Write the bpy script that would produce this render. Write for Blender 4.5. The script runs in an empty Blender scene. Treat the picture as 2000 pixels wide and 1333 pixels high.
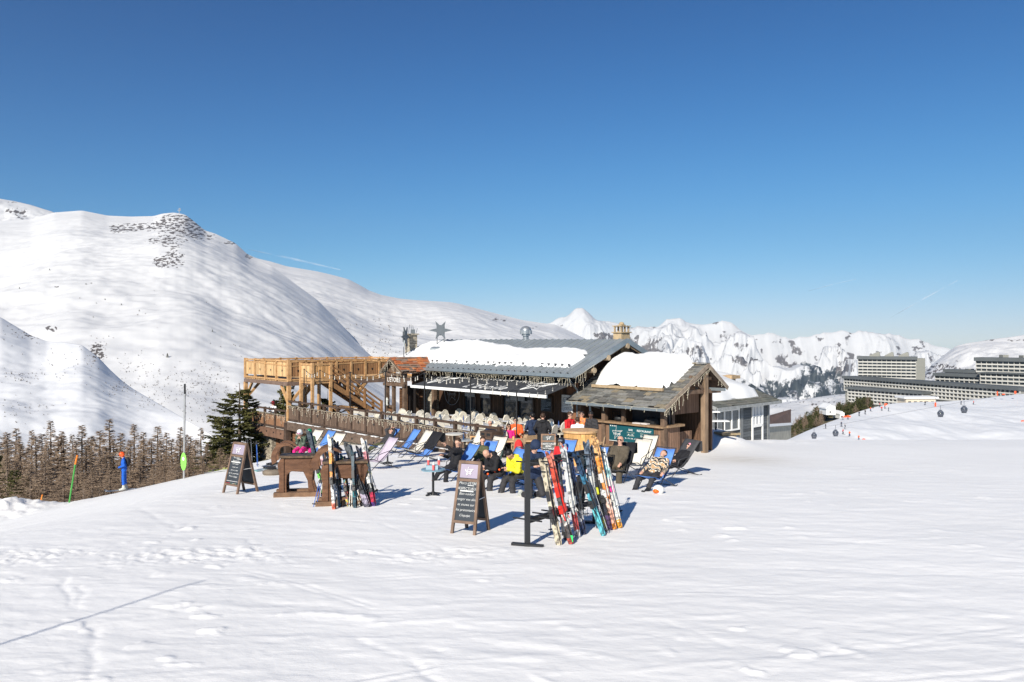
import bpy, bmesh, math, random
import numpy as np
from mathutils import Vector, Matrix, Quaternion
random.seed(7)
R = math.radians
SC = bpy.context.scene
COL = SC.collection
# ---------------------------------------------------------------- camera, world, sun, exposure
F = 1500.0                                  # focal length in photograph pixels (2000 wide)
cam = bpy.data.cameras.new('camera'); camo = bpy.data.objects.new('camera', cam); COL.objects.link(camo)
cam.sensor_width = 36.0; cam.lens = 36.0 * F / 2000.0; cam.clip_start = 0.1; cam.clip_end = 60000
camo.location = (0, 0, 0); camo.rotation_euler = (R(90), 0, 0)
SC.camera = camo
SUN_EL, SUN_AZ = 30.0, 22.0                 # light heads 22 degrees right of the camera's forward axis
W = bpy.data.worlds.new("World"); SC.world = W; W.use_nodes = True
nt = W.node_tree; bg = nt.nodes['Background']
sky = nt.nodes.new('ShaderNodeTexSky'); sky.sky_type = 'NISHITA'; sky.sun_disc = False
sky.sun_elevation = R(SUN_EL); sky.sun_rotation = R(180 + SUN_AZ)
sky.altitude = 2000; sky.air_density = 1.0; sky.dust_density = 0.0; sky.ozone_density = 4.5
SKYS = 0.15                                 # background strength; the gamma deepens the blue as the camera's contrast does
sd_ = nt.nodes.new('ShaderNodeVectorMath'); sd_.operation = 'SCALE'; sd_.inputs['Scale'].default_value = 1 / SKYS
def vm_(op, a, b):                          # a small vector-math helper for the sky's colour response
    n = nt.nodes.new('ShaderNodeVectorMath'); n.operation = op; nt.links.new(a, n.inputs[0])
    if isinstance(b, tuple): n.inputs[1].default_value = b
    else: nt.links.new(b, n.inputs[1])
    return n.outputs[0]
def mm_(op, a, v):
    n = nt.nodes.new('ShaderNodeMath'); n.operation = op; nt.links.new(a, n.inputs[0]); n.inputs[1].default_value = v; return n.outputs[0]
sx_ = nt.nodes.new('ShaderNodeSeparateXYZ'); cx_ = nt.nodes.new('ShaderNodeCombineXYZ'); nt.links.new(sky.outputs[0], sx_.inputs[0])
for i_, (g_, a_) in enumerate(((2.2, 1.25), (1.8, 1.17), (1.7, 1.05))): nt.links.new(mm_('MULTIPLY', mm_('POWER', mm_('MULTIPLY', sx_.outputs[i_], 0.135), g_), a_), cx_.inputs[i_])
tint_ = cx_.outputs[0]
comp_ = vm_('DIVIDE', tint_, vm_('ADD', vm_('MULTIPLY', tint_, (1.15, 0.95, 0.72)), (1.0, 1.0, 1.0)))
nt.links.new(comp_, sd_.inputs[0])
nt.links.new(sd_.outputs[0], bg.inputs['Color']); bg.inputs['Strength'].default_value = SKYS
sl = bpy.data.lights.new('sun', 'SUN'); sl.energy = 5.0; sl.angle = R(0.5); sl.color = (1.0, 0.935, 0.82)
so = bpy.data.objects.new('sun', sl); COL.objects.link(so)
ce = math.cos(R(SUN_EL))
LD = Vector((math.sin(R(SUN_AZ)) * ce, math.cos(R(SUN_AZ)) * ce, -math.sin(R(SUN_EL))))
so.rotation_euler = LD.to_track_quat('-Z', 'Y').to_euler(); so.location = (-20, -40, 40)
SC.view_settings.view_transform = 'Standard'; SC.view_settings.look = 'None'
SC.view_settings.exposure = 0.43; SC.view_settings.gamma = 1.0
SC.cycles.max_bounces = 5; SC.cycles.diffuse_bounces = 3; SC.cycles.glossy_bounces = 2
SC.cycles.transmission_bounces = 3; SC.cycles.volume_bounces = 0; SC.cycles.transparent_max_bounces = 6

# ---------------------------------------------------------------- numbers and noise
def P(u, v, y): return Vector(((u - 1000) / F * y, y, -(v - 666) / F * y))
_rng = np.random.RandomState(11)
_perm = _rng.permutation(4096); _grad = _rng.rand(4096) * 2 * np.pi
_gx, _gy = np.cos(_grad), np.sin(_grad)
def gnoise(x, y):
    xi = np.floor(x).astype(np.int64); yi = np.floor(y).astype(np.int64); fx = x - xi; fy = y - yi
    def h(a, b):
        i = _perm[(_perm[a & 4095] + b) & 4095]; return _gx[i], _gy[i]
    u = fx**3 * (fx * (fx * 6 - 15) + 10); w = fy**3 * (fy * (fy * 6 - 15) + 10)
    def d(a, b, dx, dy):
        g = h(a, b); return g[0] * dx + g[1] * dy
    n0 = d(xi, yi, fx, fy) * (1 - u) + d(xi + 1, yi, fx - 1, fy) * u
    n1 = d(xi, yi + 1, fx, fy - 1) * (1 - u) + d(xi + 1, yi + 1, fx - 1, fy - 1) * u
    return (n0 * (1 - w) + n1 * w) * 1.4
def fbm(x, y, o=4, g=0.5, l=2.03):
    x = np.asarray(x, float); y = np.asarray(y, float); s = 0; a = 1
    for i in range(o): s = s + a * gnoise(x + i * 17.3, y - i * 9.1); x = x * l; y = y * l; a *= g
    return s
def ridged(x, y, o=5, g=0.55, l=2.1):
    x = np.asarray(x, float); y = np.asarray(y, float); s = 0; a = 1; w = 1
    for i in range(o):
        n = (1 - np.abs(gnoise(x + i * 31.7, y + i * 11.9))) ** 2 * w; s = s + a * n; w = np.clip(n * 1.6, 0, 1); x = x * l; y = y * l; a *= g
    return s
def sstep(a, b, x): t = np.clip((x - a) / (b - a), 0, 1); return t * t * (3 - 2 * t)

# ---------------------------------------------------------------- ground height
def gbase(x, y):
    x = np.asarray(x, float); y = np.asarray(y, float)
    z = -(2.62 + 0.063 * y)
    q = -x - 8.5; z = z - 0.22 * (np.sqrt(q * q + 0.8) + q) / 2 * sstep(8, 20, y)
    z = z - 0.0025 * np.clip(y - 33, 0, 30) ** 2
    edge = 35.6 + 16 * sstep(-12.8, -8, x) + 14 * sstep(-6, 10, x)        # beyond this line the hill falls away
    z = z - 0.42 * np.clip(y - edge, 0, 400) * sstep(0, 5, y - edge)
    return z
def ground_z(x, y):
    x = np.asarray(x, float); y = np.asarray(y, float); z = gbase(x, y)
    z = z + 0.75 * np.exp(-(((x - 10.1) / 1.1) ** 2 + ((y - 38.0) / 2.6) ** 2))     # banked snow between the bar hut and the grey hut
    z = z + 0.9 * np.exp(-(((x + 21.5) / 1.6) ** 2 + ((y - 32.0) / 2.0) ** 2))
    return z
def gz(x, y): return float(ground_z(x, y))
def G(u, v):
    y = 4.0; k = (u - 1000) / F; m = (v - 666) / F
    prev = y
    while y < 70:
        if gz(k * y, y) > -m * y: break
        prev = y; y += 0.25
    else:
        y = 45.0; return Vector((k * y, y, gz(k * y, y)))
    a, b = y - 0.25, y
    # walking outward the ray is above the ground first; find the crossing
    for _ in range(20):
        c = (a + b) / 2
        if gz(k * c, c) > -m * c: b = c
        else: a = c
    return Vector((k * b, b, gz(k * b, b)))
def on_ground(x, y, dz=0): return Vector((x, y, gz(x, y) + dz))

# ---------------------------------------------------------------- materials
MATS = {}
def nodes_mat(name):
    m = bpy.data.materials.new(name); m.use_nodes = True
    return m, m.node_tree, m.node_tree.nodes['Principled BSDF']
def rgb(c): return (c[0], c[1], c[2], 1)
def M(name, col, rough=0.75, var=0.22, scale=6.0, stretch=(1, 1, 1), bump=0.15, bscale=None, metal=0.0, col2=None, spec=0.3, coat=0, detail=4):
    if name in MATS: return MATS[name]
    m, t, b = nodes_mat(name); L = t.links.new; N = t.nodes.new
    tc = N('ShaderNodeTexCoord'); mp = N('ShaderNodeMapping'); mp.inputs['Scale'].default_value = stretch
    L(tc.outputs['Object'], mp.inputs[0])
    n = N('ShaderNodeTexNoise'); n.inputs['Scale'].default_value = scale; n.inputs['Detail'].default_value = detail
    L(mp.outputs[0], n.inputs['Vector'])
    r = N('ShaderNodeValToRGB'); r.color_ramp.elements[0].position = 0.3; r.color_ramp.elements[1].position = 0.7
    c2 = col2 if col2 else [min(1, c * (1 + var)) for c in col]
    r.color_ramp.elements[0].color = rgb([c * (1 - var) for c in col]); r.color_ramp.elements[1].color = rgb(c2)
    L(n.outputs[0], r.inputs[0]); L(r.outputs[0], b.inputs['Base Color'])
    b.inputs['Roughness'].default_value = rough; b.inputs['Metallic'].default_value = metal
    b.inputs['Specular IOR Level'].default_value = spec
    if coat: b.inputs['Coat Weight'].default_value = coat
    if bump:
        n2 = N('ShaderNodeTexNoise'); n2.inputs['Scale'].default_value = bscale or scale * 3; n2.inputs['Detail'].default_value = 3
        L(mp.outputs[0], n2.inputs['Vector'])
        bp = N('ShaderNodeBump'); bp.inputs['Strength'].default_value = bump; bp.inputs['Distance'].default_value = 0.03
        L(n2.outputs[0], bp.inputs['Height']); L(bp.outputs[0], b.inputs['Normal'])
    MATS[name] = m; return m
def planks(name, col, width=0.12, rough=0.8, axis='s', gap=0.35):
    """boards: thin dark joints every `width` metres along an object axis (s = the long wall, z = height), grain between"""
    if name in MATS: return MATS[name]
    m, t, b = nodes_mat(name); L = t.links.new; N = t.nodes.new
    tc = N('ShaderNodeTexCoord'); dot = N('ShaderNodeVectorMath'); dot.operation = 'DOT_PRODUCT'
    L(tc.outputs['Object'], dot.inputs[0])
    ax = {'s': (-0.665, 0.747, 0), 't': (0.747, 0.665, 0), 'z': (0, 0, 1), 'x': (1, 0, 0), 'y': (0, 1, 0)}[axis]
    dot.inputs[1].default_value = ax
    md = N('ShaderNodeMath'); md.operation = 'DIVIDE'; md.inputs[1].default_value = width; L(dot.outputs['Value'], md.inputs[0])
    fr = N('ShaderNodeMath'); fr.operation = 'FRACT'; L(md.outputs[0], fr.inputs[0])
    fl = N('ShaderNodeMath'); fl.operation = 'FLOOR'; L(md.outputs[0], fl.inputs[0])
    wn = N('ShaderNodeTexWhiteNoise'); wn.noise_dimensions = '1D'; L(fl.outputs[0], wn.inputs['W'])
    lt = N('ShaderNodeMath'); lt.operation = 'GREATER_THAN'; lt.inputs[1].default_value = 0.12; L(fr.outputs[0], lt.inputs[0])
    n = N('ShaderNodeTexNoise'); n.inputs['Scale'].default_value = 7; n.inputs['Detail'].default_value = 5
    mp = N('ShaderNodeMapping'); mp.inputs['Scale'].default_value = (1, 1, 6) if axis == 'z' else (5, 5, 0.6)
    L(tc.outputs['Object'], mp.inputs[0]); L(mp.outputs[0], n.inputs['Vector'])
    ad = N('ShaderNodeMath'); ad.operation = 'MULTIPLY_ADD'; ad.inputs[1].default_value = 0.5; L(wn.outputs['Value'], ad.inputs[0]); L(n.outputs[0], ad.inputs[2])
    r = N('ShaderNodeValToRGB'); r.color_ramp.elements[0].position = 0.4; r.color_ramp.elements[1].position = 1.0
    r.color_ramp.elements[0].color = rgb([c * 0.62 for c in col]); r.color_ramp.elements[1].color = rgb([min(1, c * 1.35) for c in col])
    L(ad.outputs[0], r.inputs[0])
    mx = N('ShaderNodeMix'); mx.data_type = 'RGBA'; mx.inputs[6].default_value = rgb([c * gap for c in col])
    L(lt.outputs[0], mx.inputs[0]); L(r.outputs[0], mx.inputs[7]); L(mx.outputs[2], b.inputs['Base Color'])
    b.inputs['Roughness'].default_value = rough; b.inputs['Specular IOR Level'].default_value = 0.25
    bp = N('ShaderNodeBump'); bp.inputs['Strength'].default_value = 0.6; bp.inputs['Distance'].default_value = 0.012
    L(lt.outputs[0], bp.inputs['Height']); L(bp.outputs[0], b.inputs['Normal'])
    MATS[name] = m; return m
def flat(name, col, rough=0.6, metal=0, spec=0.3): return M(name, col, rough, var=0.08, scale=3, bump=0, metal=metal, spec=spec)
def stone_mat(name, col, col2, scale=4.0):
    if name in MATS: return MATS[name]
    m, t, b = nodes_mat(name); L = t.links.new; N = t.nodes.new
    tc = N('ShaderNodeTexCoord'); mp = N('ShaderNodeMapping'); mp.inputs['Scale'].default_value = (1, 1, 2.6)
    L(tc.outputs['Object'], mp.inputs[0])
    v = N('ShaderNodeTexVoronoi'); v.inputs['Scale'].default_value = scale; L(mp.outputs[0], v.inputs['Vector'])
    ve = N('ShaderNodeTexVoronoi'); ve.feature = 'DISTANCE_TO_EDGE'; ve.inputs['Scale'].default_value = scale; L(mp.outputs[0], ve.inputs['Vector'])
    sp = N('ShaderNodeSeparateColor'); L(v.outputs['Color'], sp.inputs[0])
    r = N('ShaderNodeValToRGB'); r.color_ramp.elements[0].color = rgb(col); r.color_ramp.elements[1].color = rgb(col2); L(sp.outputs[0], r.inputs[0])
    g = N('ShaderNodeMath'); g.operation = 'GREATER_THAN'; g.inputs[1].default_value = 0.05; L(ve.outputs['Distance'], g.inputs[0])
    mx = N('ShaderNodeMix'); mx.data_type = 'RGBA'; mx.inputs[6].default_value = rgb([c * 0.5 for c in col]); L(g.outputs[0], mx.inputs[0]); L(r.outputs[0], mx.inputs[7])
    L(mx.outputs[2], b.inputs['Base Color']); b.inputs['Roughness'].default_value = 0.9
    bp = N('ShaderNodeBump'); bp.inputs['Strength'].default_value = 0.8; bp.inputs['Distance'].default_value = 0.03
    cl = N('ShaderNodeMath'); cl.operation = 'MINIMUM'; cl.inputs[1].default_value = 0.15; L(ve.outputs['Distance'], cl.inputs[0]); L(cl.outputs[0], bp.inputs['Height']); L(bp.outputs[0], b.inputs['Normal'])
    MATS[name] = m; return m

# ---------------------------------------------------------------- mesh builder
def ortho(d):
    d = Vector(d).normalized(); a = Vector((0, 0, 1)) if abs(d.z) < 0.9 else Vector((1, 0, 0))
    s = d.cross(a).normalized(); return s, d.cross(s).normalized() * -1
class MB:
    def __init__(s): s.v = []; s.f = []; s.m = []; s.k = 0; s.sm = []
    def mat(s, k): s.k = k; return s
    def add(s, vs, fs, smooth=False):
        n = len(s.v); s.v += [tuple(q) for q in vs]
        for f in fs: s.f.append([i + n for i in f]); s.m.append(s.k); s.sm.append(smooth)
        return s
    def box(s, c, d, X=(1, 0, 0), Y=(0, 1, 0), Z=None):
        c = Vector(c); X = Vector(X).normalized(); Y = Vector(Y).normalized(); Z = Vector(Z).normalized() if Z else X.cross(Y).normalized()
        vs = [c + X * (i * d[0] / 2) + Y * (j * d[1] / 2) + Z * (k * d[2] / 2) for k in (-1, 1) for j in (-1, 1) for i in (-1, 1)]
        return s.add(vs, [(0, 2, 3, 1), (4, 5, 7, 6), (0, 1, 5, 4), (2, 6, 7, 3), (0, 4, 6, 2), (1, 3, 7, 5)])
    def beam(s, p, q, w, h, up=(0, 0, 1)):
        p, q = Vector(p), Vector(q); d = q - p; L = d.length; d.normalize(); up = Vector(up)
        if abs(d.dot(up)) > 0.97: up = Vector((1, 0, 0))
        sd = d.cross(up).normalized(); u2 = sd.cross(d)
        return s.box((p + q) / 2, (L, w, h), d, sd, u2)
    def tube(s, p, q, r, n=6, r2=None, caps=True):
        p, q = Vector(p), Vector(q); r2 = r if r2 is None else r2; a, b = ortho(q - p)
        vs = []
        for c, rr in ((p, r), (q, r2)):
            for i in range(n): t = 2 * math.pi * i / n; vs.append(c + (a * math.cos(t) + b * math.sin(t)) * rr)
        fs = [(i, (i + 1) % n, n + (i + 1) % n, n + i) for i in range(n)]
        s.add(vs, fs, True)
        if caps: s.add(vs[:n], [tuple(range(n))[::-1]]); s.add(vs[n:], [tuple(range(n))])
        return s
    def path(s, pts, r, n=6):
        pts = [Vector(p) for p in pts]; vs = []; N = len(pts); pa = None
        for i, p in enumerate(pts):
            d = pts[min(i + 1, N - 1)] - pts[max(i - 1, 0)]
            a, b = ortho(d)
            if pa is not None:
                a = (pa - d.normalized() * pa.dot(d.normalized())).normalized(); b = d.normalized().cross(a)
            pa = a
            rr = r[i] if isinstance(r, (list, tuple)) else r
            for k in range(n): t = 2 * math.pi * k / n; vs.append(p + (a * math.cos(t) + b * math.sin(t)) * rr)
        fs = [(i * n + k, i * n + (k + 1) % n, (i + 1) * n + (k + 1) % n, (i + 1) * n + k) for i in range(N - 1) for k in range(n)]
        s.add(vs, fs, True); s.add(vs[:n], [tuple(range(n))[::-1]]); s.add(vs[-n:], [tuple(range(n))]); return s
    def prism(s, poly, off):
        poly = [Vector(p) for p in poly]; off = Vector(off); n = len(poly)
        vs = poly + [p + off for p in poly]
        nf = [(i, (i + 1) % n, n + (i + 1) % n, n + i) for i in range(n)] + [tuple(range(n))[::-1], tuple(range(n, 2 * n))]
        return s.add(vs, nf)
    def ell(s, c, r, X=(1, 0, 0), Y=(0, 1, 0), n=10, m=7):
        c = Vector(c); X = Vector(X).normalized(); Y = Vector(Y); Y = (Y - X * Y.dot(X)).normalized(); Z = X.cross(Y)
        vs = [c + Z * r[2]]
        for j in range(1, m):
            a = math.pi * j / m
            for i in range(n):
                t = 2 * math.pi * i / n; vs.append(c + X * r[0] * math.sin(a) * math.cos(t) + Y * r[1] * math.sin(a) * math.sin(t) + Z * r[2] * math.cos(a))
        vs.append(c - Z * r[2]); fs = [(0, 1 + i, 1 + (i + 1) % n) for i in range(n)]
        for j in range(m - 2):
            for i in range(n): fs.append((1 + j * n + i, 1 + (j + 1) * n + i, 1 + (j + 1) * n + (i + 1) % n, 1 + j * n + (i + 1) % n))
        e = len(vs) - 1; b = 1 + (m - 2) * n
        fs += [(b + i, e, b + (i + 1) % n) for i in range(n)]
        return s.add(vs, fs, True)
    def grid(s, rows, smooth=True):
        n = len(rows[0]); vs = [p for r in rows for p in r]
        return s.add(vs, [(i * n + j, i * n + j + 1, (i + 1) * n + j + 1, (i + 1) * n + j) for i in range(len(rows) - 1) for j in range(n - 1)], smooth)
    def build(s, name, mats, parent=None, bevel=0):
        me = bpy.data.meshes.new(name); off = wloc(parent)
        me.from_pydata([(v[0] - off[0], v[1] - off[1], v[2] - off[2]) for v in s.v], [], s.f); me.update()
        mats = mats if isinstance(mats, (list, tuple)) else [mats]
        for q in mats: me.materials.append(q)
        me.polygons.foreach_set('material_index', [min(k, len(mats) - 1) for k in s.m]); me.polygons.foreach_set('use_smooth', s.sm)
        o = bpy.data.objects.new(name, me); COL.objects.link(o)
        if parent: o.parent = parent
        if bevel:
            b = o.modifiers.new('bevel', 'BEVEL'); b.width = bevel; b.segments = 1; b.limit_method = 'ANGLE'
        return o
def wloc(o):
    v = Vector((0, 0, 0))
    while o: v += o.location; o = o.parent
    return v
def tag(o, label=None, cat=None, group=None, kind=None):
    for k, x in (('label', label), ('category', cat), ('group', group), ('kind', kind)):
        if x: o[k] = x
    return o
def empty(name, loc, label=None, cat=None, group=None):
    o = bpy.data.objects.new(name, None); o.location = loc; o.empty_display_size = 0.2; COL.objects.link(o); return tag(o, label, cat, group)
def dup(o, loc=None, rz=None, scale=None, label=None, parent=None, group=None):
    c = o.copy(); COL.objects.link(c); c.parent = parent
    for ch in list(o.children): dup(ch, parent=c)
    if loc is not None: c.location = loc
    if rz is not None: c.rotation_euler = (0, 0, rz)
    if scale is not None: c.scale = (scale,) * 3
    if label: c['label'] = label
    if group: c['group'] = group
    return c
def text_mesh(name, body, size, origin, X, Y, mat, parent=None, shear=0, align='CENTER', depth=0.004, space=1.0, lift=0.006, line=.95, thin=0):
    cu = bpy.data.curves.new(name, 'FONT'); cu.body = body; cu.size = size; cu.shear = shear; cu.align_x = align; cu.extrude = depth / 2
    cu.space_character = space; cu.space_line = line; cu.offset = thin; cu.resolution_u = 3
    t = bpy.data.objects.new(name, cu); COL.objects.link(t); dg = bpy.context.evaluated_depsgraph_get()
    me = bpy.data.meshes.new_from_object(t.evaluated_get(dg)); bpy.data.objects.remove(t)
    X = Vector(X).normalized(); Y = Vector(Y).normalized(); Z = X.cross(Y); o = Vector(origin) + Z * lift - wloc(parent)
    me.transform(Matrix(((X.x, Y.x, Z.x, o.x), (X.y, Y.y, Z.y, o.y), (X.z, Y.z, Z.z, o.z), (0, 0, 0, 1))))
    me.materials.clear(); me.materials.append(mat); me.name = name
    ob = bpy.data.objects.new(name, me); COL.objects.link(ob)
    if parent: ob.parent = parent
    return ob
def np_mesh(name, V, Fq, mats, attrs=None, smooth=True):
    me = bpy.data.meshes.new(name); me.vertices.add(len(V)); me.vertices.foreach_set('co', V.astype(np.float32).ravel())
    k = Fq.shape[1]; me.loops.add(Fq.size); me.loops.foreach_set('vertex_index', Fq.astype(np.int32).ravel())
    me.polygons.add(len(Fq)); me.polygons.foreach_set('loop_start', np.arange(0, Fq.size, k, dtype=np.int32))
    me.update(calc_edges=True); me.polygons.foreach_set('use_smooth', [smooth] * len(Fq))
    for a, d in (attrs or {}).items():
        at = me.attributes.new(a, 'FLOAT', 'POINT'); at.data.foreach_set('value', d.astype(np.float32).ravel())
    for m in mats: me.materials.append(m)
    o = bpy.data.objects.new(name, me); COL.objects.link(o); return o
def gridfaces(nr, nc):
    i = np.arange(nr - 1)[:, None] * nc + np.arange(nc - 1)[None, :]
    return np.stack([i, i + 1, i + nc + 1, i + nc], -1).reshape(-1, 4)
# ================================================================ SNOW GROUND
def snow_mat(name, rock=None, forest=None, dirt=True, scale=1.0, bump=0.5, rk=1.0, col=(0.90, 0.89, 0.875)):
    m, t, b = nodes_mat(name); L = t.links.new; N = t.nodes.new
    tc = N('ShaderNodeTexCoord')
    mp = N('ShaderNodeMapping'); mp.inputs['Scale'].default_value = (0.8, 1.5, 1); L(tc.outputs['Object'], mp.inputs[0])
    n1 = N('ShaderNodeTexNoise'); n1.inputs['Scale'].default_value = 1.6 * scale; n1.inputs['Detail'].default_value = 8; n1.inputs['Roughness'].default_value = 0.62
    L(mp.outputs[0], n1.inputs['Vector'])
    n2 = N('ShaderNodeTexNoise'); n2.inputs['Scale'].default_value = 0.22 * scale; n2.inputs['Detail'].default_value = 4; L(tc.outputs['Object'], n2.inputs['Vector'])
    r = N('ShaderNodeValToRGB'); r.color_ramp.elements[0].position = 0.35; r.color_ramp.elements[1].position = 0.65
    r.color_ramp.elements[0].color = rgb([c * 0.955 for c in col]); r.color_ramp.elements[1].color = rgb(col)
    L(n2.outputs[0], r.inputs[0]); out = r.outputs[0]
    if dirt:
        a = N('ShaderNodeAttribute'); a.attribute_name = 'dirt'
        n3 = N('ShaderNodeTexNoise'); n3.inputs['Scale'].default_value = 2.2; n3.inputs['Detail'].default_value = 6; L(mp.outputs[0], n3.inputs['Vector'])
        mu = N('ShaderNodeMath'); mu.operation = 'MULTIPLY'; L(a.outputs['Fac'], mu.inputs[0]); L(n3.outputs[0], mu.inputs[1])
        mx = N('ShaderNodeMix'); mx.data_type = 'RGBA'; mx.inputs[7].default_value = (0.46, 0.40, 0.30, 1); L(mu.outputs[0], mx.inputs[0]); L(out, mx.inputs[6]); out = mx.outputs[2]
    for att, c1, c2, sc in ((rock, (0.085, 0.078, 0.078), (0.19, 0.17, 0.16), 0.05 * rk), (forest, (0.02, 0.03, 0.035), (0.055, 0.065, 0.065), 0.03 * rk)):
        if not att: continue
        a = N('ShaderNodeAttribute'); a.attribute_name = att
        n3 = N('ShaderNodeTexNoise'); n3.inputs['Scale'].default_value = sc * scale * 2; n3.inputs['Detail'].default_value = 9; n3.inputs['Roughness'].default_value = 0.7
        L(tc.outputs['Object'], n3.inputs['Vector'])
        ad = N('ShaderNodeMath'); ad.operation = 'ADD'; L(a.outputs['Fac'], ad.inputs[0]); L(n3.outputs[0], ad.inputs[1])
        rr = N('ShaderNodeValToRGB'); rr.color_ramp.elements[0].position = 0.93; rr.color_ramp.elements[1].position = 1.0; L(ad.outputs[0], rr.inputs[0])
        rc = N('ShaderNodeValToRGB'); rc.color_ramp.elements[0].color = rgb(c1); rc.color_ramp.elements[1].color = rgb(c2)
        n4 = N('ShaderNodeTexNoise'); n4.inputs['Scale'].default_value = sc * scale * 9; n4.inputs['Detail'].default_value = 4; L(tc.outputs['Object'], n4.inputs['Vector']); L(n4.outputs[0], rc.inputs[0])
        mx = N('ShaderNodeMix'); mx.data_type = 'RGBA'; L(rr.outputs[0], mx.inputs[0]); L(out, mx.inputs[6]); L(rc.outputs[0], mx.inputs[7]); out = mx.outputs[2]
    L(out, b.inputs['Base Color']); b.inputs['Roughness'].default_value = 0.62; b.inputs['Specular IOR Level'].default_value = 0.25
    bp = N('ShaderNodeBump'); bp.inputs['Strength'].default_value = bump; bp.inputs['Distance'].default_value = 0.05 / scale
    L(n1.outputs[0], bp.inputs['Height']); L(bp.outputs[0], b.inputs['Normal'])
    MATS[name] = m; return m
SNOW = snow_mat('groomed_snow', bump=0.45)
SNOWPILE = snow_mat('heaped_snow', dirt=False, bump=0.4, scale=1.5, col=(0.74, 0.745, 0.75))

def seg_dist(x, y, pts):
    d = np.full(x.shape, 1e9)
    for (ax, ay), (bx, by) in zip(pts[:-1], pts[1:]):
        vx, vy = bx - ax, by - ay; t = np.clip(((x - ax) * vx + (y - ay) * vy) / (vx * vx + vy * vy), 0, 1)
        d = np.minimum(d, np.hypot(x - ax - t * vx, y - ay - t * vy))
    return d
nc, nr = 680, 700
tt = np.linspace(-1.05, 1.0, nc)[None, :] * np.ones((nr, 1))
yy = (2.6 * (95 / 2.6) ** (np.linspace(0, 1, nr)))[:, None] * np.ones((1, nc))
X = tt * yy; Y = yy; Z = ground_z(X, Y)
fade = np.clip(14 / (yy + 6), 0.25, 1)
relief = 0.0075 * fbm(X * 0.55 + 3, Y * 1.7 + X * 0.35, 6, .6) + 0.02 * fbm(X * 0.2, Y * 0.25, 3) + .004 * fbm(X * 2.2, Y * 5, 3)
relief += 0.009 * sstep(0.25, 0.8, fbm(X * 0.5 + 30, Y * 2.6 - X * 0.3, 4)) * sstep(-0.2, 0.4, fbm(X * .2, Y * .2 + 50, 2))
# churned band of boot prints and clods
bandc = 12.3 + 0.05 * (X + 3) + 0.3 * fbm(X * 0.4, X * 0 + 5, 2)
band = np.exp(-((Y - bandc) / 0.62) ** 2) * sstep(-0.3, 0.3, fbm(X * .5 + 9, Y * .5, 3) + 0.2) * sstep(1.0, -1.5, X)
relief += band * (0.030 * fbm(X * 4.2, Y * 6.5, 4, .65) + 0.004)
clod = sstep(0.42, 0.75, fbm(X * 1.7 + 71, Y * 2.3 + 13, 3)); relief += 0.025 * clod * sstep(-.1, .5, fbm(X * .3 + 4, Y * .3, 2))
# curved ski tracks
def px(u, v):
    y = 3930 / (v - 760.5); return ((u - 1000) / F * y, y)
for pts, w, dep in (([px(125, 1130), px(130, 1165), px(150, 1190)], .05, .03), ([px(160, 1145), px(157, 1180)], .05, .03), ([px(185, 1230), px(186, 1280), px(180, 1330)], .06, .03),
                    ([px(0, 1222), px(150, 1218), px(300, 1205), px(430, 1180)], .10, -.03), ([px(480, 1130), px(570, 1145)], .1, -.04), ([px(600, 1195), px(700, 1205), px(745, 1215)], .10, -.045),
                    ([px(270, 985), px(330, 1020), px(350, 1035), px(375, 1018)], .08, .03), ([px(480, 1050), px(498, 1065), px(490, 1080)], .07, .03),
                    ([px(1000, 1250), px(1100, 1265), px(1220, 1290)], .09, -.03), ([px(1100, 1225), px(1180, 1228)], .08, -.03), ([px(1620, 1255), px(1690, 1282)], .10, -.05),
                    ([px(1300, 1210), px(1420, 1262)], .05, .02), ([px(700, 1250), px(800, 1290), px(860, 1333)], .06, .03), ([px(820, 1262), px(860, 1270)], .06, .03), ([px(1850, 1100), px(1930, 1104)], .08, -.03)):
    d = seg_dist(X + .05 * fbm(X * 2, Y * 2, 2), Y + .08 * fbm(X * 2 + 9, Y * 2, 2), pts); relief -= dep * .38 * np.exp(-(d / w) ** 2) * (0.7 + 0.5 * fbm(X * 5, Y * 5, 2))
# wheel and ski ruts running lengthwise on the far right
# crossing ski scratches
rs_ = random.Random(44)
for k in range(85):
    cx = rs_.uniform(-9, 12); cy = rs_.uniform(5.5, 26); a = rs_.gauss(.18, .35); L_ = rs_.uniform(1.2, 6); kx = rs_.uniform(-.12, .12)
    pts = [(cx + math.cos(a + kx * t_) * t_, cy + math.sin(a + kx * t_) * t_) for t_ in (0, L_ / 2, L_)]; x0, x1 = min(p[0] for p in pts) - .4, max(p[0] for p in pts) + .4; y0, y1 = min(p[1] for p in pts) - .4, max(p[1] for p in pts) + .4
    rsel = np.where((Y[:, 0] > y0) & (Y[:, 0] < y1))[0]
    if not len(rsel): continue
    sl_ = slice(rsel[0], rsel[-1] + 1); xs, ys = X[sl_], Y[sl_]; d = np.minimum(seg_dist(xs, ys, pts), seg_dist(xs, ys, [(p[0], p[1] + .16) for p in pts]) if k % 2 else 9.0); relief[sl_] -= rs_.choice((.007, .010, -.006)) * np.exp(-(d / .035) ** 2) * (.6 + .6 * fbm(xs * 1.2, ys * 1.2, 2))
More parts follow.
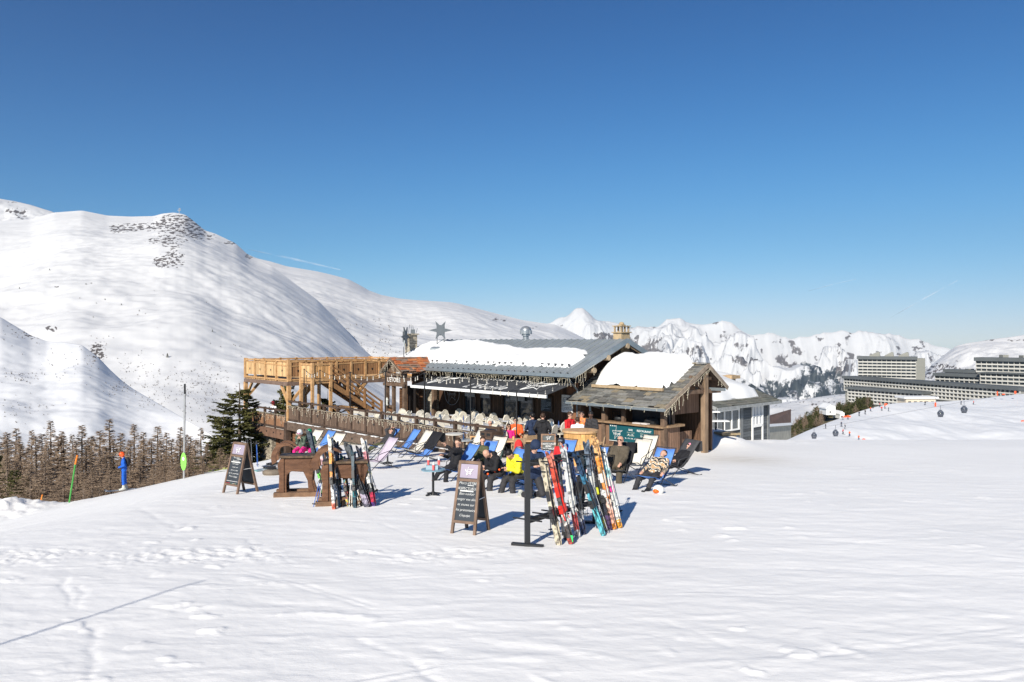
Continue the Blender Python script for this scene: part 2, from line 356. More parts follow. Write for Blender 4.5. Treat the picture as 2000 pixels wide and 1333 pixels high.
# lumpy ploughed edges near the huts
relief += 0.16 * fbm(X * .35 + 2, Y * .5, 4) * np.exp(-((Y - 47) / 6) ** 2) * sstep(8, 14, X)
edge = np.exp(-(((X - 12.5) / 3.5) ** 2 + ((Y - 40.5) / 3.2) ** 2)); relief += edge * 0.16 * fbm(X * 1.5, Y * 1.5, 4)
bank = np.exp(-(((X + 21.5) / 2.5) ** 2 + ((Y - 32.0) / 3) ** 2)); relief += bank * 0.35 * fbm(X * 1.3, Y * 1.3, 5)
Z = Z + relief * np.clip(fade * 1.5, 0.4, 1)
dirt = 0.8 * np.exp(-(((X - 8.6) / 1.7) ** 2 + ((Y - 28.6) / 2.0) ** 2)) + 0.25 * np.exp(-(((X - 1) / 5) ** 2 + ((Y - 27) / 4) ** 2)) + 0.25 * np.exp(-(((X + 16) / 4) ** 2 + ((Y - 33) / 2) ** 2))
V = np.stack([X, Y, Z], -1).reshape(-1, 3)
tag(np_mesh('snow_ground', V, gridfaces(nr, nc), [SNOW], {'dirt': dirt}), kind='structure')

# ================================================================ MOUNTAINS (real distances, polar height sheets)
def interp(pts, u, w=0):
    a = np.array(pts, float); u = np.asarray(u, float)
    if not w: return np.interp(u, a[:, 0], a[:, 1])
    return np.mean([np.interp(u + w * k / 6.0, a[:, 0], a[:, 1]) for k in range(-6, 7)], axis=0)
def sheet(name, top, bot, d0, d1, nc, nr, amp, nscale, mat, u0=None, u1=None, conc=0.0, rmask=None, kind='r', crag=0.0, fmask=None, power=1.0, back=0.25, ripple=0, sw=70, tp=5):
    u0 = top[0][0] if u0 is None else u0; u1 = top[-1][0] if u1 is None else u1
    u = np.linspace(u0, u1, nc)[None, :]; t = np.linspace(0, 1, nr)[:, None] ** power
    D0 = interp(d0, u, 80) if isinstance(d0, list) else d0; D1 = interp(d1, u, 80) if isinstance(d1, list) else d1
    vt = interp(top, u, 5) * t ** tp + (1 - t ** tp) * interp(top, u, sw); vb = interp(bot, u)
    Y = D0 + (D1 - D0) * t + 0 * u; X = (u - 1000) / F * Y
    zb = -(vb - 666) / F * D0; zt = -(vt - 666) / F * D1
    Z = zb + (zt - zb) * t
    if conc: Z = Z - conc * (zt - zb) * t * (1 - t) * 4
    n = fbm(X / nscale, Y / nscale, 6) if kind == 'f' else np.clip(ridged(X / nscale, Y / nscale, 6) - 1.75, -3, 0.05)
    env = np.sin(np.pi * np.clip(t, 0, 1)) ** 0.7
    if crag: env = env * (1 - crag) + crag * sstep(1.0, 0.9, t) + 0.0
    Z = Z + amp * n * env + crag * amp * 0.10 * (ridged(X / nscale * 3.1, X / nscale * 1.3, 4) - 0.9) * sstep(0.8, 1, t)
    if ripple: Z = Z + ripple * fbm(X / nscale * 3.5 + 3, (Y / nscale + Z / nscale) * 0.8, 4) * env
    uu = u + 0 * t; vv = 666 - Z / Y * F
    at = {}
    at['rock'] = rmask(uu, vv, X, Y, Z) if rmask else np.zeros_like(X)
    if fmask: at['forest'] = fmask(uu, vv, X, Y, Z)
    # back side, so that the crest is a crest from anywhere
    nb = 5; tb = (np.arange(1, nb + 1) / nb)[:, None]
    Yb = Y[-1:] + np.mean(D1 - D0 + 0.0 * u) * back * tb; Xb = (u - 1000) / F * Yb; Zb = Z[-1:] - np.abs((zt - zb)[-1:]) * 0.6 * back * 2 * tb ** 1.2 + 1.5 * np.minimum(Z[-1:] / Y[-1:], 0) * (Yb - Y[-1:])
    X = np.vstack([X, Xb]); Yf = np.vstack([Y + 0 * u, Yb]); Z = np.vstack([Z, Zb])
    for k in at: at[k] = np.vstack([at[k], np.zeros((nb, Y.shape[1]))])
    V = np.stack([X, Yf, Z], -1).reshape(-1, 3)
    return tag(np_mesh(name, V, gridfaces(nr + nb, nc), [mat], at), kind='structure')
def blobs(L):
    def f(u, v, X, Y, Z):
        m = 0
        for (a, b, ru, rv, s) in L: m = m + s * np.exp(-(((u - a) / ru) ** 2 + ((v - b) / rv) ** 2))
        n = fbm(u / 9.0 + 7, v / 3.0, 5, .65)
        return np.clip(m, 0, 1.3) * 0.47 * (0.75 + 0.9 * n)
    return f
MS = snow_mat('mountain_snow', rock='rock', dirt=False, scale=0.35, bump=0.12, col=(0.68, 0.68, 0.685))
MS2 = snow_mat('far_mountain_snow', rock='rock', forest='forest', rk=3.0, dirt=False, scale=0.05, bump=0.1, col=(0.62, 0.625, 0.635))
MS1 = snow_mat('near_slope_snow', rock='rock', dirt=False, scale=1.0, bump=0.3, col=(0.72, 0.73, 0.75))
# valley floor and lower slopes far below
gv = np.linspace(-1, 1, 60)
xx, y2 = np.meshgrid(np.linspace(-9000, 12000, 80), np.linspace(70, 11500, 90))
V = np.stack([xx, y2, -75 - 0.092 * np.minimum(y2, 7000) + 0 * xx], -1).reshape(-1, 3)
tag(np_mesh('valley_floor', V, gridfaces(90, 80), [MS], {'rock': np.zeros(len(V))}), kind='structure')
# hillside in front of the left valley, where the larches stand
u = np.linspace(-260, 1150, 150)[None, :]; q = np.linspace(0, 1, 60)[:, None]
Yh = 37 + 70 * q; Xh = (u - 1000) / F * Yh
Zh = -8.2 - 0.30 * (Yh - 37) + 0.5 * fbm(Xh / 7, Yh / 7, 3) - 0.0 * u
Zh = np.minimum(Zh, ground_z(Xh, Yh) - 0.3)
V = np.stack([Xh, Yh + 0 * u, Zh], -1).reshape(-1, 3)
tag(np_mesh('valley_slope', V, gridfaces(60, 150), [MS1], {'rock': np.zeros(len(V)) + 0.15 * fbm(V[:, 0] / 3, V[:, 1] / 3, 3)}), kind='structure')
# near left spur
sheet('left_spur', [(-200, 575), (0, 619), (60, 655), (92, 667), (130, 669), (160, 674), (190, 696), (215, 722), (240, 745), (262, 761), (290, 777), (350, 812), (430, 860), (520, 900)],
      [(-200, 1150), (520, 1150)], 100, [(-200, 270), (170, 235), (430, 160), (520, 135)], 330, 170, 4, 80, MS1, kind='f', ripple=.5, sw=40, tp=2.5,
      rmask=blobs([(40, 640, 50, 14, .9), (60, 655, 25, 14, 1.0), (185, 690, 14, 30, .6), (50, 735, 60, 12, .8), (160, 700, 40, 10, .5), (270, 760, 60, 8, .7), (60, 800, 60, 12, .6), (20, 690, 40, 10, .3)]))
# big mountain face with the rocky summit
sheet('left_mountain', [(-320, 420), (-200, 440), (-100, 440), (0, 432), (60, 428), (105, 415), (160, 411), (210, 421), (255, 423), (300, 422), (318, 417), (340, 415), (362, 419), (385, 437), (400, 450), (420, 456), (460, 475), (485, 498), (500, 506), (530, 519), (572, 551), (620, 586), (668, 635), (695, 666), (730, 700), (840, 800)],
      [(-320, 1080), (840, 1080)], 520, [(-320, 2300), (300, 2200), (485, 2050), (840, 1350)], 760, 420, 34, 620, MS, kind='f', sw=62, tp=3.2, ripple=1.6, power=0.85,
      rmask=blobs([(345, 435, 40, 18, 2.2), (365, 445, 35, 10, 1.5), (265, 443, 45, 9, 1.6), (230, 450, 20, 8, 1.3), (320, 470, 50, 12, 1.3), (340, 505, 28, 22, 1.5), (312, 512, 14, 10, 2), (400, 462, 30, 10, 1.2), (450, 475, 25, 6, 1.2), (488, 500, 10, 6, 2),
                   (105, 560, 14, 3, 1.5), (100, 642, 8, 5, 6.0), (200, 552, 60, 8, .5), (150, 430, 60, 10, .5), (188, 690, 14, 22, 2.2), (300, 660, 100, 8, .4), (390, 745, 60, 35, .3), (330, 760, 60, 15, .3), (440, 770, 40, 25, .35), (250, 720, 50, 20, .6)]))
sheet('left_far_summit', [(-260, 350), (-100, 372), (0, 388), (30, 393), (60, 400), (85, 408), (105, 414), (140, 440), (200, 480)], [(-260, 520), (200, 520)], 2500, 3300, 200, 80, 60, 300, MS, kind='f', rmask=blobs([(30, 412, 30, 8, 1.5), (25, 395, 20, 3, 1.2), (45, 425, 14, 8, 1)]))
sheet('middle_ridge', [(440, 470), (485, 497), (500, 504), (530, 511), (560, 520), (590, 525), (620, 530), (650, 537), (680, 545), (705, 558), (720, 567), (745, 576), (780, 583), (810, 586), (830, 587), (880, 590), (900, 594), (930, 602), (980, 615), (1020, 625), (1060, 631), (1085, 634), (1120, 650), (1200, 690), (1260, 740)],
      [(440, 1080), (1260, 1000)], 700, [(440, 2900), (800, 3000), (1260, 2500)], 620, 330, 38, 700, MS, kind='f', ripple=1.8, power=0.85,
      rmask=blobs([(570, 560, 25, 8, .7), (735, 625, 12, 6, 1.2), (720, 690, 60, 40, .35), (760, 670, 40, 20, .5), (690, 700, 22, 24, .6), (740, 740, 30, 12, .6), (975, 625, 25, 6, 1.2), (830, 595, 100, 5, .25), (640, 590, 40, 10, .5), (560, 680, 80, 30, .3), (1050, 640, 40, 6, .8)]))
def peakrock(u, v, X, Y, Z):
    n = ridged(X / 380, Y / 380 + Z / 300, 5); m = 0.13 + 0.34 * sstep(1.9, 1.0, ridged(X / 700, Y / 700, 4)) * sstep(-.3, .5, fbm(X / 250, Y / 500 + Z / 200, 4)) - .10 * sstep(660, 640, v)
    for (a, b, ru, rv, s) in [(1175, 665, 40, 18, .3), (1100, 650, 40, 8, .15), (1245, 660, 70, 30, .25), (1290, 690, 50, 30, .3), (1400, 635, 14, 8, .3), (1500, 700, 60, 30, .3), (1640, 700, 50, 35, .3), (1660, 690, 20, 35, .25), (1480, 770, 60, 20, .3), (1360, 720, 40, 20, .2)]:
        m = m + s * np.exp(-(((u - a) / ru) ** 2 + ((v - b) / rv) ** 2)) * (0.4 + 0.8 * fbm(X / 160, Y / 160 + Z / 90, 4))
    return m
def forest(u, v, X, Y, Z):
    n = fbm(X / 450 + 5, Y / 450, 5)
    line = np.interp(u, [1000, 1400, 1500, 1560, 1620, 1700, 1800, 1850, 2000], [760, 760, 745, 716, 712, 740, 722, 690, 700])
    return 0.56 * sstep(-14, 14, v - line + 22 * n) - 0.30 * sstep(772, 792, v) + 0.16 * n * sstep(0, 20, v - line) - 0.04
sheet('distant_peaks', [(1000, 640), (1040, 632), (1075, 628), (1090, 619), (1105, 618), (1120, 607), (1137, 602), (1150, 610), (1165, 625), (1180, 629), (1200, 628), (1230, 637), (1262, 641), (1285, 638), (1300, 628), (1312, 624), (1325, 622), (1345, 629), (1375, 632), (1392, 628), (1402, 625), (1420, 629), (1440, 640), (1465, 653), (1482, 650), (1505, 654), (1550, 662), (1600, 655), (1622, 652), (1640, 643), (1650, 642), (1665, 649), (1700, 650), (1740, 654), (1770, 660), (1800, 668), (1830, 674), (1856, 682), (1900, 700), (2050, 760), (2200, 780)],
      [(1000, 812), (2200, 812)], 5200, 9500, 900, 340, 900, 1700, MS2, kind='r', crag=0.35, rmask=peakrock, fmask=forest, power=1.25, ripple=90, conc=0.1)
sheet('forested_spur', [(1080, 660), (1180, 690), (1240, 705), (1300, 716), (1380, 722), (1420, 728), (1450, 738), (1480, 757), (1500, 772), (1530, 792), (1560, 806)], [(1080, 860), (1560, 850)], 2300, [(1080, 4700), (1420, 4300), (1560, 3200)], 300, 130, 130, 420, MS2, kind='r',
      rmask=lambda u, v, X, Y, Z: 0.28 * sstep(0.9, 1.5, ridged(X / 120, Y / 320, 4)), fmask=lambda u, v, X, Y, Z: 0.6 * sstep(1425, 1475, u + 60 * fbm(X / 200, Y / 200, 3)) + 0.12 * fbm(X / 60, Y / 90, 3))
sheet('right_mountain', [(1780, 760), (1820, 712), (1856, 684), (1868, 675), (1890, 670), (1912, 667), (1940, 662), (1976, 658), (2000, 654), (2080, 640), (2240, 600)], [(1780, 800), (2240, 800)], 950, 1500, 300, 110, 16, 130, MS, kind='f', ripple=3,
      rmask=blobs([(1990, 665, 30, 5, 1), (1930, 664, 30, 2, 1.2), (1820, 717, 30, 8, 2.2), (1850, 722, 30, 8, 2.2), (1815, 735, 14, 8, 1.6), (1985, 680, 20, 8, .8), (1870, 705, 8, 4, 1)]))
# the ski slope across the dip, on the right
sheet('ski_slope', [(1380, 905), (1450, 880), (1510, 866), (1540, 858), (1575, 842), (1600, 832), (1620, 824), (1650, 814), (1680, 803), (1700, 797), (1730, 790), (1752, 787), (1800, 785), (1850, 784), (1900, 780), (1950, 774), (2000, 769), (2100, 758), (2300, 735)],
      [(1380, 930), (2300, 925)], [(1380, 190), (1560, 215), (1700, 235), (1900, 255), (2300, 255)], [(1380, 270), (1560, 300), (1700, 360), (1900, 430), (2300, 480)], 420, 130, 2.0, 60, MS1, kind='f', ripple=.35, back=0.5)
# snowy valley slope with the hamlet, past the grey hut
sheet('valley_shelf', [(1440, 800), (1500, 790), (1560, 782), (1600, 775), (1640, 770), (1700, 768), (1800, 762), (1900, 760)], [(1440, 850), (1900, 850)], 430, 1600, 200, 90, 8, 90, MS, kind='f', ripple=2, rmask=lambda u, v, X, Y, Z: 0.30 + 0.25 * fbm(u / 6, v / 2.5, 3) )
# ================================================================ CHALET FRAME: s runs left-back along the front, t runs right-back into the building
O0 = Vector((2.62, 33.0, 0)); A = Vector((-0.665, 0.747, 0)); B = Vector((0.747, 0.665, 0)); UP = Vector((0, 0, 1))
TZ = -4.5                                    # terrace floor
def Lp(s, t, z=0.0): return O0 + A * s + B * t + UP * z
def s_at(u, t):
    k = (u - 1000) / F; return (2.62 + .747 * t - k * (33 + .665 * t)) / (.665 + .747 * k)
def z_at(v, s, t): return -(v - 666) / F * Lp(s, t).y
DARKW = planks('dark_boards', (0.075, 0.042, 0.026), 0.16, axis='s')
DARKT = planks('dark_gable_boards', (0.06, 0.036, 0.024), 0.18, axis='t')
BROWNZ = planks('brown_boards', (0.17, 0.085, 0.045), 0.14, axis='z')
BEAM = M('old_beam', (0.13, 0.085, 0.058), 0.85, 0.35, 5, (1, 1, 1), 0.4, 30)
BEAMD = M('dark_beam', (0.07, 0.045, 0.033), 0.85, 0.35, 5, (1, 1, 1), 0.4, 30)
NEWW = M('pine_timber', (0.46, 0.26, 0.11), 0.7, 0.22, 5, (1, 1, 1), 0.25, 25, col2=(0.58, 0.35, 0.17)); STW = M('stair_timber', (0.29, 0.155, 0.07), 0.75, 0.25, 5, (1, 1, 1), 0.25, 25)
NEWP = planks('pine_boards_s', (0.56, 0.36, 0.18), 0.15, axis='s', gap=0.45)
NEWPT = planks('pine_boards_t', (0.52, 0.29, 0.12), 0.15, axis='t', gap=0.45)
TEAKT = planks('tan_boards_t', (0.30, 0.155, 0.07), 0.15, axis='t', gap=0.4)
STONE = stone_mat('rubble_stone', (0.20, 0.17, 0.13), (0.46, 0.41, 0.32), 4.5)
def seam_metal(name, col):
    m = M(name, col, 0.42, 0.12, 1.5, (1, 1, 1), 0, metal=0.35, spec=0.5); return m
ZINC = seam_metal('zinc', (0.30, 0.33, 0.345)); GUT = M('gutter_zinc', (0.27, 0.31, 0.34), 0.35, 0.1, 3, bump=0, metal=0.5, spec=.5)
GLASS = M('window_glass', (0.035, 0.042, 0.05), 0.06, 0.1, 1, bump=0.02, spec=0.8)
IVORY = flat('fairy_wire', (0.66, 0.60, 0.47), 0.6)
WHITEP = flat('white_paint', (0.80, 0.80, 0.78), 0.5); BLACKM = flat('black_metal', (0.022, 0.023, 0.025), 0.5, 0.2); LETTER = flat('white_lettering', (0.82, 0.82, 0.80), 0.6)
DGREY = M('awning_cloth', (0.048, 0.051, 0.058), 0.85, 0.1, 3, bump=0.05)
SLATE = MATS.get('slate') or None
def slate_mat(name, cols):
    m, t, b = nodes_mat(name); L = t.links.new; N = t.nodes.new
    g = N('ShaderNodeNewGeometry'); r = N('ShaderNodeValToRGB'); r.color_ramp.interpolation = 'CONSTANT'
    while len(r.color_ramp.elements) < len(cols): r.color_ramp.elements.new(0.5)
    for i, c in enumerate(cols): r.color_ramp.elements[i].position = i / len(cols); r.color_ramp.elements[i].color = rgb(c)
    L(g.outputs['Random Per Island'], r.inputs[0])
    tc = N('ShaderNodeTexCoord'); n = N('ShaderNodeTexNoise'); n.inputs['Scale'].default_value = 9; n.inputs['Detail'].default_value = 5; L(tc.outputs['Object'], n.inputs['Vector'])
    mr = N('ShaderNodeMapRange'); mr.inputs['To Min'].default_value = 0.55; mr.inputs['To Max'].default_value = 1.45; L(n.outputs[0], mr.inputs['Value'])
    vm = N('ShaderNodeVectorMath'); vm.operation = 'SCALE'; L(r.outputs[0], vm.inputs[0]); L(mr.outputs[0], vm.inputs['Scale']); L(vm.outputs[0], b.inputs['Base Color'])
    b.inputs['Roughness'].default_value = 0.75
    bp = N('ShaderNodeBump'); bp.inputs['Strength'].default_value = 0.5; bp.inputs['Distance'].default_value = 0.02; L(n.outputs[0], bp.inputs['Height']); L(bp.outputs[0], b.inputs['Normal'])
    MATS[name] = m; return m
SLATE = slate_mat('slate', [(0.13, 0.125, 0.115), (0.19, 0.18, 0.155), (0.10, 0.10, 0.095), (0.24, 0.20, 0.14), (0.16, 0.16, 0.15), (0.21, 0.205, 0.19)])
REDT = slate_mat('lichen_tiles', [(0.44, 0.14, 0.05), (0.36, 0.12, 0.05), (0.50, 0.19, 0.07), (0.19, 0.15, 0.12), (0.24, 0.18, 0.14), (0.30, 0.17, 0.11)])
def shingles(mb, p0, eX, eU, L, H, w=0.34, h=0.22, th=0.03, seed=1, jag=0.05):
    """rows of uneven stone slabs lying on the plane p0 + eX*x + eU*y (eU runs up the slope)"""
    rr = random.Random(seed); N = eX.cross(eU).normalized()
    if N.z < 0: N = -N
    rows = int(H / h)
    for j in range(rows + 1):
        x = -rr.uniform(0, w)
        while x < L:
            ww = w * rr.uniform(0.6, 1.5); a = max(x, -0.03); b = min(x + ww - 0.012, L + 0.03)
            if b - a > 0.06:
                y0 = j * h - rr.uniform(0, jag); y1 = min(y0 + h * 1.7, H + 0.02); z0 = 0.05 + rr.uniform(0, 0.03)
                q = [p0 + eX * a + eU * (y0 + rr.uniform(-.03, .03)) + N * z0, p0 + eX * b + eU * (y0 + rr.uniform(-.03, .03)) + N * z0, p0 + eX * b + eU * y1 + N * 0.012, p0 + eX * a + eU * y1 + N * 0.012]
                mb.prism(q, -N * th)
            x += ww
def snow_slab(name, fn, ns, nt, parent, mat=SNOWPILE):
    rows = [[fn(i / (ns - 1), j / (nt - 1)) for j in range(nt)] for i in range(ns)]
    mb = MB(); mb.grid(rows); o = mb.build(name, mat, parent); return o
def snow_pillow(name, outline, plane_z, thick, parent, res=0.16, lump=0.06, seed=0, edge=0.45, drip=0.0):
    """snow lying on a roof: outline polygon in (s,t), plane_z(s,t) the roof surface, rounded edges"""
    poly = np.array(outline); s0, t0 = poly.min(0); s1, t1 = poly.max(0)
    ns = int((s1 - s0) / res) + 2; ntt = int((t1 - t0) / res) + 2
    S, T = np.meshgrid(np.linspace(s0, s1, ns), np.linspace(t0, t1, ntt), indexing='ij')
    inside = np.zeros(S.shape, bool); dist = np.full(S.shape, 1e9); n = len(poly)
    for i in range(n):
        (x1, y1), (x2, y2) = poly[i], poly[(i + 1) % n]
        if y1 != y2:
            c = ((y1 > T) != (y2 > T)) & (S < (x2 - x1) * (T - y1) / (y2 - y1) + x1); inside ^= c
        vx, vy = x2 - x1, y2 - y1; k = np.clip(((S - x1) * vx + (T - y1) * vy) / (vx * vx + vy * vy), 0, 1)
        dist = np.minimum(dist, np.hypot(S - x1 - k * vx, T - y1 - k * vy))
    d = np.where(inside, dist, -dist) + 0.06 * fbm(S * 1.8 + seed, T * 1.8, 3)
    h = thick * np.sqrt(np.clip(1 - (1 - np.clip(d / edge, 0, 1)) ** 2, 0, 1)) * (1 + 0.25 * fbm(S * 0.6 + seed, T * 0.6, 3)) + lump * fbm(S * 2.5, T * 2.5 + seed, 3) * np.clip(d / edge, 0, 1)
    Zp = plane_z(S, T); Z = Zp + np.maximum(h, -0.02) - 0.01
    keep = d > -res * 0.9
    P3 = np.stack([O0.x + A.x * S + B.x * T, O0.y + A.y * S + B.y * T, Z], -1)
    off = wloc(parent); V = P3.reshape(-1, 3) - np.array(off)
    Fq = gridfaces(ns, ntt); kf = keep.reshape(-1)[Fq].all(1)
    used = np.zeros(len(V), bool); Fk = Fq[kf]; used[Fk.ravel()] = True; mp = np.cumsum(used) - 1
    o = np_mesh(name, V[used], mp[Fk], [SNOWPILE]); o.parent = parent; return o
def icicle_lights(name, pts, parent=None, drop=(0.12, 0.45), gap=0.16, seed=3, label=None, top=True, r=0.0065):
    """a wire with hanging strands of small lamps along a polyline"""
    rr = random.Random(seed); mb = MB(); prev = None
    for p, q in zip(pts[:-1], pts[1:]):
        p, q = Vector(p), Vector(q); L = (q - p).length; n = max(2, int(L / gap)); last = p
        for i in range(n + 1):
            a = p.lerp(q, i / n) + Vector((0, 0, -0.04 * math.sin(math.pi * ((i * gap) % 0.9) / 0.9) + rr.uniform(-.01, .01)))
            if i: mb.tube(last, a, r, 4, caps=False)
            last = a
            if rr.random() < 0.78:
                k = rr.randint(2, 5); L2 = rr.uniform(*drop); c = a
                for j in range(k):
                    e = c + Vector((rr.uniform(-.03, .03), rr.uniform(-.03, .03), -L2 / k)); mb.tube(c, e, r * 0.8, 4, caps=False)
                    mb.box(e + Vector((rr.uniform(-.03, .03), 0, 0)), (0.028, 0.014, 0.014), Vector((rr.uniform(-1, 1), rr.uniform(-1, 1), rr.uniform(-1, 1)))) if rr.random() < .8 else None
                    c = e
    o = mb.build(name, IVORY, parent)
    if not parent: tag(o, label, 'fairy lights', 'icicle light garlands')
    return o

# ---------------------------------------------------------------- restaurant
rest = empty('restaurant', Lp(6, 3, TZ), 'long dark timber restaurant with zinc roof under snow and a grey awning', 'restaurant')
EZ, RZ = -1.42, 0.08; TR = 3.58; SL = 14.6; WT = 0.95       # eave height, ridge height, ridge t, roof length, front wall t
def roofz(s, t): return EZ + (RZ - EZ) * np.minimum(t, 2 * TR - t) / TR
def zr(t): return EZ + (RZ - EZ) * min(t, 2 * TR - t) / TR
mb = MB()                                                     # roof sheets with standing seams
for (ta, tb) in ((0, TR), (2 * TR, TR)):
    mb.prism([Lp(0, ta, zr(ta)), Lp(SL, ta, zr(ta)), Lp(SL, tb, zr(tb)), Lp(0, tb, zr(tb))], (0, 0, -0.10))
    n = int(SL / 0.43)
    for i in range(1, n): s = i * SL / n; mb.beam(Lp(s, ta, zr(ta) + .015), Lp(s, tb, zr(tb) + .015), 0.03, 0.045)
roof = mb.build('roof', ZINC, rest)
mb = MB(); mb.beam(Lp(-.03, 0, EZ - .07), Lp(-.03, TR, RZ - .07), 0.05, 0.24); mb.beam(Lp(-.03, TR, RZ - .07), Lp(-.03, 2 * TR, EZ - .07), 0.05, 0.24); mb.build('verge_trim', GUT, roof)
mb = MB(); mb.beam(Lp(-.05, -.09, EZ - .07), Lp(SL, -.09, EZ - .07), 0.16, 0.15); mb.tube(Lp(0.35, -.05, EZ - .12), Lp(0.55, WT - .1, EZ - .75), 0.045, 8); mb.tube(Lp(0.55, WT - .1, EZ - .75), Lp(0.55, WT - .1, TZ), 0.045, 8); mb.build('gutter', GUT, rest)
mb = MB()
GM = flat('guard_metal', (0.06, 0.06, 0.065), .5, .3)
for i in range(33):                                           # clips on the gutter edge, snow guards higher up
    s = 0.3 + i * 0.43; mb.box(Lp(s, -0.02, EZ + .03), (0.05, 0.05, 0.05), A, B)
mb.build('gutter_clips', GM, roof)
for i in range(1, 33):
    s = 0.62 + i * 0.43 - .215
    if i in (6, 7, 9, 15, 17, 19, 21, 23): continue
    t = 0.62; z = zr(t); mb = MB(); mb.box(Lp(s, t, z + .07), (0.03, 0.03, 0.16), A, B); mb.box(Lp(s, t, z + .13), (0.17, 0.03, 0.035), A, B); mb.box(Lp(s, t, z + .06), (0.12, 0.03, 0.03), A, B); mb.build('snow_guard', GM, roof)
snow_pillow('roof_snow', [(0.95, 0.62), (5, 0.58), (10, 0.58), (12.8, 0.6), (13.4, -0.15), (14.7, -0.2), (14.9, 1.8), (14.6, 3.2), (12.6, 3.1), (10.3, 3.2), (8.2, 2.75), (6.0, 2.35), (3.9, 2.25), (2.0, 2.3), (1.15, 2.15), (0.8, 1.5)], roofz, 0.25, roof, seed=5, edge=0.32)
# walls
def wall_front(mb, sa, sb, za, zb, t=WT, th=0.16): mb.prism([Lp(sa, t, za), Lp(sb, t, za), Lp(sb, t, zb), Lp(sa, t, zb)], B * th)
wt = EZ + (RZ - EZ) * WT / TR - 0.1
S0, S1 = 0.75, 13.6
ZW0, ZW1 = TZ + 0.35, TZ + 2.15                              # window sill and head
wins = [(s_at(1043, WT), s_at(982, WT)), (s_at(960, WT), s_at(938, WT)), (s_at(931, WT), s_at(907, WT))]
mb = MB(); wall_front(mb, S0, S1, ZW1, wt); wall_front(mb, S0, S1, TZ - .5, ZW0)
cur = S0
for a, b in wins: wall_front(mb, cur, a, ZW0, ZW1); cur = b
wall_front(mb, cur, s_at(857, WT), ZW0, ZW1); wall_front(mb, s_at(835, WT) + .001, S1, ZW0, ZW1)
mb.prism([Lp(S0, WT + .16, TZ - .6), Lp(S0, 2 * TR - WT, TZ - .6), Lp(S0, 2 * TR - WT, wt), Lp(S0, TR, RZ - .12), Lp(S0, WT + .16, wt + .05)], A * 0.16)
mb.prism([Lp(S1, WT + .16, TZ - 1.6), Lp(S1, 2 * TR - WT, TZ - 1.6), Lp(S1, 2 * TR - WT, wt), Lp(S1, TR, RZ - .12), Lp(S1, WT + .16, wt + .05)], -A * 0.16)
mb.prism([Lp(S0 + .16, 2 * TR - WT, TZ - 1.6), Lp(S1 - .16, 2 * TR - WT, TZ - 1.6), Lp(S1 - .16, 2 * TR - WT, wt), Lp(S0 + .16, 2 * TR - WT, wt)], -B * 0.16)
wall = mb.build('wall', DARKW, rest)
mb = MB()                                                     # vertical battens on the gable
for i in range(14):
    t = WT + 0.3 + i * 0.4
    if t > 2 * TR - WT: break
    mb.box(Lp(S0 - .02, t, (TZ + zr(t)) / 2 - .1), (0.04, 0.06, zr(t) - TZ - .1), A, B)
mb.build('gable_battens', BEAMD, wall)
mb = MB(); sa = s_at(1119, WT); mb.box(Lp(S0 + .15, WT - .03, TZ + 1.35), (0.62, 0.05, 2.6), A, B); mb.build('sunlit_corner_boards', M('sunlit_brown', (0.20, 0.095, 0.05), .8, .3, 4, (4, 4, .5)), wall)  # wall corner where sun falls, its lit brown put into the base colour
for t, zz in ((WT + .35, -1.27), (2.25, -.72), (TR, -.2), (5.0, -.75)): mb = MB(); mb.tube(Lp(-0.08, t, zz - .03), Lp(S0 + .1, t, zz - .03), 0.125, 12); mb.build('purlin_end', M('log_end', (0.36, 0.28, 0.19), .9, .3, 12), rest)
mb = MB(); mb.beam(Lp(.05, .0, EZ - .16), Lp(.05, TR, RZ - .2), .06, .14); mb.beam(Lp(.05, TR, RZ - .2), Lp(.05, 2 * TR, EZ - .2), .06, .14); mb.build('barge_board', M('barge', (0.20, 0.14, 0.09), .85), rest)
for k, (a, b) in enumerate(wins):
    f = MB(); n = 2 if k == 0 else 1
    for i in range(n + 1): s = a + (b - a) * i / n; f.box(Lp(s, WT - .01, (ZW0 + ZW1) / 2), (0.07, 0.1, ZW1 - ZW0 + .06), A, B)
    for z in (ZW0, ZW1): f.box(Lp((a + b) / 2, WT - .02, z), (abs(b - a) + .07, 0.1, 0.07), A, B)
    fr = f.build('window', BEAMD, rest)
    g = MB(); g.box(Lp((a + b) / 2, WT + .06, (ZW0 + ZW1) / 2), (abs(b - a), 0.02, ZW1 - ZW0), A, B); g.build('pane', GLASS, fr)
    h = MB(); h.box(Lp((a + b) / 2 , WT - .045, ZW1 - .30), (abs(b - a) * (.8 if k else .45), 0.02, 0.45), A, B); h.build('blind', flat('grey_blind', (0.30, 0.31, 0.33)), fr)
mb = MB(); a, b = s_at(857, WT), s_at(835, WT); mb.prism([Lp(a, WT - .12, TZ - .5), Lp(b, WT - .12, TZ - .5), Lp(b, WT - .12, ZW1 + .3), Lp(a, WT - .12, ZW1 + .3)], B * .28); mb.build('stone_pillar', STONE, rest)
# deep brown wall between the porch and the stone pillar
mb = MB(); a, b = s_at(834, WT), 13.2; mb.prism([Lp(a, WT - .10, TZ - .5), Lp(b, WT - .10, TZ - .5), Lp(b, WT - .10, ZW1 + .3), Lp(a, WT - .10, ZW1 + .3)], B * .09); mb.build('brown_panelling', BROWNZ, wall)
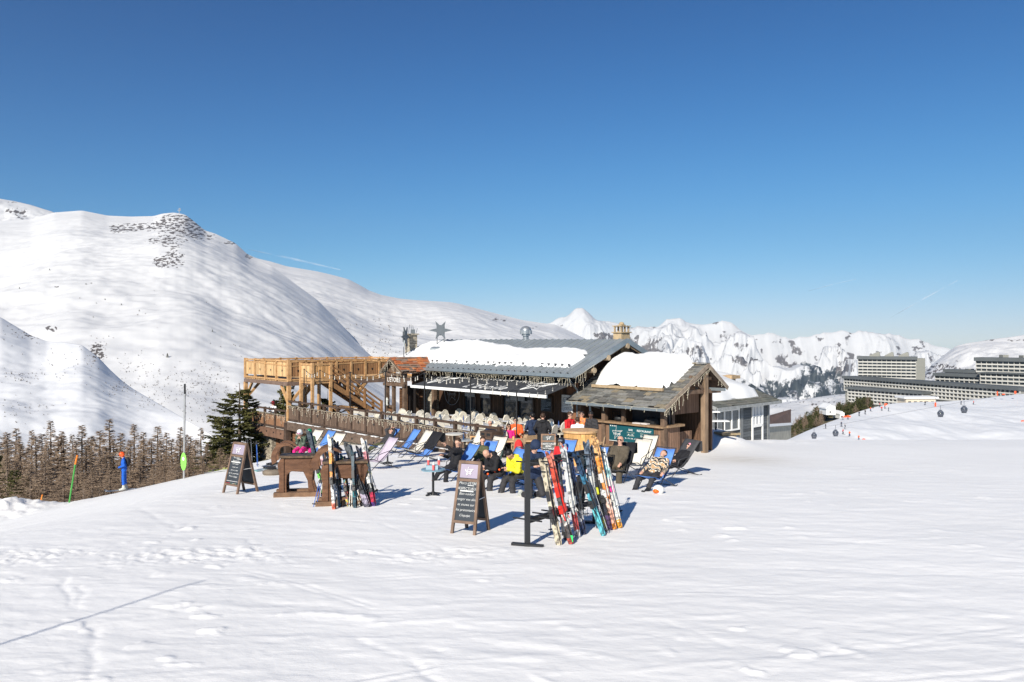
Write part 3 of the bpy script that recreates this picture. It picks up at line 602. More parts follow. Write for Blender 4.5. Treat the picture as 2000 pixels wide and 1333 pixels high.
# menu boards and the round sign
def board(name, s0, s1, z0, z1, mat, frame, t=WT - .06, parent=rest, fw=.05):
    f = MB(); f.box(Lp((s0 + s1) / 2, t, (z0 + z1) / 2), (abs(s1 - s0), .05, z1 - z0), A, B); o = f.build(name, frame, parent)
    g = MB(); g.box(Lp((s0 + s1) / 2, t - .03, (z0 + z1) / 2), (abs(s1 - s0) - 2 * fw, .02, z1 - z0 - 2 * fw), A, B); g.build('face', mat, o); return o
def menu_lines(s0, s1, z0, z1, rows, mat, parent, t, seed=1, h=.018):
    rr = random.Random(seed); mb = MB()
    for i in range(rows):
        z = z1 - (i + .5) * (z1 - z0) / rows; x = s1 - rr.uniform(0.01, 0.05)
        while x > s0 + .04:
            w = rr.uniform(.03, .11); w = min(w, x - s0 - .02); mb.box(Lp(x - w / 2, t, z), (w, .004, h), A, B); x -= w + rr.uniform(.012, .03)
            if rr.random() < .12: break
    mb.build('menu_writing', mat, parent)
CHALK = M('chalkboard', (0.035, 0.042, 0.052), 0.7, 0.15, 4, bump=.03); INK = flat('dark_ink', (.08, .08, .09))
wm = board('white_menu', s_at(1118, WT - .15), s_at(1097, WT - .15), z_at(806, .8, WT), z_at(772, .8, WT), flat('menu_paper', (.75, .75, .75)), WHITEP, t=WT - .12, fw=.01); wm.name = 'menu_board'
a, b = s_at(1118, WT - .15), s_at(1097, WT - .15); menu_lines(a + .04, b - .03, z_at(804, .8, WT), z_at(776, .8, WT), 13, INK, wm, WT - .167, 4)
a, b = s_at(1078, WT - .1), s_at(1055, WT - .1); z0, z1 = z_at(806, 2.2, WT), z_at(775, 2.2, WT)
bm = board('menu_board', a, b, z0, z1, CHALK, BEAMD, t=WT - .06); menu_lines(a + .05, b - .05, z0 + .05, z1 - .08, 12, flat('chalk_blue', (.35, .42, .50)), bm, WT - .105, 9, .012)
sc_, zc = s_at(884, WT), z_at(764, 9.5, WT)
mb = MB(); N_ = 40
for i in range(N_):
    a0, a1 = 2 * math.pi * i / N_, 2 * math.pi * (i + 1) / N_
    for r_ in (.64, ): mb.tube(Lp(sc_ + r_ * math.cos(a0), WT - .05, zc - .1 + r_ * math.sin(a0)), Lp(sc_ + r_ * math.cos(a1), WT - .05, zc - .1 + r_ * math.sin(a1)), .018, 5)
rs = mb.build('round_sign', flat('dull_silver', (.30, .29, .29), .5), rest)
def star_pts(c, R_, r_, X, Y, n=5, rot=math.pi / 2): return [c + X * (math.cos(rot + math.pi * i / n) * (R_ if i % 2 == 0 else r_)) + Y * (math.sin(rot + math.pi * i / n) * (R_ if i % 2 == 0 else r_)) for i in range(2 * n)]
def star_logo(c, R_, X, Y, mat, parent, th=.012, lift=.012, words=True):
    """the hand-drawn five-pointed star with the restaurant's name across it"""
    X, Y = Vector(X).normalized(), Vector(Y).normalized(); Z = X.cross(Y); c = Vector(c) + Z * lift; p = star_pts(c, R_, R_ * .42, X, Y, rot=math.pi / 2 + .12)
    mb = MB(); p[2] = p[2] + X * -.05 * R_; p[8] = p[8] + (X * .25 + Y * .1) * R_; p[4] = p[4] - Y * .12 * R_
    for i in range(10):
        if i in (1, 9): continue
        mb.tube(p[i], p[(i + 1) % 10], th * (1.2 if i % 2 else .8), 4)
    o = mb.build('star_logo', mat, parent)
    if words:
        text_mesh('lettering', "L'Étoile", R_ * .52, c - Y * R_ * .25, X, Y, mat, o, shear=.3); text_mesh('lettering', 'BAR RESTAURANT', R_ * .24, c + Y * R_ * .28, X, Y, mat, o)
    return o
mA = -A
star_logo(Lp(sc_, WT - .06, zc - .1), .5, mA, UP, flat('dull_silver2', (.30, .29, .29), .5), rs, .014)
# awning
AZ, AT = -2.33, -1.45
aw = None
a0, a1 = s_at(1066, AT), s_at(804, AT); AZt = -1.72
mb = MB(); mb.prism([Lp(a0, AT, AZ + .06), Lp(a1, AT, AZ + .06), Lp(a1 - .1, WT - .1, AZt), Lp(a0 + .1, WT - .1, AZt)], (0, 0, -.02))
aw = mb.build('awning', DGREY, rest)
mb = MB(); mb.beam(Lp(a0 - .05, AT, AZ), Lp(a1 + .05, AT, AZ), .09, .13); mb.build('front_bar', WHITEP, aw)
for s in (a0 + .5, (a0 + a1) / 2, a1 - .6): mb = MB(); mb.beam(Lp(s, AT + .05, AZ - .06), Lp(s + .5, (AT + WT) / 2, AZ + .12), .06, .07); mb.beam(Lp(s + .5, (AT + WT) / 2, AZ + .12), Lp(s, WT, AZt - .1), .06, .07); mb.build('folding_arm', WHITEP, aw)
mb = MB(); mb.box(Lp((a0 + a1) / 2, WT - .1, AZt + .02), (abs(a1 - a0), .16, .16), A, B); mb.build('cassette', DGREY, aw)
up_aw = (Lp(0, WT - .1, AZt) - Lp(0, AT, AZ + .06)).normalized(); pa = lambda s, k: Lp(s, AT + (WT - .1 - AT) * k, AZ + .06 + (AZt - AZ - .06) * k)
text_mesh('lettering', "BAR - RESTAURANT", .50, pa(s_at(950, -.2), .66), mA, up_aw, LETTER, aw, shear=.1, space=1.3)
text_mesh('lettering', "L'Étoile", .85, pa(s_at(948, -.9), .12), mA, up_aw, LETTER, aw, shear=.35, space=1.15)
star_logo(pa(s_at(1050, -.3), .50), .75, mA, up_aw, LETTER, aw, .018, .02)
star_logo(pa(s_at(868, -.2), .50), .75, mA, up_aw, LETTER, aw, .018, .02)
icicle_lights('fairy_lights', [Lp(.1, -.1, EZ - .16), Lp(12.9, -.1, EZ - .16)], rest, (.10, .38), .11, 3)
icicle_lights('fairy_lights', [Lp(-.12, .1, EZ - .1), Lp(-.12, 1.3, -1.0)], rest, (.2, .7), .12, 4)
# chimneys and vent
ch = Lp(4.6, 6.0, 0)
def chimney(name, c, w, z0, z1, parent, label=None):
    mb = MB(); mb.box((c.x, c.y, (z0 + z1) / 2), (w, w * .8, z1 - z0), B, A); mb.box((c.x, c.y, z1 + .02), (w * 1.2, w, .05), B, A)
    for i in (-1, 0, 1):
        for j in (-1, 1): p = c + B * (i * w * .42) + A * (j * w * .32); mb.box((p.x, p.y, z1 + .17), (.07, .07, .26), B, A)
    mb.box((c.x, c.y, z1 + .32), (w * 1.1, w * .95, .045), B, A); mb.ell((c.x, c.y, z1 + .42), (.13, .11, .1)); mb.box((c.x, c.y, z1 + .36), (.3, .25, .06), B, A)
    return mb.build(name, M('chimney_stone', (.38, .29, .18), .9, .35, 3, bump=.4), parent)
c_ = P(1214, 660, 36.5); chimney('chimney', Vector((c_.x, c_.y, 0)), .62, -.6, z_at(650, 0, 0) * 36.5 / 33, rest)
c_ = P(1027, 660, 41.5); mb = MB(); zb = lambda v: -(v - 666) / F * 41.5
mb.tube((c_.x, c_.y, -.5), (c_.x, c_.y, zb(650)), .16, 14); mb.mat(0); mb.tube((c_.x, c_.y, zb(656)), (c_.x, c_.y, zb(652)), .23, 16); mb.tube((c_.x, c_.y, zb(652)), (c_.x, c_.y, zb(645)), .31, 18)
mb.ell((c_.x, c_.y, zb(646)), (.31, .31, .26), n=18, m=10)
for i in range(8):
    a_ = i * math.pi / 4; mb.box((c_.x + .31 * math.cos(a_), c_.y + .31 * math.sin(a_), zb(649)), (.05, .05, .2))
mb.build('roof_vent', flat('galvanised', (.36, .38, .40), .35, .6, .5), rest)
# rear wing of the roof beyond the ridge, left of the vent
mb = MB(); pL, pR = P(861, 668, 45.5), P(1016, 662.5, 43.0)
pL2, pR2 = P(840, 680, 43.6), P(1016, 676, 41.4)
mb.prism([pL2, pR2, pR, pL], (0, 0, -.12)); mb.prism([pL, pR, pR + B * 2 - UP, pL + B * 2 - UP], (0, 0, -.12)); mb.build('rear_roof', ZINC, rest)

# ---------------------------------------------------------------- star sculptures on the roof, left stone chimney
def star8(name, u, v, y, R_, yaw, label):
    c = P(u, v, y); X = Vector((math.cos(yaw), math.sin(yaw), 0)); Y = UP
    root = empty(name, (c.x, c.y, c.z - 1.2), label, 'star sculpture', 'metal stars on the roof')
    pts = []
    tips = [(0, 1.25), (60, 1.25), (120, 1.25), (180, 1.3), (240, 1.25), (300, 1.25)]
    for k in range(6):
        a = R(60 * k); b = R(60 * k + 30); pts += [c + X * math.cos(a) * R_ * (1.25 if k in (0, 3) else 1.05) + Y * math.sin(a) * R_ * 1.08, c + X * math.cos(b) * R_ * .42 + Y * math.sin(b) * R_ * .42]
    mb = MB(); mb.prism(pts, X.cross(Y) * .07); mb.build('star_plate', flat('grey_steel', (.11, .125, .14), .45, .4), root)
    mb = MB(); Z = X.cross(Y); w = R_ * .36
    for sx in (-1, 1): mb.box(c + X * sx * w + Z * -.03, (.06, .06, w * 2.6), X, Z); mb.box(c + Y * sx * w * 1.3 + Z * -.03, (w * 2, .06, .06), X, Z)
    mb.build('lamp_frame', flat('dark_steel', (.07, .08, .09), .5, .3), root)
    mb = MB()
    for sx in (-1, 1): mb.tube(c + X * sx * w - UP * .1, c + X * sx * w - UP * 1.35, .025, 6)
    mb.build('support_pole', flat('dark_steel', (.07, .08, .09)), root); return root
star8('star_sculpture', 860.5, 645, 44.5, .56, R(0), 'grey steel six-pointed star facing forward above the ridge of the restaurant roof')
star8('star_sculpture', 791, 658, 44.0, .60, R(80), 'narrow grey steel star seen edge-on beside the left stone chimney')
mb = MB(); c = P(803, 680, 45); mb.box((c.x, c.y, c.z), (.52, .5, 1.6), A, B); r_ = random.Random(2)
mb.box((c.x, c.y, c.z + .82), (.7, .66, .07), A, B)
st = tag(mb.build('stone_chimney', STONE), 'pale stone chimney with antennas rising behind the red tiled porch', 'chimney')
mb = MB()
for i in range(5):
    x = c.x + r_.uniform(-.2, .3); mb.tube((x, c.y, c.z + .85), (x + r_.uniform(-.1, .1), c.y, c.z + .85 + r_.uniform(.3, .62)), .014, 4)
mb.box((c.x + .1, c.y, c.z + .95), (.25, .1, .3)); mb.build('antenna', flat('grey_steel', (.17, .19, .21)), st)

# ---------------------------------------------------------------- entrance porch with orange tiles
Pc = Lp(10.7, -1.6)
porch = empty('entrance_porch', Lp(11.7, -.8, TZ), 'small gabled timber porch with orange tiled roof and white letters', 'porch')
pa0, pa1, pt0, pt1 = 10.72, 12.85, -1.6, 1.0; pm = 11.85; pez, prz = -1.62, -.88
mb = MB(); eU = (Lp(pm, 0, prz) - Lp(pa0, 0, pez)); H = eU.length; eU.normalize(); shingles(mb, Lp(pa0, pt0, pez), B, eU, pt1 - pt0, H, .34, .17, .035, 5)
eU = (Lp(pm, 0, prz) - Lp(pa1, 0, pez)); H = eU.length; eU.normalize(); shingles(mb, Lp(pa1, pt0, pez), B, eU, pt1 - pt0, H, .34, .17, .035, 6)
pr = mb.build('roof', REDT, porch)
mb = MB()
for sa, sb in ((pa0, pm), (pa1, pm)):
    mb.prism([Lp(sa, pt0, pez - .03), Lp(sa, pt1, pez - .03), Lp(sb, pt1, prz - .03), Lp(sb, pt0, prz - .03)], (0, 0, -.05)); mb.beam(Lp(sa, pt0 - .02, pez - .07), Lp(sb, pt0 - .02, prz - .07), .06, .14)
mb.build('roof_boards', BEAM, pr)
for s in (10.95, 12.65): 
    for t in (-1.3, .6): mb = MB(); mb.box(Lp(s, t, (TZ + pez) / 2), (.2, .2, pez - TZ), A, B); mb.build('post', BEAM, porch)
mb = MB(); mb.box(Lp(11.95, -1.32, (TZ + pez) / 2 - .1), (.16, .16, pez - TZ - .2), A, B)
mb.build('post', BEAM, porch)
mb = MB(); mb.beam(Lp(10.8, -1.42, -2.32), Lp(12.8, -1.42, -2.32), .10, .16); mb.beam(Lp(10.8, -1.42, -1.78), Lp(12.8, -1.42, -1.78), .12, .16); mb.box(Lp(11.8, -1.36, -2.05), (1.7, .05, .42), A, B); mb.prism([Lp(11.1, -1.35, -1.66), Lp(12.6, -1.35, -1.66), Lp(pm, -1.35, -1.05)], B * .04); mb.box(Lp(12.3, -1.36, -3.5), (.55, .05, .12), A, B); mb.build('sign_beam', BEAM, porch)
text_mesh('lettering', "L'ETOILE", .33, Lp(11.75, -1.45, -2.17), mA, UP, LETTER, porch, space=1.0)
mb = MB(); mb.box(Lp(11.5, -1.0, -3.5), (.05, .5, 2.0), A, B); mb.box(Lp(12.3, -1.25, -4.0), (.6, .04, 1.0), A, B); mb.build('side_panel', BROWNZ, porch)
mb = MB(); mb.box(Lp(11.4, -.6, -3.45), (.9, .04, 2.1), A, B); mb.build('door', flat('dark_opening', (.012, .010, .010), .6), porch)  # near-black sheet, the shade of the porch opening put into its colour
icicle_lights('fairy_lights', [Lp(pa0, pt0 - .08, pez - .05), Lp(pm, pt0 - .08, prz - .1), Lp(pa1, pt0 - .08, pez - .05)], porch, (.15, .55), .12, 8)
# lantern hung on the porch
mb = MB(); c = Lp(12.35, -1.5, -3.45); mb.tube(c, c + UP * .05, .09, 8); mb.tube(c + UP * .05, c + UP * .28, .07, 8, .085); mb.tube(c + UP * .28, c + UP * .42, .1, 8, .02)
tag(mb.build('lantern', flat('lantern_white', (.55, .55, .5))), 'pale lantern hanging between the posts of the entrance porch', 'lantern')
# ================================================================ TERRACES, FENCES, UPPER DECK
FT = -4.55                                   # t of the long fence line
FL = s_at(563, FT); FR = -0.45               # left corner and right end of the raised terrace
terr = empty('terrace', Lp(5, -2, TZ), 'raised timber terrace of the restaurant with stone basement wall', 'terrace')
mb = MB(); mb.prism([Lp(-3.9, FT, TZ), Lp(FL, FT, TZ), Lp(FL, WT + .3, TZ), Lp(-1.2, WT + .3, TZ), Lp(-3.9, WT + .3, TZ)], (0, 0, -.22)); mb.build('terrace_floor', planks('grey_decking', (.25, .22, .19), .14, axis='t'), terr)
mb = MB(); zb0 = TZ - .33; mb.beam(Lp(FR + .4, FT - .08, zb0 + .08), Lp(FL + .12, FT - .08, zb0 + .08), .16, .46)
for i in range(16):
    s = FR + .9 + i * 1.0
    if s < FL: mb.mat(1).box(Lp(s, FT - .165, zb0 + .04), (.09, .02, .09), A, B); mb.mat(0)
mb.build('edge_beam', [M('terrace_beam', (.115, .08, .06), .85, .3, 4, (1, 1, 2)), BLACKM], terr)
mb = MB(); zt = zb0 - .15
def basement(s0, s1, z0=-8.2): mb.prism([Lp(s0, FT + .02, z0), Lp(s1, FT + .02, z0), Lp(s1, FT + .02, zt), Lp(s0, FT + .02, zt)], B * .3)
basement(FR + .4, FL - 2.6); basement(FL - 1.2, FL - .9); mb.build('basement_wall', STONE, terr)
mb = MB(); mb.box(Lp(FL - 1.9, FT + .25, -6.2), (1.4, .05, 2.6), A, B); mb.box(Lp(FL - .4, FT + .25, -6.2), (.9, .05, 2.6), A, B); mb.build('basement_door', BROWNZ, terr)
mb = MB(); mb.box(Lp(FL, FT - .05, -6.1), (.3, .3, 3.0), A, B); mb.build('corner_post', BEAMD, terr)
FENW = planks('fence_boards', (.12, .08, .058), .13, axis='s', gap=.4); FENB = planks('fence_boards_warm', (.235, .125, .07), .13, axis='s', gap=.4)
def fence(name, s0, s1, t, z, label, n, boards, pm, h=1.12, ax=A, bx=B, org=None, d=-1, holes=True, lights=True, seed=1, top=True, hi=False):
    org = org or (lambda s: Lp(s, t, 0)); L = s1 - s0
    root = empty(name, org(s0) + UP * z, label, 'fence', 'timber railings of the restaurant')
    for i in range(n + 1):
        p = org(s0 + L * i / n); m_ = MB(); m_.box(p + UP * (z + h / 2 + .01), (.13, .13, h + .14), ax, bx); m_.build('post', pm, root)
    r_ = MB(); r_.beam(org(s0) + UP * (z + h), org(s1) + UP * (z + h), .13, .09); r_.build('top_rail', pm, root)
    r_ = MB(); r_.beam(org(s0) + UP * (z + .86 * h - .14), org(s1) + UP * (z + (.86 * h - .14 if not hi else h - .1)), .08, .07); r_.beam(org(s0) + UP * (z + (.09 if not hi else .03)), org(s1) + UP * (z + (.09 if not hi else .03)), .08, .09); r_.build('rail', pm, root)
    for i in range(n):
        a, b = org(s0 + L * (i + .07) / n), org(s0 + L * (i + .93) / n); q = MB(); zc_, zh_ = (.60, .80) if hi else (.43, .64); q.beam((a + b) / 2 - (b - a) * .5 + UP * (z + zc_), b + UP * (z + zc_), .035, zh_)
        if holes:
            c = (a + b) / 2 + UP * (z + .5) + bx * (d * .022); q.mat(1); q.prism([c + UP * .06, c + ax * .035 + UP * .1, c + ax * .06 + UP * .04, c + UP * -.07, c - ax * .06 + UP * .04, c - ax * .035 + UP * .1], bx * d * .006)
        q.build('panel', [boards, BLACKM], root)
    return root
fence('terrace_fence', FR, FL, FT, TZ, 'long dark brown terrace fence with heart cut-outs and icicle lights', 13, FENW, BEAMD)
icicle_lights('fairy_lights', [Lp(FR + .6, FT - .1, TZ + .86), Lp(FL, FT - .1, TZ + .9)], None, (.12, .5), .15, 12, 'cream icicle lights draped along the long terrace fence')
# snow lying between boards and on ledges
mb = MB(); rr = random.Random(4)
for i in range(40):
    s = rr.uniform(FR + .5, FL - .3); L_ = rr.uniform(.15, .5); mb.box(Lp(s, FT - .09, TZ - .015), (L_, .13, rr.uniform(.03, .06)), A, B)
mb.build('snow_rim', SNOWPILE, terr)
# lower side terrace to the left
LZ = TZ - .52; SLF = s_at(479, FT)
t2 = empty('lower_terrace', Lp(FL + 1.5, FT + 1.5, LZ), 'small lower timber terrace at the left corner on a stone pier', 'terrace')
mb = MB(); mb.prism([Lp(FL + .15, FT, LZ), Lp(SLF, FT, LZ), Lp(SLF, FT + 5, LZ), Lp(FL + .15, FT + 5, LZ)], (0, 0, -.2)); mb.build('terrace_floor', MATS['grey_decking'], t2)
mb = MB(); mb.beam(Lp(FL + .16, FT - .08, LZ - .30), Lp(SLF, FT - .08, LZ - .30), .16, .5)
for i in range(4): mb.mat(1).box(Lp(FL + .6 + i * .95, FT - .165, LZ - .25), (.09, .02, .09), A, B); mb.mat(0)
mb.build('edge_beam', [M('lower_beam', (.16, .09, .06), .85, .3, 4), BLACKM], t2)
mb = MB(); sp0, sp1 = s_at(531, FT + .3), s_at(508, FT + .3); mb.prism([Lp(sp0, FT + .3, -9.5), Lp(sp1, FT + .3, -9.5), Lp(sp1, FT + .3, LZ - .4), Lp(sp0, FT + .3, LZ - .4)], B * .9); mb.build('stone_pier', STONE, t2)
mb = MB(); mb.box(Lp(s_at(540, FT + .6), FT + .6, -7), (.8, .08, 3.2), A, B); mb.build('basement_door', BROWNZ, t2)
fence('terrace_fence', FL + .2, SLF, FT, LZ, 'short reddish brown fence of the lower left terrace under icicle lights', 4, FENB, BEAMD, h=1.05)
icicle_lights('fairy_lights', [Lp(FL + .2, FT - .1, LZ + .84), Lp(SLF, FT - .1, LZ + .84)], None, (.12, .5), .13, 13, 'cream icicle lights hanging on the short lower left fence')
# ---- upper pine deck
DZ = -2.22
deck = empty('upper_deck', Lp(FL + 2, FT + 2, DZ), 'new pine sun deck on braced posts with a staircase down to the terrace', 'deck')
BT = 9.0
mb = MB(); mb.prism([Lp(FL, FT + .03, DZ), Lp(SLF, FT + .03, DZ), Lp(SLF, FT + BT, DZ), Lp(FL, FT + BT, DZ)], (0, 0, -.12)); mb.build('deck_floor', NEWP, deck)
mb = MB(); mb.beam(Lp(FL - .05, FT + .0, DZ - .2), Lp(SLF, FT + .0, DZ - .2), .16, .22); mb.beam(Lp(FL, FT + .08, DZ - .2), Lp(FL, FT + BT, DZ - .2), .14, .22); mb.beam(Lp(SLF, FT + .08, DZ - .2), Lp(SLF, FT + BT, DZ - .2), .14, .22)
mb.build('rim_beam', M('deck_rim', (.17, .115, .09), .8, .25, 4), deck)
mb = MB()
for t in (2.2, 4.4, 6.6): mb.beam(Lp(FL + .1, FT + t, DZ - .22), Lp(SLF, FT + t, DZ - .22), .12, .2)
mb.build('joist', NEWW, deck)
for s in (FL, SLF):
    for t in (FT + .03, FT + 4.0, FT + 8.0):
        if s == FL and t > FT + 5: continue
        m_ = MB(); m_.box(Lp(s, t, (DZ - .3 + LZ - .1) / 2), (.2, .2, DZ - .3 - LZ + .1), A, B); po = m_.build('post', NEWW, deck)
        b_ = MB(); dd = 1 if s == FL else -1
        b_.beam(Lp(s, t, DZ - 1.35), Lp(s + dd * .95, t, DZ - .32), .12, .14)
        b_.beam(Lp(s, t, DZ - 1.35), Lp(s, t + .95, DZ - .32), .12, .14); b_.build('brace', NEWW, po)
fence('deck_railing', FL, SLF, FT, DZ, 'pale pine railing with cut-outs along the front of the upper deck', 4, NEWP, NEWW, h=1.1, hi=True)
fence('deck_railing', FT + .1, FT + 6.9, FT, DZ, 'orange-brown plank railing on the right side of the upper deck, reaching the tiled porch', 7, TEAKT, NEWW, h=1.08, ax=B, bx=A, org=lambda q: Lp(FL, q, 0), d=-1, hi=True)
fence('deck_railing', FT + .1, FT + 8.9, FT, DZ, 'weathered far left side railing of the upper deck', 8, NEWPT, NEWW, h=1.08, ax=B, bx=A, org=lambda q: Lp(SLF, q, 0), holes=False, hi=True)
fence('deck_railing', FL, SLF, FT, DZ, 'plank railing at the back of the upper deck against the snow slope', 4, NEWP, NEWW, h=1.08, org=lambda q: Lp(q, FT + BT, 0), holes=False, hi=True)
# landing and staircase
Lc = Vector((-10.9, 41.95, 0)); ls0 = (Lc - O0).dot(A); lt0 = (Lc - O0).dot(B)
land = empty('stair_landing', Lp(ls0, lt0, DZ), 'pine landing box with plank sides at the head of the deck stairs', 'stair landing')
mb = MB(); mb.prism([Lp(ls0, lt0, DZ), Lp(ls0 + 1.35, lt0, DZ), Lp(ls0 + 1.35, lt0 + 1.15, DZ), Lp(ls0, lt0 + 1.15, DZ)], (0, 0, -.12)); mb.build('landing_floor', NEWW, land)
for (p, q) in ((Lp(ls0, lt0, 0), Lp(ls0 + 1.35, lt0, 0)), (Lp(ls0, lt0, 0), Lp(ls0, lt0 + 1.05, 0))):
    m_ = MB(); m_.beam(p + UP * (DZ + .52), q + UP * (DZ + .52), .04, .66); m_.build('panel', NEWP if (q - p).dot(A) > .5 else NEWPT, land)
    m_ = MB(); m_.beam(p + UP * (DZ + .93), q + UP * (DZ + .93), .12, .1); m_.beam(p + UP * (DZ + .08), q + UP * (DZ + .08), .1, .14); m_.build('rail', NEWW, land)
for (ds, dt) in ((0, 0), (1.35, 0), (0, 1.1), (1.35, 1.1)):
    m_ = MB(); zt_ = DZ + 1.02; m_.box(Lp(ls0 + ds, lt0 + dt, (zt_ + TZ) / 2), (.15, .15, zt_ - TZ), A, B); m_.build('post', NEWW, land)
stair = empty('staircase', Lp(ls0 + .5, lt0 + 1.2, TZ), 'open pine staircase descending from the deck landing to the terrace', 'staircase')
st0 = lt0 + 1.1; run = 3.3; drop = DZ - TZ
def sp(t_, ds, dz=0): return Lp(ls0 + ds, st0 + run * t_, DZ - drop * t_ + dz)
for ds in (.02, .95):
    m_ = MB(); m_.beam(sp(0, ds, -.12), sp(1, ds, .05), .07, .26); m_.build('stringer', STW, stair)
    m_ = MB(); m_.beam(sp(0, ds, .95), sp(1, ds, .98), .09, .08); m_.beam(sp(0, ds, .68), sp(1, ds, .7), .05, .1); m_.beam(sp(0, ds, .42), sp(1, ds, .44), .05, .1); m_.build('handrail', STW, stair)
    for k in (.33, .66, 1.0): m_ = MB(); m_.box(sp(k, ds, .45), (.12, .12, 1.15), A, B); m_.build('post', STW, stair)
for k in range(11):
    m_ = MB(); m_.box(sp((k + .5) / 11, .48, -.05), (.86, .28, .045), A, B); m_.build('step', M('dark_step', (.07, .055, .045), .8), stair)
# picnic table and wooden lounge seen under the deck
mb = MB(); c = Lp(FL - 1.6, FT + 2.6, TZ); mb.box(c + UP * .74, (1.8, .75, .06), A, B)
for q in (-.7, .7): mb.beam(c + A * q - B * .35, c + A * q + B * .3 + UP * .72, .08, .08); mb.beam(c + A * q + B * .35, c + A * q - B * .3 + UP * .72, .08, .08)
for q in (-.65, .65): mb.box(c + B * q + UP * .45, (1.8, .25, .05), A, B)
tag(mb.build('picnic_table', NEWW), 'tan wooden picnic table under the landing of the pine stairs', 'picnic table')
# ---- light poles along the fence with drooping bulb strings
poles = [(594, 720), (625, 722), (684, 726), (753, 724), (829, 728), (919, 730), (1009, 762)]
tops = []
for i, (u, v) in enumerate(poles):
    t = FT + .18; s = s_at(u, t); zt_ = z_at(v, s, t); tops.append(Lp(s, t, zt_)); mb = MB(); mb.tube(Lp(s, t, TZ), Lp(s, t, zt_), .028, 6); mb.box(Lp(s, t, zt_ - .04), (.12, .03, .03), A, B)
    lab = ['thin dark light pole in front of the pine landing', 'thin dark light pole left of the staircase', 'thin dark light pole in front of the staircase', 'thin dark light pole in front of the tiled porch', 'thin dark light pole by the left end of the awning', 'thin dark light pole in front of the awning lettering', 'thin short light pole under the right half of the awning'][i]
    tag(mb.build('light_pole', BLACKM), lab, 'light pole', 'light poles along the terrace fence')
mb = MB(); bl = empty('string_lights', tops[0], 'drooping strings of bulbs between the thin terrace poles and the eave', 'string lights')
rr = random.Random(5); bulbs = []
tops2 = tops + []
def droop(p, q, sag, n=12): return [p.lerp(q, i / n) - UP * sag * 4 * (i / n) * (1 - i / n) for i in range(n + 1)]
for p, q in zip(tops[:-1], tops[1:]):
    pts = droop(p, q, .28); mb.path(pts, .012, 4); bulbs += pts[2:-1:2]
for p, q in ((tops[3], Lp(9.0, .4, -1.75)), (tops[4], Lp(6.5, .3, -1.7)), (tops[5], Lp(3.0, .3, -1.7)), (tops[6], Lp(.9, .3, -1.75))):
    pts = droop(p, q, .25); mb.path(pts, .01, 4); bulbs += pts[3:-1:2]
mb.build('cable', BLACKM, bl)
bd = None; BULB = flat('bulb_glass', (.55, .52, .46), .25, spec=.7)
for p in bulbs:
    if bd is None:
        mb = MB(); mb.ell((p.x, p.y, p.z - .15), (.032, .032, .045), n=8, m=5); mb.tube(p, (p.x, p.y, p.z - .1), .02, 5); bd = mb.build('bulb', BULB, bl); b0 = p
    else: c = bd.copy(); COL.objects.link(c); c.parent = bl; c.location = p - b0

# ================================================================ BAR HUT WITH STONE-SLAB ROOF
E = Vector((5.98, 29.8, 0))
def Hp(s, t, z=0.0): return E + A * s + B * t + UP * z
HS, HT, HE, HR, HB = 5.3, 2.82, -2.58, -.98, 4.2
hut = empty('bar_hut', Hp(2.5, 2, TZ), 'open-fronted timber bar hut with stone-slab roof, deep snow and green sign', 'bar hut')
mb = MB(); eU = Hp(0, HT, HR) - Hp(0, 0, HE); Hh = eU.length; eU.normalize(); shingles(mb, Hp(0, 0, HE), A, eU, HS, Hh, .36, .20, .045, 11, .13)
eU2 = Hp(0, HT, HR) - Hp(0, HB, -1.95); H2 = eU2.length; eU2.normalize(); shingles(mb, Hp(0, HB, -1.95), A, eU2, HS, H2, .42, .26, .045, 12, .1)
for i in range(13): mb.box(Hp(.2 + i * .42, HT, HR + .06), (.44, .3, .04), A, B)
hr = mb.build('roof', SLATE, hut)
mb = MB(); mb.prism([Hp(.05, .02, HE - .04), Hp(HS, .02, HE - .04), Hp(HS, HT, HR - .04), Hp(.05, HT, HR - .04)], (0, 0, -.06)); mb.prism([Hp(.05, HB - .02, -1.99), Hp(HS, HB - .02, -1.99), Hp(HS, HT, HR - .04), Hp(.05, HT, HR - .04)], (0, 0, -.06)); mb.build('roof_boards', BEAMD, hr)
mb = MB(); mb.beam(Hp(-.02, -.05, HE - .05), Hp(-.02, HT, HR - .02), .05, .16); mb.beam(Hp(-.02, HT, HR - .02), Hp(-.02, HB + .05, -2.0), .05, .16); mb.build('barge_board', M('grey_barge', (.25, .20, .155), .85, .3), hr)
mb = MB(); mb.beam(Hp(.75, .80, HE + .62), Hp(HS - .7, .80, HE + .62), .09, .12); mb.build('snow_stop_log', M('pale_log', (.36, .27, .17), .85), hr)
def hz(S, T):   # roof height in the chalet frame coordinates
    s = S + 4.6; t = T - .38; return np.where(t < HT, HE + (HR - HE) * t / HT, HR - (HR + 1.95) * (t - HT) / (HB - HT)) + .06
OFS = (E - O0).dot(A); OFT = (E - O0).dot(B)
def hzf(S, T):
    t = T - OFT; return np.where(t < HT, HE + (HR - HE) * t / HT, HR - (HR + 1.95) * (t - HT) / (HB - HT)) + .05
snow_pillow('roof_snow', [(OFS + a, OFT + b) for a, b in ((.95, .95), (3, .92), (4.5, .92), (4.85, 1.5), (4.9, 3.1), (3.4, 3.7), (1.7, 3.6), (.85, 3.1), (.62, 2.4), (.72, 1.5))], hzf, .46, hr, seed=9, edge=.45, lump=.05)
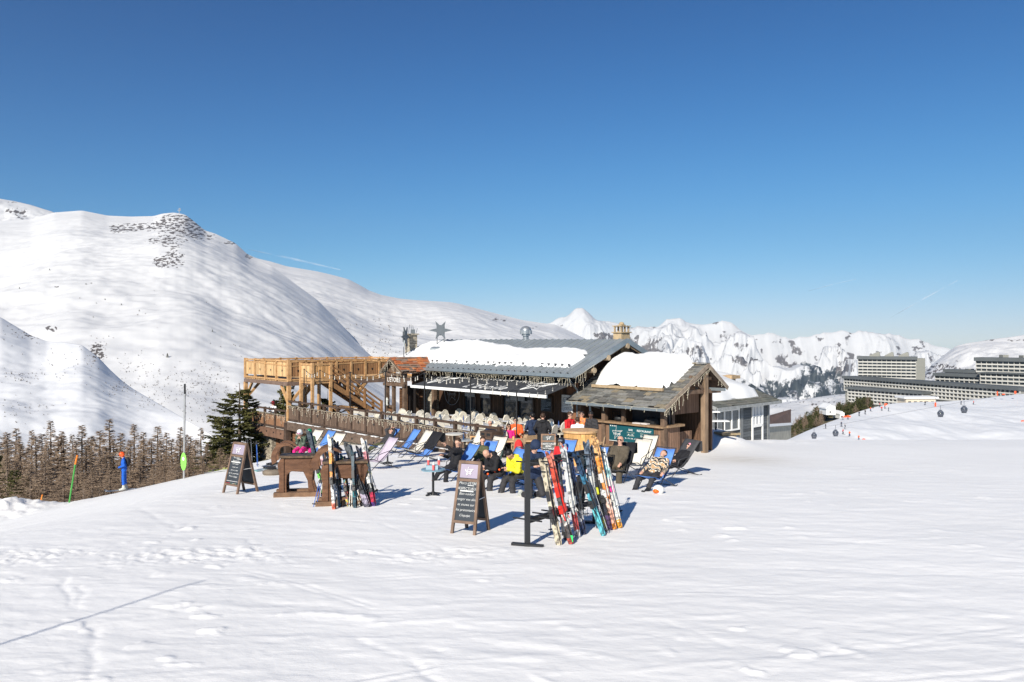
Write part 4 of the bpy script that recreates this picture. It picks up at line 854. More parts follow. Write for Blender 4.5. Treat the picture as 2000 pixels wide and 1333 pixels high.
mb = MB(); mb.beam(Hp(-.02, -.12, HE - .10), Hp(HS + .05, -.12, HE - .10), .14, .12); mb.tube(Hp(3.9, -.05, HE - .15), Hp(3.9, .5, HE - .3), .04, 8); mb.tube(Hp(4.3, .35, HE - .2), Hp(4.3, .4, TZ), .05, 8); mb.beam(Hp(-.5, HT + .45, -2.0), Hp(.9, HT + .45, -2.0), .12, .12); mb.build('gutter', GUT, hut)
G0 = -4.75
def post(s, t, z1, w=.19, nm='post', z0=G0, m=BEAM): m_ = MB(); m_.box(Hp(s, t, (z0 + z1) / 2), (w, w, z1 - z0), A, B); return m_.build(nm, m, hut)
post(.45, .45, -2.45); post(.9, 1.55, -1.95, .2); post(3.55, .45, -2.45, .2); post(2.55, .5, -2.45, .14, z0=-3.5); post(4.95, .45, -2.45)
pR_ = post(.17, HT, HR - .25, .22, z0=-5.0, m=M('pale_post', (.215, .15, .10), .85, .3, 5, (1, 1, .3), .4))
mb = MB(); mb.beam(Hp(.17, HT - .05, -2.0), Hp(1.0, HT - .05, -1.45), .11, .12); mb.beam(Hp(.17, HT, -2.1), Hp(.17, HT - 1.0, -1.45), .12, .13); mb.build('brace', BEAM, pR_)
mb = MB(); mb.beam(Hp(.17, .3, -2.5), Hp(HS, .3, -2.5), .14, .14); mb.beam(Hp(.12, HT, HR - .2), Hp(HS, HT, HR - .2), .16, .18); mb.beam(Hp(.2, 1.35, -2.06), Hp(.2, 3.95, -2.10), .15, .17); mb.beam(Hp(.2, HT - .65, -1.55), Hp(.2, HT + .45, -1.55), .12, .12); mb.box(Hp(.2, HT, -1.65), (.16, .2, .45), A, B); mb.build('roof_beam', BEAM, hut)
CB = planks('counter_boards', (.19, .115, .075), .15, axis='s', gap=.45); CBT = planks('counter_boards_t', (.20, .12, .08), .15, axis='t', gap=.45)
CT = -3.42
mb = MB(); mb.prism([Hp(.55, .42, G0), Hp(4.9, .42, G0), Hp(4.9, .42, CT - .03), Hp(.55, .42, CT - .03)], B * .08); mb.build('counter_front', CB, hut)
mb = MB(); mb.prism([Hp(.45, .5, G0), Hp(.45, 1.5, G0), Hp(.45, 1.5, CT - .03), Hp(.45, .5, CT - .03)], A * .06); mb.prism([Hp(.75, 1.55, G0), Hp(.75, 2.75, G0), Hp(.75, 2.75, -3.75), Hp(.75, 1.55, -3.75)], A * .06)
mb.prism([Hp(1.0, HT - 1.2, -3.7), Hp(1.0, HT + 1.1, -3.7), Hp(1.0, HT + 1.0, -1.95), Hp(1.0, HT, -1.5), Hp(1.0, HT - 1.2, -2.2)], A * .06) if False else None
mb.build('side_boards', CBT, hut); mb = MB(); mb.prism([Hp(1.0, 1.75, -3.05), Hp(1.0, 3.6, -3.05), Hp(1.0, 3.6, -1.78), Hp(1.0, HT, -1.22), Hp(1.0, 1.75, -1.72)], A * .06); mb.build('gable_boards', CBT, hut)
mb = MB(); mb.beam(Hp(.35, .45, CT), Hp(4.95, .45, CT), .42, .07); mb.beam(Hp(.42, .5, CT + .02), Hp(.42, 1.6, CT + .02), .3, .09); mb.beam(Hp(.4, .38, -4.45), Hp(4.9, .38, -4.45), .16, .16); mb.build('counter_top', M('counter_wood', (.26, .17, .10), .75, .3, 5), hut)
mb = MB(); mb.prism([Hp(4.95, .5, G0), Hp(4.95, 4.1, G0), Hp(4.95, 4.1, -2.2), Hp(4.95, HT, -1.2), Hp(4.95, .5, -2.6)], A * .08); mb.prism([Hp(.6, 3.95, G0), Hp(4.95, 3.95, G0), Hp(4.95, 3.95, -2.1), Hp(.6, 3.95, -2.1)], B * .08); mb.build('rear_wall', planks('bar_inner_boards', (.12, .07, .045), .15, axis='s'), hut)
# things behind the counter: dark tarpaulin hood, lattice, appliances
mb = MB(); mb.box(Hp(1.75, 1.3, -3.05), (1.9, .1, .95), A, B); mb.box(Hp(1.75, 1.1, -2.65), (1.9, .5, .08), A, B); tag(mb.build('cooker_hood', M('dark_tarp', (.045, .04, .045), .6, .3, 2)), 'dark canvas covered cooking hood behind the bar counter', 'hood')
mb = MB(); mb.ell(Hp(1.3, .75, CT + .2), (.28, .2, .14)); mb.box(Hp(1.3, .75, CT + .1), (.5, .3, .14), A, B); tag(mb.build('grill_appliance', BLACKM), 'round-topped black grill at the right end of the bar counter', 'grill')
mb = MB(); mb.ell(Hp(2.9, .7, CT + .15), (.26, .2, .16)); tag(mb.build('cooking_pot', BLACKM), 'black cooking pot standing in the middle of the bar counter', 'pot')
mb = MB()
for i in range(6): mb.tube(Hp(2.8 + i * .12, .8, CT + .05), Hp(2.8 + i * .12, .8, CT + .75), .012, 4)
for k in (.1, .4, .7): mb.tube(Hp(2.75, .8, CT + k), Hp(3.45, .8, CT + k), .012, 4)
tag(mb.build('wire_rack', BLACKM), 'black wire rack at the left of the bar opening', 'rack')
mb = MB(); mb.box(Hp(1.35, .42, CT + .07), (.3, .2, .05), A, B); mb.box(Hp(1.75, .45, CT + .06), (.42, .22, .04), A, B); tag(mb.build('paper_menus', flat('pale_paper', (.62, .58, .56))), 'pale paper menus lying on the bar counter', 'menus')
# green sign
sgn = empty('bar_sign', Hp(2.2, .4, -4.0), 'dark green bar and restaurant sign with white star under the counter', 'sign')
ss0, ss1 = (lambda u: ((5.98 + .747 * .36 - (u - 1000) / F * (29.8 + .665 * .36)) / (.665 + .747 * (u - 1000) / F)))(1276), 0
ss1 = (lambda u: ((5.98 + .747 * .36 - (u - 1000) / F * (29.8 + .665 * .36)) / (.665 + .747 * (u - 1000) / F)))(1190)
zt1, zb1 = -3.50, -4.17
mb = MB(); mb.box(Hp((ss0 + ss1) / 2, .38, (zt1 + zb1) / 2), (ss1 - ss0, .04, zt1 - zb1), A, B); mb.build('sign_panel', M('sign_green', (.012, .085, .105), .35, .1, 2, bump=0, spec=.4), sgn)
mb = MB(); mb.box(Hp((ss0 + ss1) / 2, .365, zb1 - .01), (ss1 - ss0, .03, .02), A, B); mb.build('edge_strip', WHITEP, sgn)
W_ = ss1 - ss0; sx = lambda f: Hp(ss1 - W_ * f, .36, 0)
for i in range(4): 
    mb = MB(); mb.prism(star_pts(sx(.035 + .042 * i) + UP * (zt1 - .06) - B * .004, .035, .016, mA, UP), B * -.004); mb.build('small_star', LETTER, sgn)
star_logo(sx(.185) + UP * -3.85, .25, mA, UP, LETTER, sgn, .007, .006)
text_mesh('lettering', "BAR", .12, sx(.50) + UP * -3.70, mA, UP, LETTER, sgn)
text_mesh('lettering', "Ouvert le midi\n\nEt l'après-midi", .065, sx(.50) + UP * -3.79, mA, UP, flat('sign_gold', (.45, .5, .42)), sgn)
text_mesh('lettering', "9h - 17h", .085, sx(.50) + UP * -3.885, mA, UP, LETTER, sgn); text_mesh('lettering', "9h - 17h / 19h - 22h", .075, sx(.50) + UP * -4.04, mA, UP, LETTER, sgn)
text_mesh('lettering', "RESTAURANT", .12, sx(.80) + UP * -3.70, mA, UP, LETTER, sgn)
text_mesh('lettering', "Ouvert le midi\n\nOuvert le soir", .065, sx(.80) + UP * -3.79, mA, UP, MATS['sign_gold'], sgn)
text_mesh('lettering', "12h - 14h30", .085, sx(.80) + UP * -3.885, mA, UP, LETTER, sgn); text_mesh('lettering', "12h - 14h30 / 19h - 22h", .075, sx(.80) + UP * -4.04, mA, UP, LETTER, sgn)
icicle_lights('fairy_lights', [Hp(0, -.2, HE - .02), Hp(5.2, -.2, HE - .02)], hut, (.02, .3), .3, 15)
icicle_lights('fairy_lights', [Hp(-.08, -.1, HE - .1), Hp(-.08, 1.4, HE + .75)], hut, (.12, .5), .12, 16)
icicle_lights('fairy_lights', [Hp(-.08, 1.6, -1.75), Hp(-.08, HT, HR - .15), Hp(-.08, HB, -2.05)], hut, (.1, .4), .2, 17)

# ================================================================ GREY HUT
GA = Vector((12.0, 45.0, 0)); GX = Vector((.714, .70, 0)); GY = Vector((-.70, .714, 0))
def Gp(a, b, z=0.0): return GA + GX * a + GY * b + UP * z
gh = empty('grey_hut', Gp(3.5, 2, -6.4), 'grey boarded hut with snowy slate roof, white windows and door', 'hut')
GREYB = planks('grey_boards', (.090, .10, .108), .17, axis='z', gap=.5); gz0, gz1 = -7.0, -4.05
mb = MB(); mb.prism([Gp(.35, .5, gz0), Gp(7.3, .5, gz0), Gp(7.3, .5, gz1), Gp(.35, .5, gz1)], GY * .2)
mb.prism([Gp(.35, .7, gz0), Gp(.35, 6.5, gz0), Gp(.35, 6.5, gz1), Gp(.35, 3.5, gz1 + 1.1), Gp(.35, .7, gz1)], GX * .2)
mb.prism([Gp(7.1, .7, gz0), Gp(7.1, 6.5, gz0), Gp(7.1, 6.5, gz1), Gp(7.1, 3.5, gz1 + 1.1), Gp(7.1, .7, gz1)], GX * .2)
mb.prism([Gp(.55, 6.3, gz0), Gp(7.1, 6.3, gz0), Gp(7.1, 6.3, gz1), Gp(.55, 6.3, gz1)], GY * .2)
gw = mb.build('wall', GREYB, gh)
mb = MB(); mb.box(Gp(3.72, .47, (gz0 + gz1) / 2), (.3, .08, gz1 - gz0), GX, GY); mb.box(Gp(7.2, .47, (gz0 + gz1) / 2), (.22, .08, gz1 - gz0), GX, GY); mb.box(Gp(.4, .47, (gz0 + gz1) / 2), (.2, .08, gz1 - gz0), GX, GY); mb.build('corner_board', M('grey_trim', (.17, .18, .185), .7, .2, 5), gw)
ge, gr_ = -3.93, -2.75
mb = MB(); e1 = Gp(0, 3.5, gr_) - Gp(0, 0, ge); h1 = e1.length; e1.normalize(); shingles(mb, Gp(0, 0, ge), GX, e1, 8.0, h1, .5, .3, .04, 21, .04)
e2 = Gp(0, 3.5, gr_) - Gp(0, 7, ge); h2 = e2.length; e2.normalize(); shingles(mb, Gp(0, 7, ge), GX, e2, 8.0, h2, .5, .3, .04, 22, .04)
groof = mb.build('roof', slate_mat('hut_slate', [(.13, .13, .11), (.16, .16, .13), (.11, .115, .10), (.145, .14, .12)]), gh)
mb = MB(); mb.beam(Gp(-.02, -.05, ge - .08), Gp(8.02, -.05, ge - .08), .06, .18); mb.beam(Gp(-.03, 0, ge - .06), Gp(-.03, 3.5, gr_ - .06), .05, .2); mb.beam(Gp(-.03, 3.5, gr_ - .06), Gp(-.03, 7, ge - .06), .05, .2); mb.build('fascia', M('pale_grey_trim', (.26, .27, .27), .7, .2), groof)
mb = MB(); mb.prism([Gp(.02, .02, ge - .05), Gp(7.98, .02, ge - .05), Gp(7.98, 3.5, gr_ - .05), Gp(.02, 3.5, gr_ - .05)], (0, 0, -.06)); mb.build('roof_boards', BEAMD, groof)
def sr(x, k, m_): return math.copysign(abs(x) ** k, x) * m_
ns_, nt_ = 26, 16; rows = []
for i in range(ns_):
    row = []
    for j in range(nt_):
        a = .35 + 6.4 * i / (ns_ - 1); b = .75 + 4.6 * j / (nt_ - 1); a += .35 * (b - .75) / 4.6 * (1 - i / 12.5) * 0; d = min(a - .35, 6.75 - a, b - .75, 5.35 - b) / .7
        zz = ge + (gr_ - ge) * (b if b < 3.5 else 7 - b) / 3.5 + .05; hgt = .55 * math.sqrt(max(0, 1 - (1 - min(1, d)) ** 2)); row.append(Gp(a + .05 * math.sin(b * 3), b + .06 * math.sin(a * 2.3), zz + hgt * (1 + .12 * math.sin(a * 1.3 + b))))
    rows.append(row)
m_ = MB(); m_.grid(rows); m_.build('roof_snow', SNOWPILE, groof)
wf = MB()
w0, w1, wz0, wz1 = .75, 3.35, -5.45, -4.22
for i in range(4): wf.box(Gp(w0 + (w1 - w0) * i / 3, .45, (wz0 + wz1) / 2), (.09, .08, wz1 - wz0 + .1), GX, GY)
for z in (wz0, wz1): wf.box(Gp((w0 + w1) / 2, .44, z), (w1 - w0 + .09, .08, .09), GX, GY)
gf = wf.build('window', WHITEP, gh); m_ = MB(); m_.box(Gp((w0 + w1) / 2, .485, (wz0 + wz1) / 2), (w1 - w0, .02, wz1 - wz0), GX, GY); m_.build('pane', M('dusty_glass', (.11, .125, .13), .2, .3, 2, spec=.6), gf)
d0, d1 = 5.05, 6.35
m_ = MB()
for a in (d0, d1): m_.box(Gp(a, .44, -5.3), (.12, .08, 2.4), GX, GY)
for z, hh in ((-4.15, .1), (-5.42, .18), (-6.45, .12)): m_.box(Gp((d0 + d1) / 2, .44, z), (d1 - d0, .08, hh), GX, GY)
for a in (.33, .66): m_.box(Gp(d0 + (d1 - d0) * a, .45, -4.78), (.05, .06, 1.2), GX, GY)
m_.box(Gp((d0 + d1) / 2, .45, -4.8), (d1 - d0, .06, .05), GX, GY); dd_ = m_.build('door', WHITEP, gh)
m_ = MB(); m_.box(Gp((d0 + d1) / 2, .485, -4.78), (d1 - d0, .02, 1.25), GX, GY); m_.build('pane', flat('white_curtain', (.45, .46, .47)), dd_); m_ = MB(); m_.box(Gp((d0 + d1) / 2, .48, -5.95), (d1 - d0, .03, 1.0), GX, GY); m_.build('lower_panel', GREYB, dd_)
m_ = MB(); c = Gp(7.2, 3.2, -2.75); m_.box(c, (.4, .5, .9), GX, GY); m_.box(c + UP * .3, (1.15, .8, .22), GX, GY); m_.build('chimney', M('hut_chimney', (.42, .30, .18), .9, .3, 3), gh)
# tall bar tables, bench slab between the huts
for i, (u, v0, v1, y, w) in enumerate(((1389, 804, 848, 39, 30), (1405, 822, 850, 37.5, 34))):
    c = P(u, v0, y); zb = P(u, v1, y).z; rt = empty('bar_table', (c.x, c.y, zb), ['taller narrow white bar table with black legs beside the grey hut', 'lower white bar table with black legs in front of the grey hut'][i], 'table', 'tall tables beside the grey hut')
    m_ = MB(); m_.box(c, (w / F * y, .5, .05)); m_.build('tabletop', WHITEP, rt)
    for sx_ in (-1, 1): m_ = MB(); x = c.x + sx_ * w / F * y * (.35 if i == 0 else .22); m_.box((x, c.y, (c.z + zb) / 2), (.06, .06, c.z - zb)); m_.box((x, c.y, zb + .05), (.3, .3, .05)); m_.build('leg', BLACKM, rt)
c = P(1420, 846, 36.5); m_ = MB(); m_.box(c, (.95, .8, .09), (1, .25, 0), (-.25, 1, 0)); m_.box(c - UP * .2, (.7, .5, .35), (1, .25, 0), (-.25, 1, 0)); tag(m_.build('timber_bench', M('plank_bench', (.30, .23, .14), .8)), 'low timber slab bench on the snow bank before the grey hut', 'bench')
# ================================================================ PEOPLE
SKIN = M('skin', (0.50, 0.29, 0.21), 0.55, 0.08, 8, bump=0); SKIND = M('dark_skin', (0.10, 0.055, 0.04), 0.55, 0.08, 8, bump=0)
def cloth(name, c, v=.18): return M(name, c, 0.8, v, 9, bump=0.35, bscale=22)
def cap(p, q, r1, r2=None, m=0): return ('c', Vector(p), Vector(q), r1, r1 if r2 is None else r2, m)
def joints(pel, lean, side=0, head_tilt=0.0, head_turn=0.0, legs=None, arms=None, sc=1.0):
    """local frame: +x forward, +y the figure's left, z up. lean: torso angle from vertical in degrees, forward positive."""
    J = {}; pel = Vector(pel); a = R(lean); d = Vector((math.sin(a), 0, math.cos(a))); J['pel'] = pel; J['che'] = pel + d * .30; J['nec'] = pel + d * .50
    hd = Matrix.Rotation(R(head_tilt), 3, 'Y') @ d; J['hea'] = J['nec'] + hd * .17; J['hd'] = hd
    f = Vector((math.cos(a), 0, -math.sin(a))); J['fwd'] = f; hf = Matrix.Rotation(R(head_tilt), 3, 'Y') @ f; J['hf'] = Matrix.Rotation(R(head_turn), 3, hd) @ hf
    for s, n in ((1, 'L'), (-1, 'R')):
        Y = Vector((0, s, 0)); J['sh' + n] = J['nec'] - d * .055 + Y * .185; J['hi' + n] = pel + Y * .10
        l = (legs or {}).get(n) or (legs or {}).get('B') or (0, 0, 0); th, sh, sp = l
        k = J['hi' + n] + Vector((math.sin(R(th)), s * sp, -math.cos(R(th)))) * .43; an = k + Vector((math.sin(R(sh)), 0, -math.cos(R(sh)))) * .42
        J['kn' + n] = k; J['an' + n] = an; J['shin' + n] = (k - an).normalized()
        t = (arms or {}).get(n) or (arms or {}).get('B') or (.05, .28, .0)
        tgt = pel + Vector((t[0], s * t[1], t[2])); S = J['sh' + n]; v = tgt - S; L = min(v.length, .535); v.normalize(); tgt = S + v * L
        h = math.sqrt(max(.275 ** 2 - (L / 2) ** 2, 0)); bend = Vector((t[3], s * t[4], t[5])) if len(t) > 3 else Vector((-.5, s * .5, -.8))
        bend = (bend - v * bend.dot(v)).normalized(); J['el' + n] = S + v * L / 2 + bend * h; J['ha' + n] = tgt
    return J
def person(name, J, look, label, loc, rz, scale=1.0, bulk=1.0, hair=None, helmet=None, shades=None, boots='ski', gloves=False, voxel=.017, strap=None, hood=False, cat='person', extra=None, far=False):
    """look: dict of materials jacket, pants, skin, boot, glove. The body is one remeshed surface; hair, headgear and glasses are its children."""
    mats = [look['jacket'], look['pants'], look.get('skin', SKIN), look['boot'], look.get('glove', look.get('skin', SKIN))]
    b = bulk; C = []; pel, che, nec, hea = J['pel'], J['che'], J['nec'], J['hea']; Y = Vector((0, 1, 0)); d = (nec - pel).normalized(); f = J['fwd']
    C += [cap(pel + Y * .075, pel - Y * .075, .115 * b, m=1), cap(pel + d * .06 + Y * .06, che + Y * .085, .115 * b, .12 * b), cap(pel + d * .06 - Y * .06, che - Y * .085, .115 * b, .12 * b),
          cap(che + Y * .08, nec - d * .07 + Y * .09, .115 * b, .09 * b), cap(che - Y * .08, nec - d * .07 - Y * .09, .115 * b, .09 * b), cap(J['shL'], J['shR'], .072 * b), cap(pel + d * .02 + Y * .07, pel + d * .02 - Y * .07, .125 * b)]
    C += [cap(nec - d * .06, nec + d * .02, .075, .065)]; C += [cap(nec, hea - J['hd'] * .05, .052, .052, 2)]
    hd, hf = J['hd'], J['hf']; hy = hd.cross(hf).normalized()
    C += [cap(hea + hd * .03 - hf * .012, hea + hd * .012 + hf * .01, .088, .082, 2), cap(hea - hd * .055 + hf * .02, hea - hd * .075 + hf * .035, .062, .045, 2), cap(hea + hf * .088 - hd * .01, hea + hf * .103 - hd * .025, .012, .017, 2)]
    for s in (1, -1): C += [cap(hea + hy * s * .086, hea + hy * s * .09 - hd * .03, .018, .013, 2)]
    if hood: C += [cap(nec - f * .07 - d * .01 + Y * .07, nec - f * .07 - d * .01 - Y * .07, .06)]
    fing = MB(); bx = .075 if boots == 'ski' else .052
    for n, s in (('L', 1), ('R', -1)):
        S, el, ha = J['sh' + n], J['el' + n], J['ha' + n]; hi, kn, an = J['hi' + n], J['kn' + n], J['an' + n]; fa = (ha - el).normalized()
        C += [cap(S, el, .068 * b, .056 * b), cap(el, ha - fa * .02, .055 * b, .044 * b), cap(hi, kn, .094 * b, .072 * b, m=1), cap(kn, an + J['shin' + n] * .06, .07 * b, .066 * b, m=1)]
        C += [cap(ha, ha + fa * .06, .03, .036, 4)]
        up = J['shin' + n]; foot = Vector((1, 0, 0)) - up * up.x; foot.normalize()
        if boots == 'ski': foot = (Matrix.Rotation(R(-78), 3, 'Y') @ (-up)); foot = foot if foot.x > -.2 else -foot
        if boots == 'ski': C += [cap(an + up * .10, an - up * .03, .07, .078, 3), cap(an - up * .05 - foot * .05, an - up * .045 + foot * .17, .058, .05, 3)]
        else: C += [cap(an + up * .05, an - up * .03, .058, .055, 3), cap(an - up * .04 - foot * .03, an - up * .045 + foot * .15, .045, .042, 3)]
        if not far:
            sd = fa.cross(Vector((0, 0, 1))); sd = sd.normalized() if sd.length > .1 else Vector((0, 1, 0)); cur = sd.cross(fa)
            for k, (o_, L_) in enumerate(((-.026, .05), (-.009, .06), (.009, .056), (.026, .044))):
                a = ha + fa * .085 + sd * o_; m_ = a + fa * L_ * .55 + cur * -.008; fing.mat(4).path([a - fa * .02, m_, m_ + fa * L_ * .35 - cur * .022], [.010, .0095, .008], 6)
            a = ha + fa * .03 + sd * -.03; fing.mat(4).path([a, a + fa * .03 - sd * .022, a + fa * .058 - sd * .028], [.012, .011, .009], 6)
    if extra: C += extra(J)
    mb = MB()
    for c in C:
        _, p, q, r1, r2, m = c; dv = q - p
        if dv.length < 1e-4: dv = Vector((0, 0, .001)); q = p + dv
        u = dv.normalized(); pts = []; rs = []
        for k in range(5): a = R(10 + 80 * k / 4); pts.append(p - u * r1 * math.cos(a)); rs.append(r1 * math.sin(a))
        for k in range(5): a = R(90 - 80 * k / 4); pts.append(q + u * r2 * math.cos(a)); rs.append(r2 * math.sin(a))
        if dv.length < .01: pts = pts[:5] + pts[6:]; rs = rs[:5] + rs[6:]
        mb.path(pts, rs, 10)
    me = bpy.data.meshes.new('t'); me.from_pydata(mb.v, [], mb.f); t = bpy.data.objects.new('t', me); COL.objects.link(t)
    rm = t.modifiers.new('r', 'REMESH'); rm.mode = 'VOXEL'; rm.voxel_size = voxel; rm.use_smooth_shade = True
    sm = t.modifiers.new('s', 'SMOOTH'); sm.factor = .5; sm.iterations = 3
    dg = bpy.context.evaluated_depsgraph_get(); out = bpy.data.meshes.new_from_object(t.evaluated_get(dg)); bpy.data.objects.remove(t)
    nv, nf = len(out.vertices), len(out.polygons); V = np.zeros(nv * 3, np.float32); out.vertices.foreach_get('co', V); V = V.reshape(-1, 3)
    cen = np.zeros(nf * 3, np.float32); out.polygons.foreach_get('center', cen); cen = cen.reshape(-1, 3)
    best = np.full(nf, 1e9); mi = np.zeros(nf, int)
    for c in C:
        p, q = np.array(c[1]), np.array(c[2]); dv = q - p; L2 = max(dv @ dv, 1e-9); k = np.clip((cen - p) @ dv / L2, 0, 1); dist = np.linalg.norm(cen - p - k[:, None] * dv, axis=1) - (c[3] + (c[4] - c[3]) * k) - (.008 if c[5] in (2, 3, 4) else 0)
        w = dist < best; best[w] = dist[w]; mi[w] = c[5]
    # cloth folds: push jacket and trouser surface in and out a little
    seed = (len(label) * 7) % 50; fold = .011 * fbm(V[:, 0] * 9 + seed, V[:, 2] * 15 + V[:, 1] * 6, 3); keep = np.linalg.norm(V - np.array(hea), axis=1) > .17
    nn = np.zeros(nv * 3, np.float32); out.vertices.foreach_get('normal', nn); V = V + nn.reshape(-1, 3) * (fold * keep)[:, None]
    out.vertices.foreach_set('co', V.astype(np.float32).ravel())
    faces = [tuple(pl.vertices) for pl in out.polygons]; V = [tuple(v) for v in V]; mis = list(mi)
    full = MB(); full.v = V; full.f = faces; full.m = [int(k) for k in mis]; full.sm = [True] * nf
    if not far: n0 = len(full.v); full.v += fing.v; full.f += [[i + n0 for i in ff] for ff in fing.f]; full.m += fing.m; full.sm += fing.sm
    bpy.data.meshes.remove(out)
    o = full.build(name, mats); tag(o, label, cat)
    if hair:
        h = MB(); h.ell(hea + hd * .035 - hf * .022, (.098, .092, .10), hf, hy, 14, 9)
        if hair[1] == 'long': h.path([hea - hf * .06, hea - hf * .08 - hd * .09, hea - hf * .07 - hd * .19], [.07, .075, .03], 8); h.path([hea - hf * .03 + hy * .07, hea - hf * .04 - hd * .09 + hy * .08, hea - hf * .02 - hd * .17 + hy * .07], [.04, .04, .015], 6); h.path([hea - hf * .03 - hy * .07, hea - hf * .04 - hd * .09 - hy * .08, hea - hf * .02 - hd * .17 - hy * .07], [.04, .04, .015], 6)
        h.build('hair', hair[0], o)
    if helmet:
        h = MB(); h.ell(hea + hd * .045 - hf * .012, (.128, .112, .115), hf, hy, 16, 10); h.ell(hea - hf * .03 - hd * .01, (.10, .118, .085), hf, hy, 14, 8); h.build('helmet', helmet[0], o)
        if len(helmet) > 1:
            g = MB(); gp = hea + hd * (.055 if not shades else .09) + hf * .085
            g.ell(gp, (.045, .085, .04), hf, hy, 12, 7); g.build('goggles', helmet[1], o)
    if shades:
        g = MB(); gp = hea + hf * .088 + hd * .018
        for s in (1, -1): g.ell(gp + hy * s * .034, (.014, .031, .022), hf, hy, 10, 6); g.tube(gp + hy * s * .062, hea + hy * s * .093 + hd * .015, .005, 4)
        g.tube(gp + hy * .03 + hd * .008, gp - hy * .03 + hd * .008, .006, 4); g.build('sunglasses', shades, o)
    if strap: strap(o, J)
    o.location = loc; o.rotation_euler = (0, 0, rz); o.scale = (scale,) * 3
    return o
DK = cloth('black_cloth', (.014, .014, .017)); DKG = cloth('charcoal_cloth', (.035, .034, .038)); NAVY = cloth('navy_cloth', (.016, .028, .065)); ORJ = cloth('orange_cloth', (.80, .11, .025)); RED = cloth('red_cloth', (.55, .02, .025)); MAG = cloth('magenta_cloth', (.62, .02, .20))
YEL = cloth('yellow_cloth', (.72, .62, .03)); PEACH = cloth('peach_cloth', (.80, .26, .09)); WHT = cloth('white_cloth', (.72, .75, .80)); CREAM = cloth('cream_cloth', (.68, .64, .52)); OLIVE = cloth('olive_cloth', (.075, .08, .04)); BRN = cloth('brown_cloth', (.085, .07, .05)); PINK = cloth('pink_cloth', (.75, .22, .36)); ROYAL = cloth('royal_blue_cloth', (.012, .10, .48)); FLOR = cloth('floral_cloth', (.07, .10, .07), .9)
BOOTB = flat('black_boot', (.018, .018, .02), .35); BOOTO = flat('orange_boot', (.80, .13, .01), .35); BOOTW = flat('white_boot', (.45, .46, .42), .35); HBR = flat('brown_hair', (.045, .025, .015), .6); HBK = flat('black_hair', (.012, .010, .010), .5); HGR = flat('grey_hair', (.30, .28, .27), .7); SHD = flat('dark_lens', (.01, .01, .012), .1, spec=.8)
HELW = flat('white_helmet', (.70, .70, .68), .25); HELK = flat('black_helmet', (.02, .022, .03), .25); HELO = flat('orange_helmet', (.85, .10, .02), .3); HELR = flat('maroon_helmet', (.25, .02, .03), .3); HELG = flat('green_helmet', (.02, .20, .10), .3)
LEN = flat('goggle_lens', (.25, .30, .34), .08, .6); LENP = flat('pink_goggle', (.55, .25, .40), .15, .3)
def look(j, p=DK, b=BOOTB, g=None, s=SKIN): return dict(jacket=j, pants=p, boot=b, glove=g or s, skin=s)
def face(dx, dy): return math.atan2(dy, dx)
# striped fleece of the lounging woman
def stripe_mat():
    m, t, b = nodes_mat('zigzag_fleece'); L = t.links.new; N = t.nodes.new
    tc = N('ShaderNodeTexCoord'); w = N('ShaderNodeTexWave'); w.inputs['Scale'].default_value = 3.2; w.inputs['Distortion'].default_value = 7; w.inputs['Detail Scale'].default_value = 2.5; L(tc.outputs['Object'], w.inputs['Vector'])
    r = N('ShaderNodeValToRGB'); r.color_ramp.interpolation = 'CONSTANT'; r.color_ramp.elements[0].color = (.02, .02, .02, 1); r.color_ramp.elements[1].color = (.72, .68, .60, 1); r.color_ramp.elements[1].position = .38
    e = r.color_ramp.elements.new(.75); e.color = (.45, .28, .14, 1); L(w.outputs[1], r.inputs[0]); L(r.outputs[0], b.inputs['Base Color']); b.inputs['Roughness'].default_value = .9; return m
ZIG = stripe_mat()
RECL = dict(pel=(0, 0, .36), lean=-42, head_tilt=14)
SITL = lambda th=78, sh=12, sp=.10: {'B': (th, sh, sp)}

# ================================================================ DECK CHAIRS
TUBE = flat('chair_tube', (.05, .052, .06), .35, .4, .5)
def sling(p, name):
    """canvas sling colours"""
    return M(name, p, .8, .10, 20, bump=.1)
BLUE = sling((.10, .235, .60), 'blue_canvas'); CANW = sling((.66, .62, .54), 'cream_canvas'); CANB = sling((.02, .02, .022), 'black_canvas'); CANL = sling((.50, .43, .52), 'lilac_canvas'); CANG = sling((.06, .06, .065), 'grey_canvas')
SPROF = [(-.62, 1.00), (-.50, .84), (-.36, .64), (-.20, .44), (-.04, .30), (.12, .27), (.30, .31), (.48, .38), (.56, .40)]
def deckchair(canvas, frame=TUBE):
    r = empty('deck_chair', (0, 0, 0)); m_ = MB()
    rows = []
    for (x, z) in SPROF: rows.append([Vector((x, y, z - .02 * math.cos(y / .27 * math.pi / 2))) for y in np.linspace(-.27, .27, 5)])
    m_.grid(rows); o = m_.build('sling', canvas, r); so_ = o.modifiers.new('t', 'SOLIDIFY'); so_.thickness = .012
    for y in (-.29, .29):
        m_ = MB(); m_.path([(-.64, y, 1.02), (-.3, y, .62), (.1, y, .30), (.42, y, .03), (.52, y, .012), (.62, y, .03)], .013, 6); m_.path([(-.72, y, .03), (-.62, y, .012), (-.5, y, .05), (0, y, .26), (.40, y, .41), (.57, y, .42)], .013, 6)
        m_.path([(-.40, y * 1.04, .74), (-.28, y * 1.12, .63), (0, y * 1.12, .57), (.16, y * 1.08, .52), (.2, y * 1.04, .36)], .011, 6); m_.build('side_frame', frame, r)
    for (x, z) in ((-.64, 1.02), (.57, .42), (-.62, .015), (.52, .015)): m_ = MB(); m_.tube((x, -.29, z), (x, .29, z), .013, 6); m_.build('cross_bar', frame, r)
    return r
protos = {}
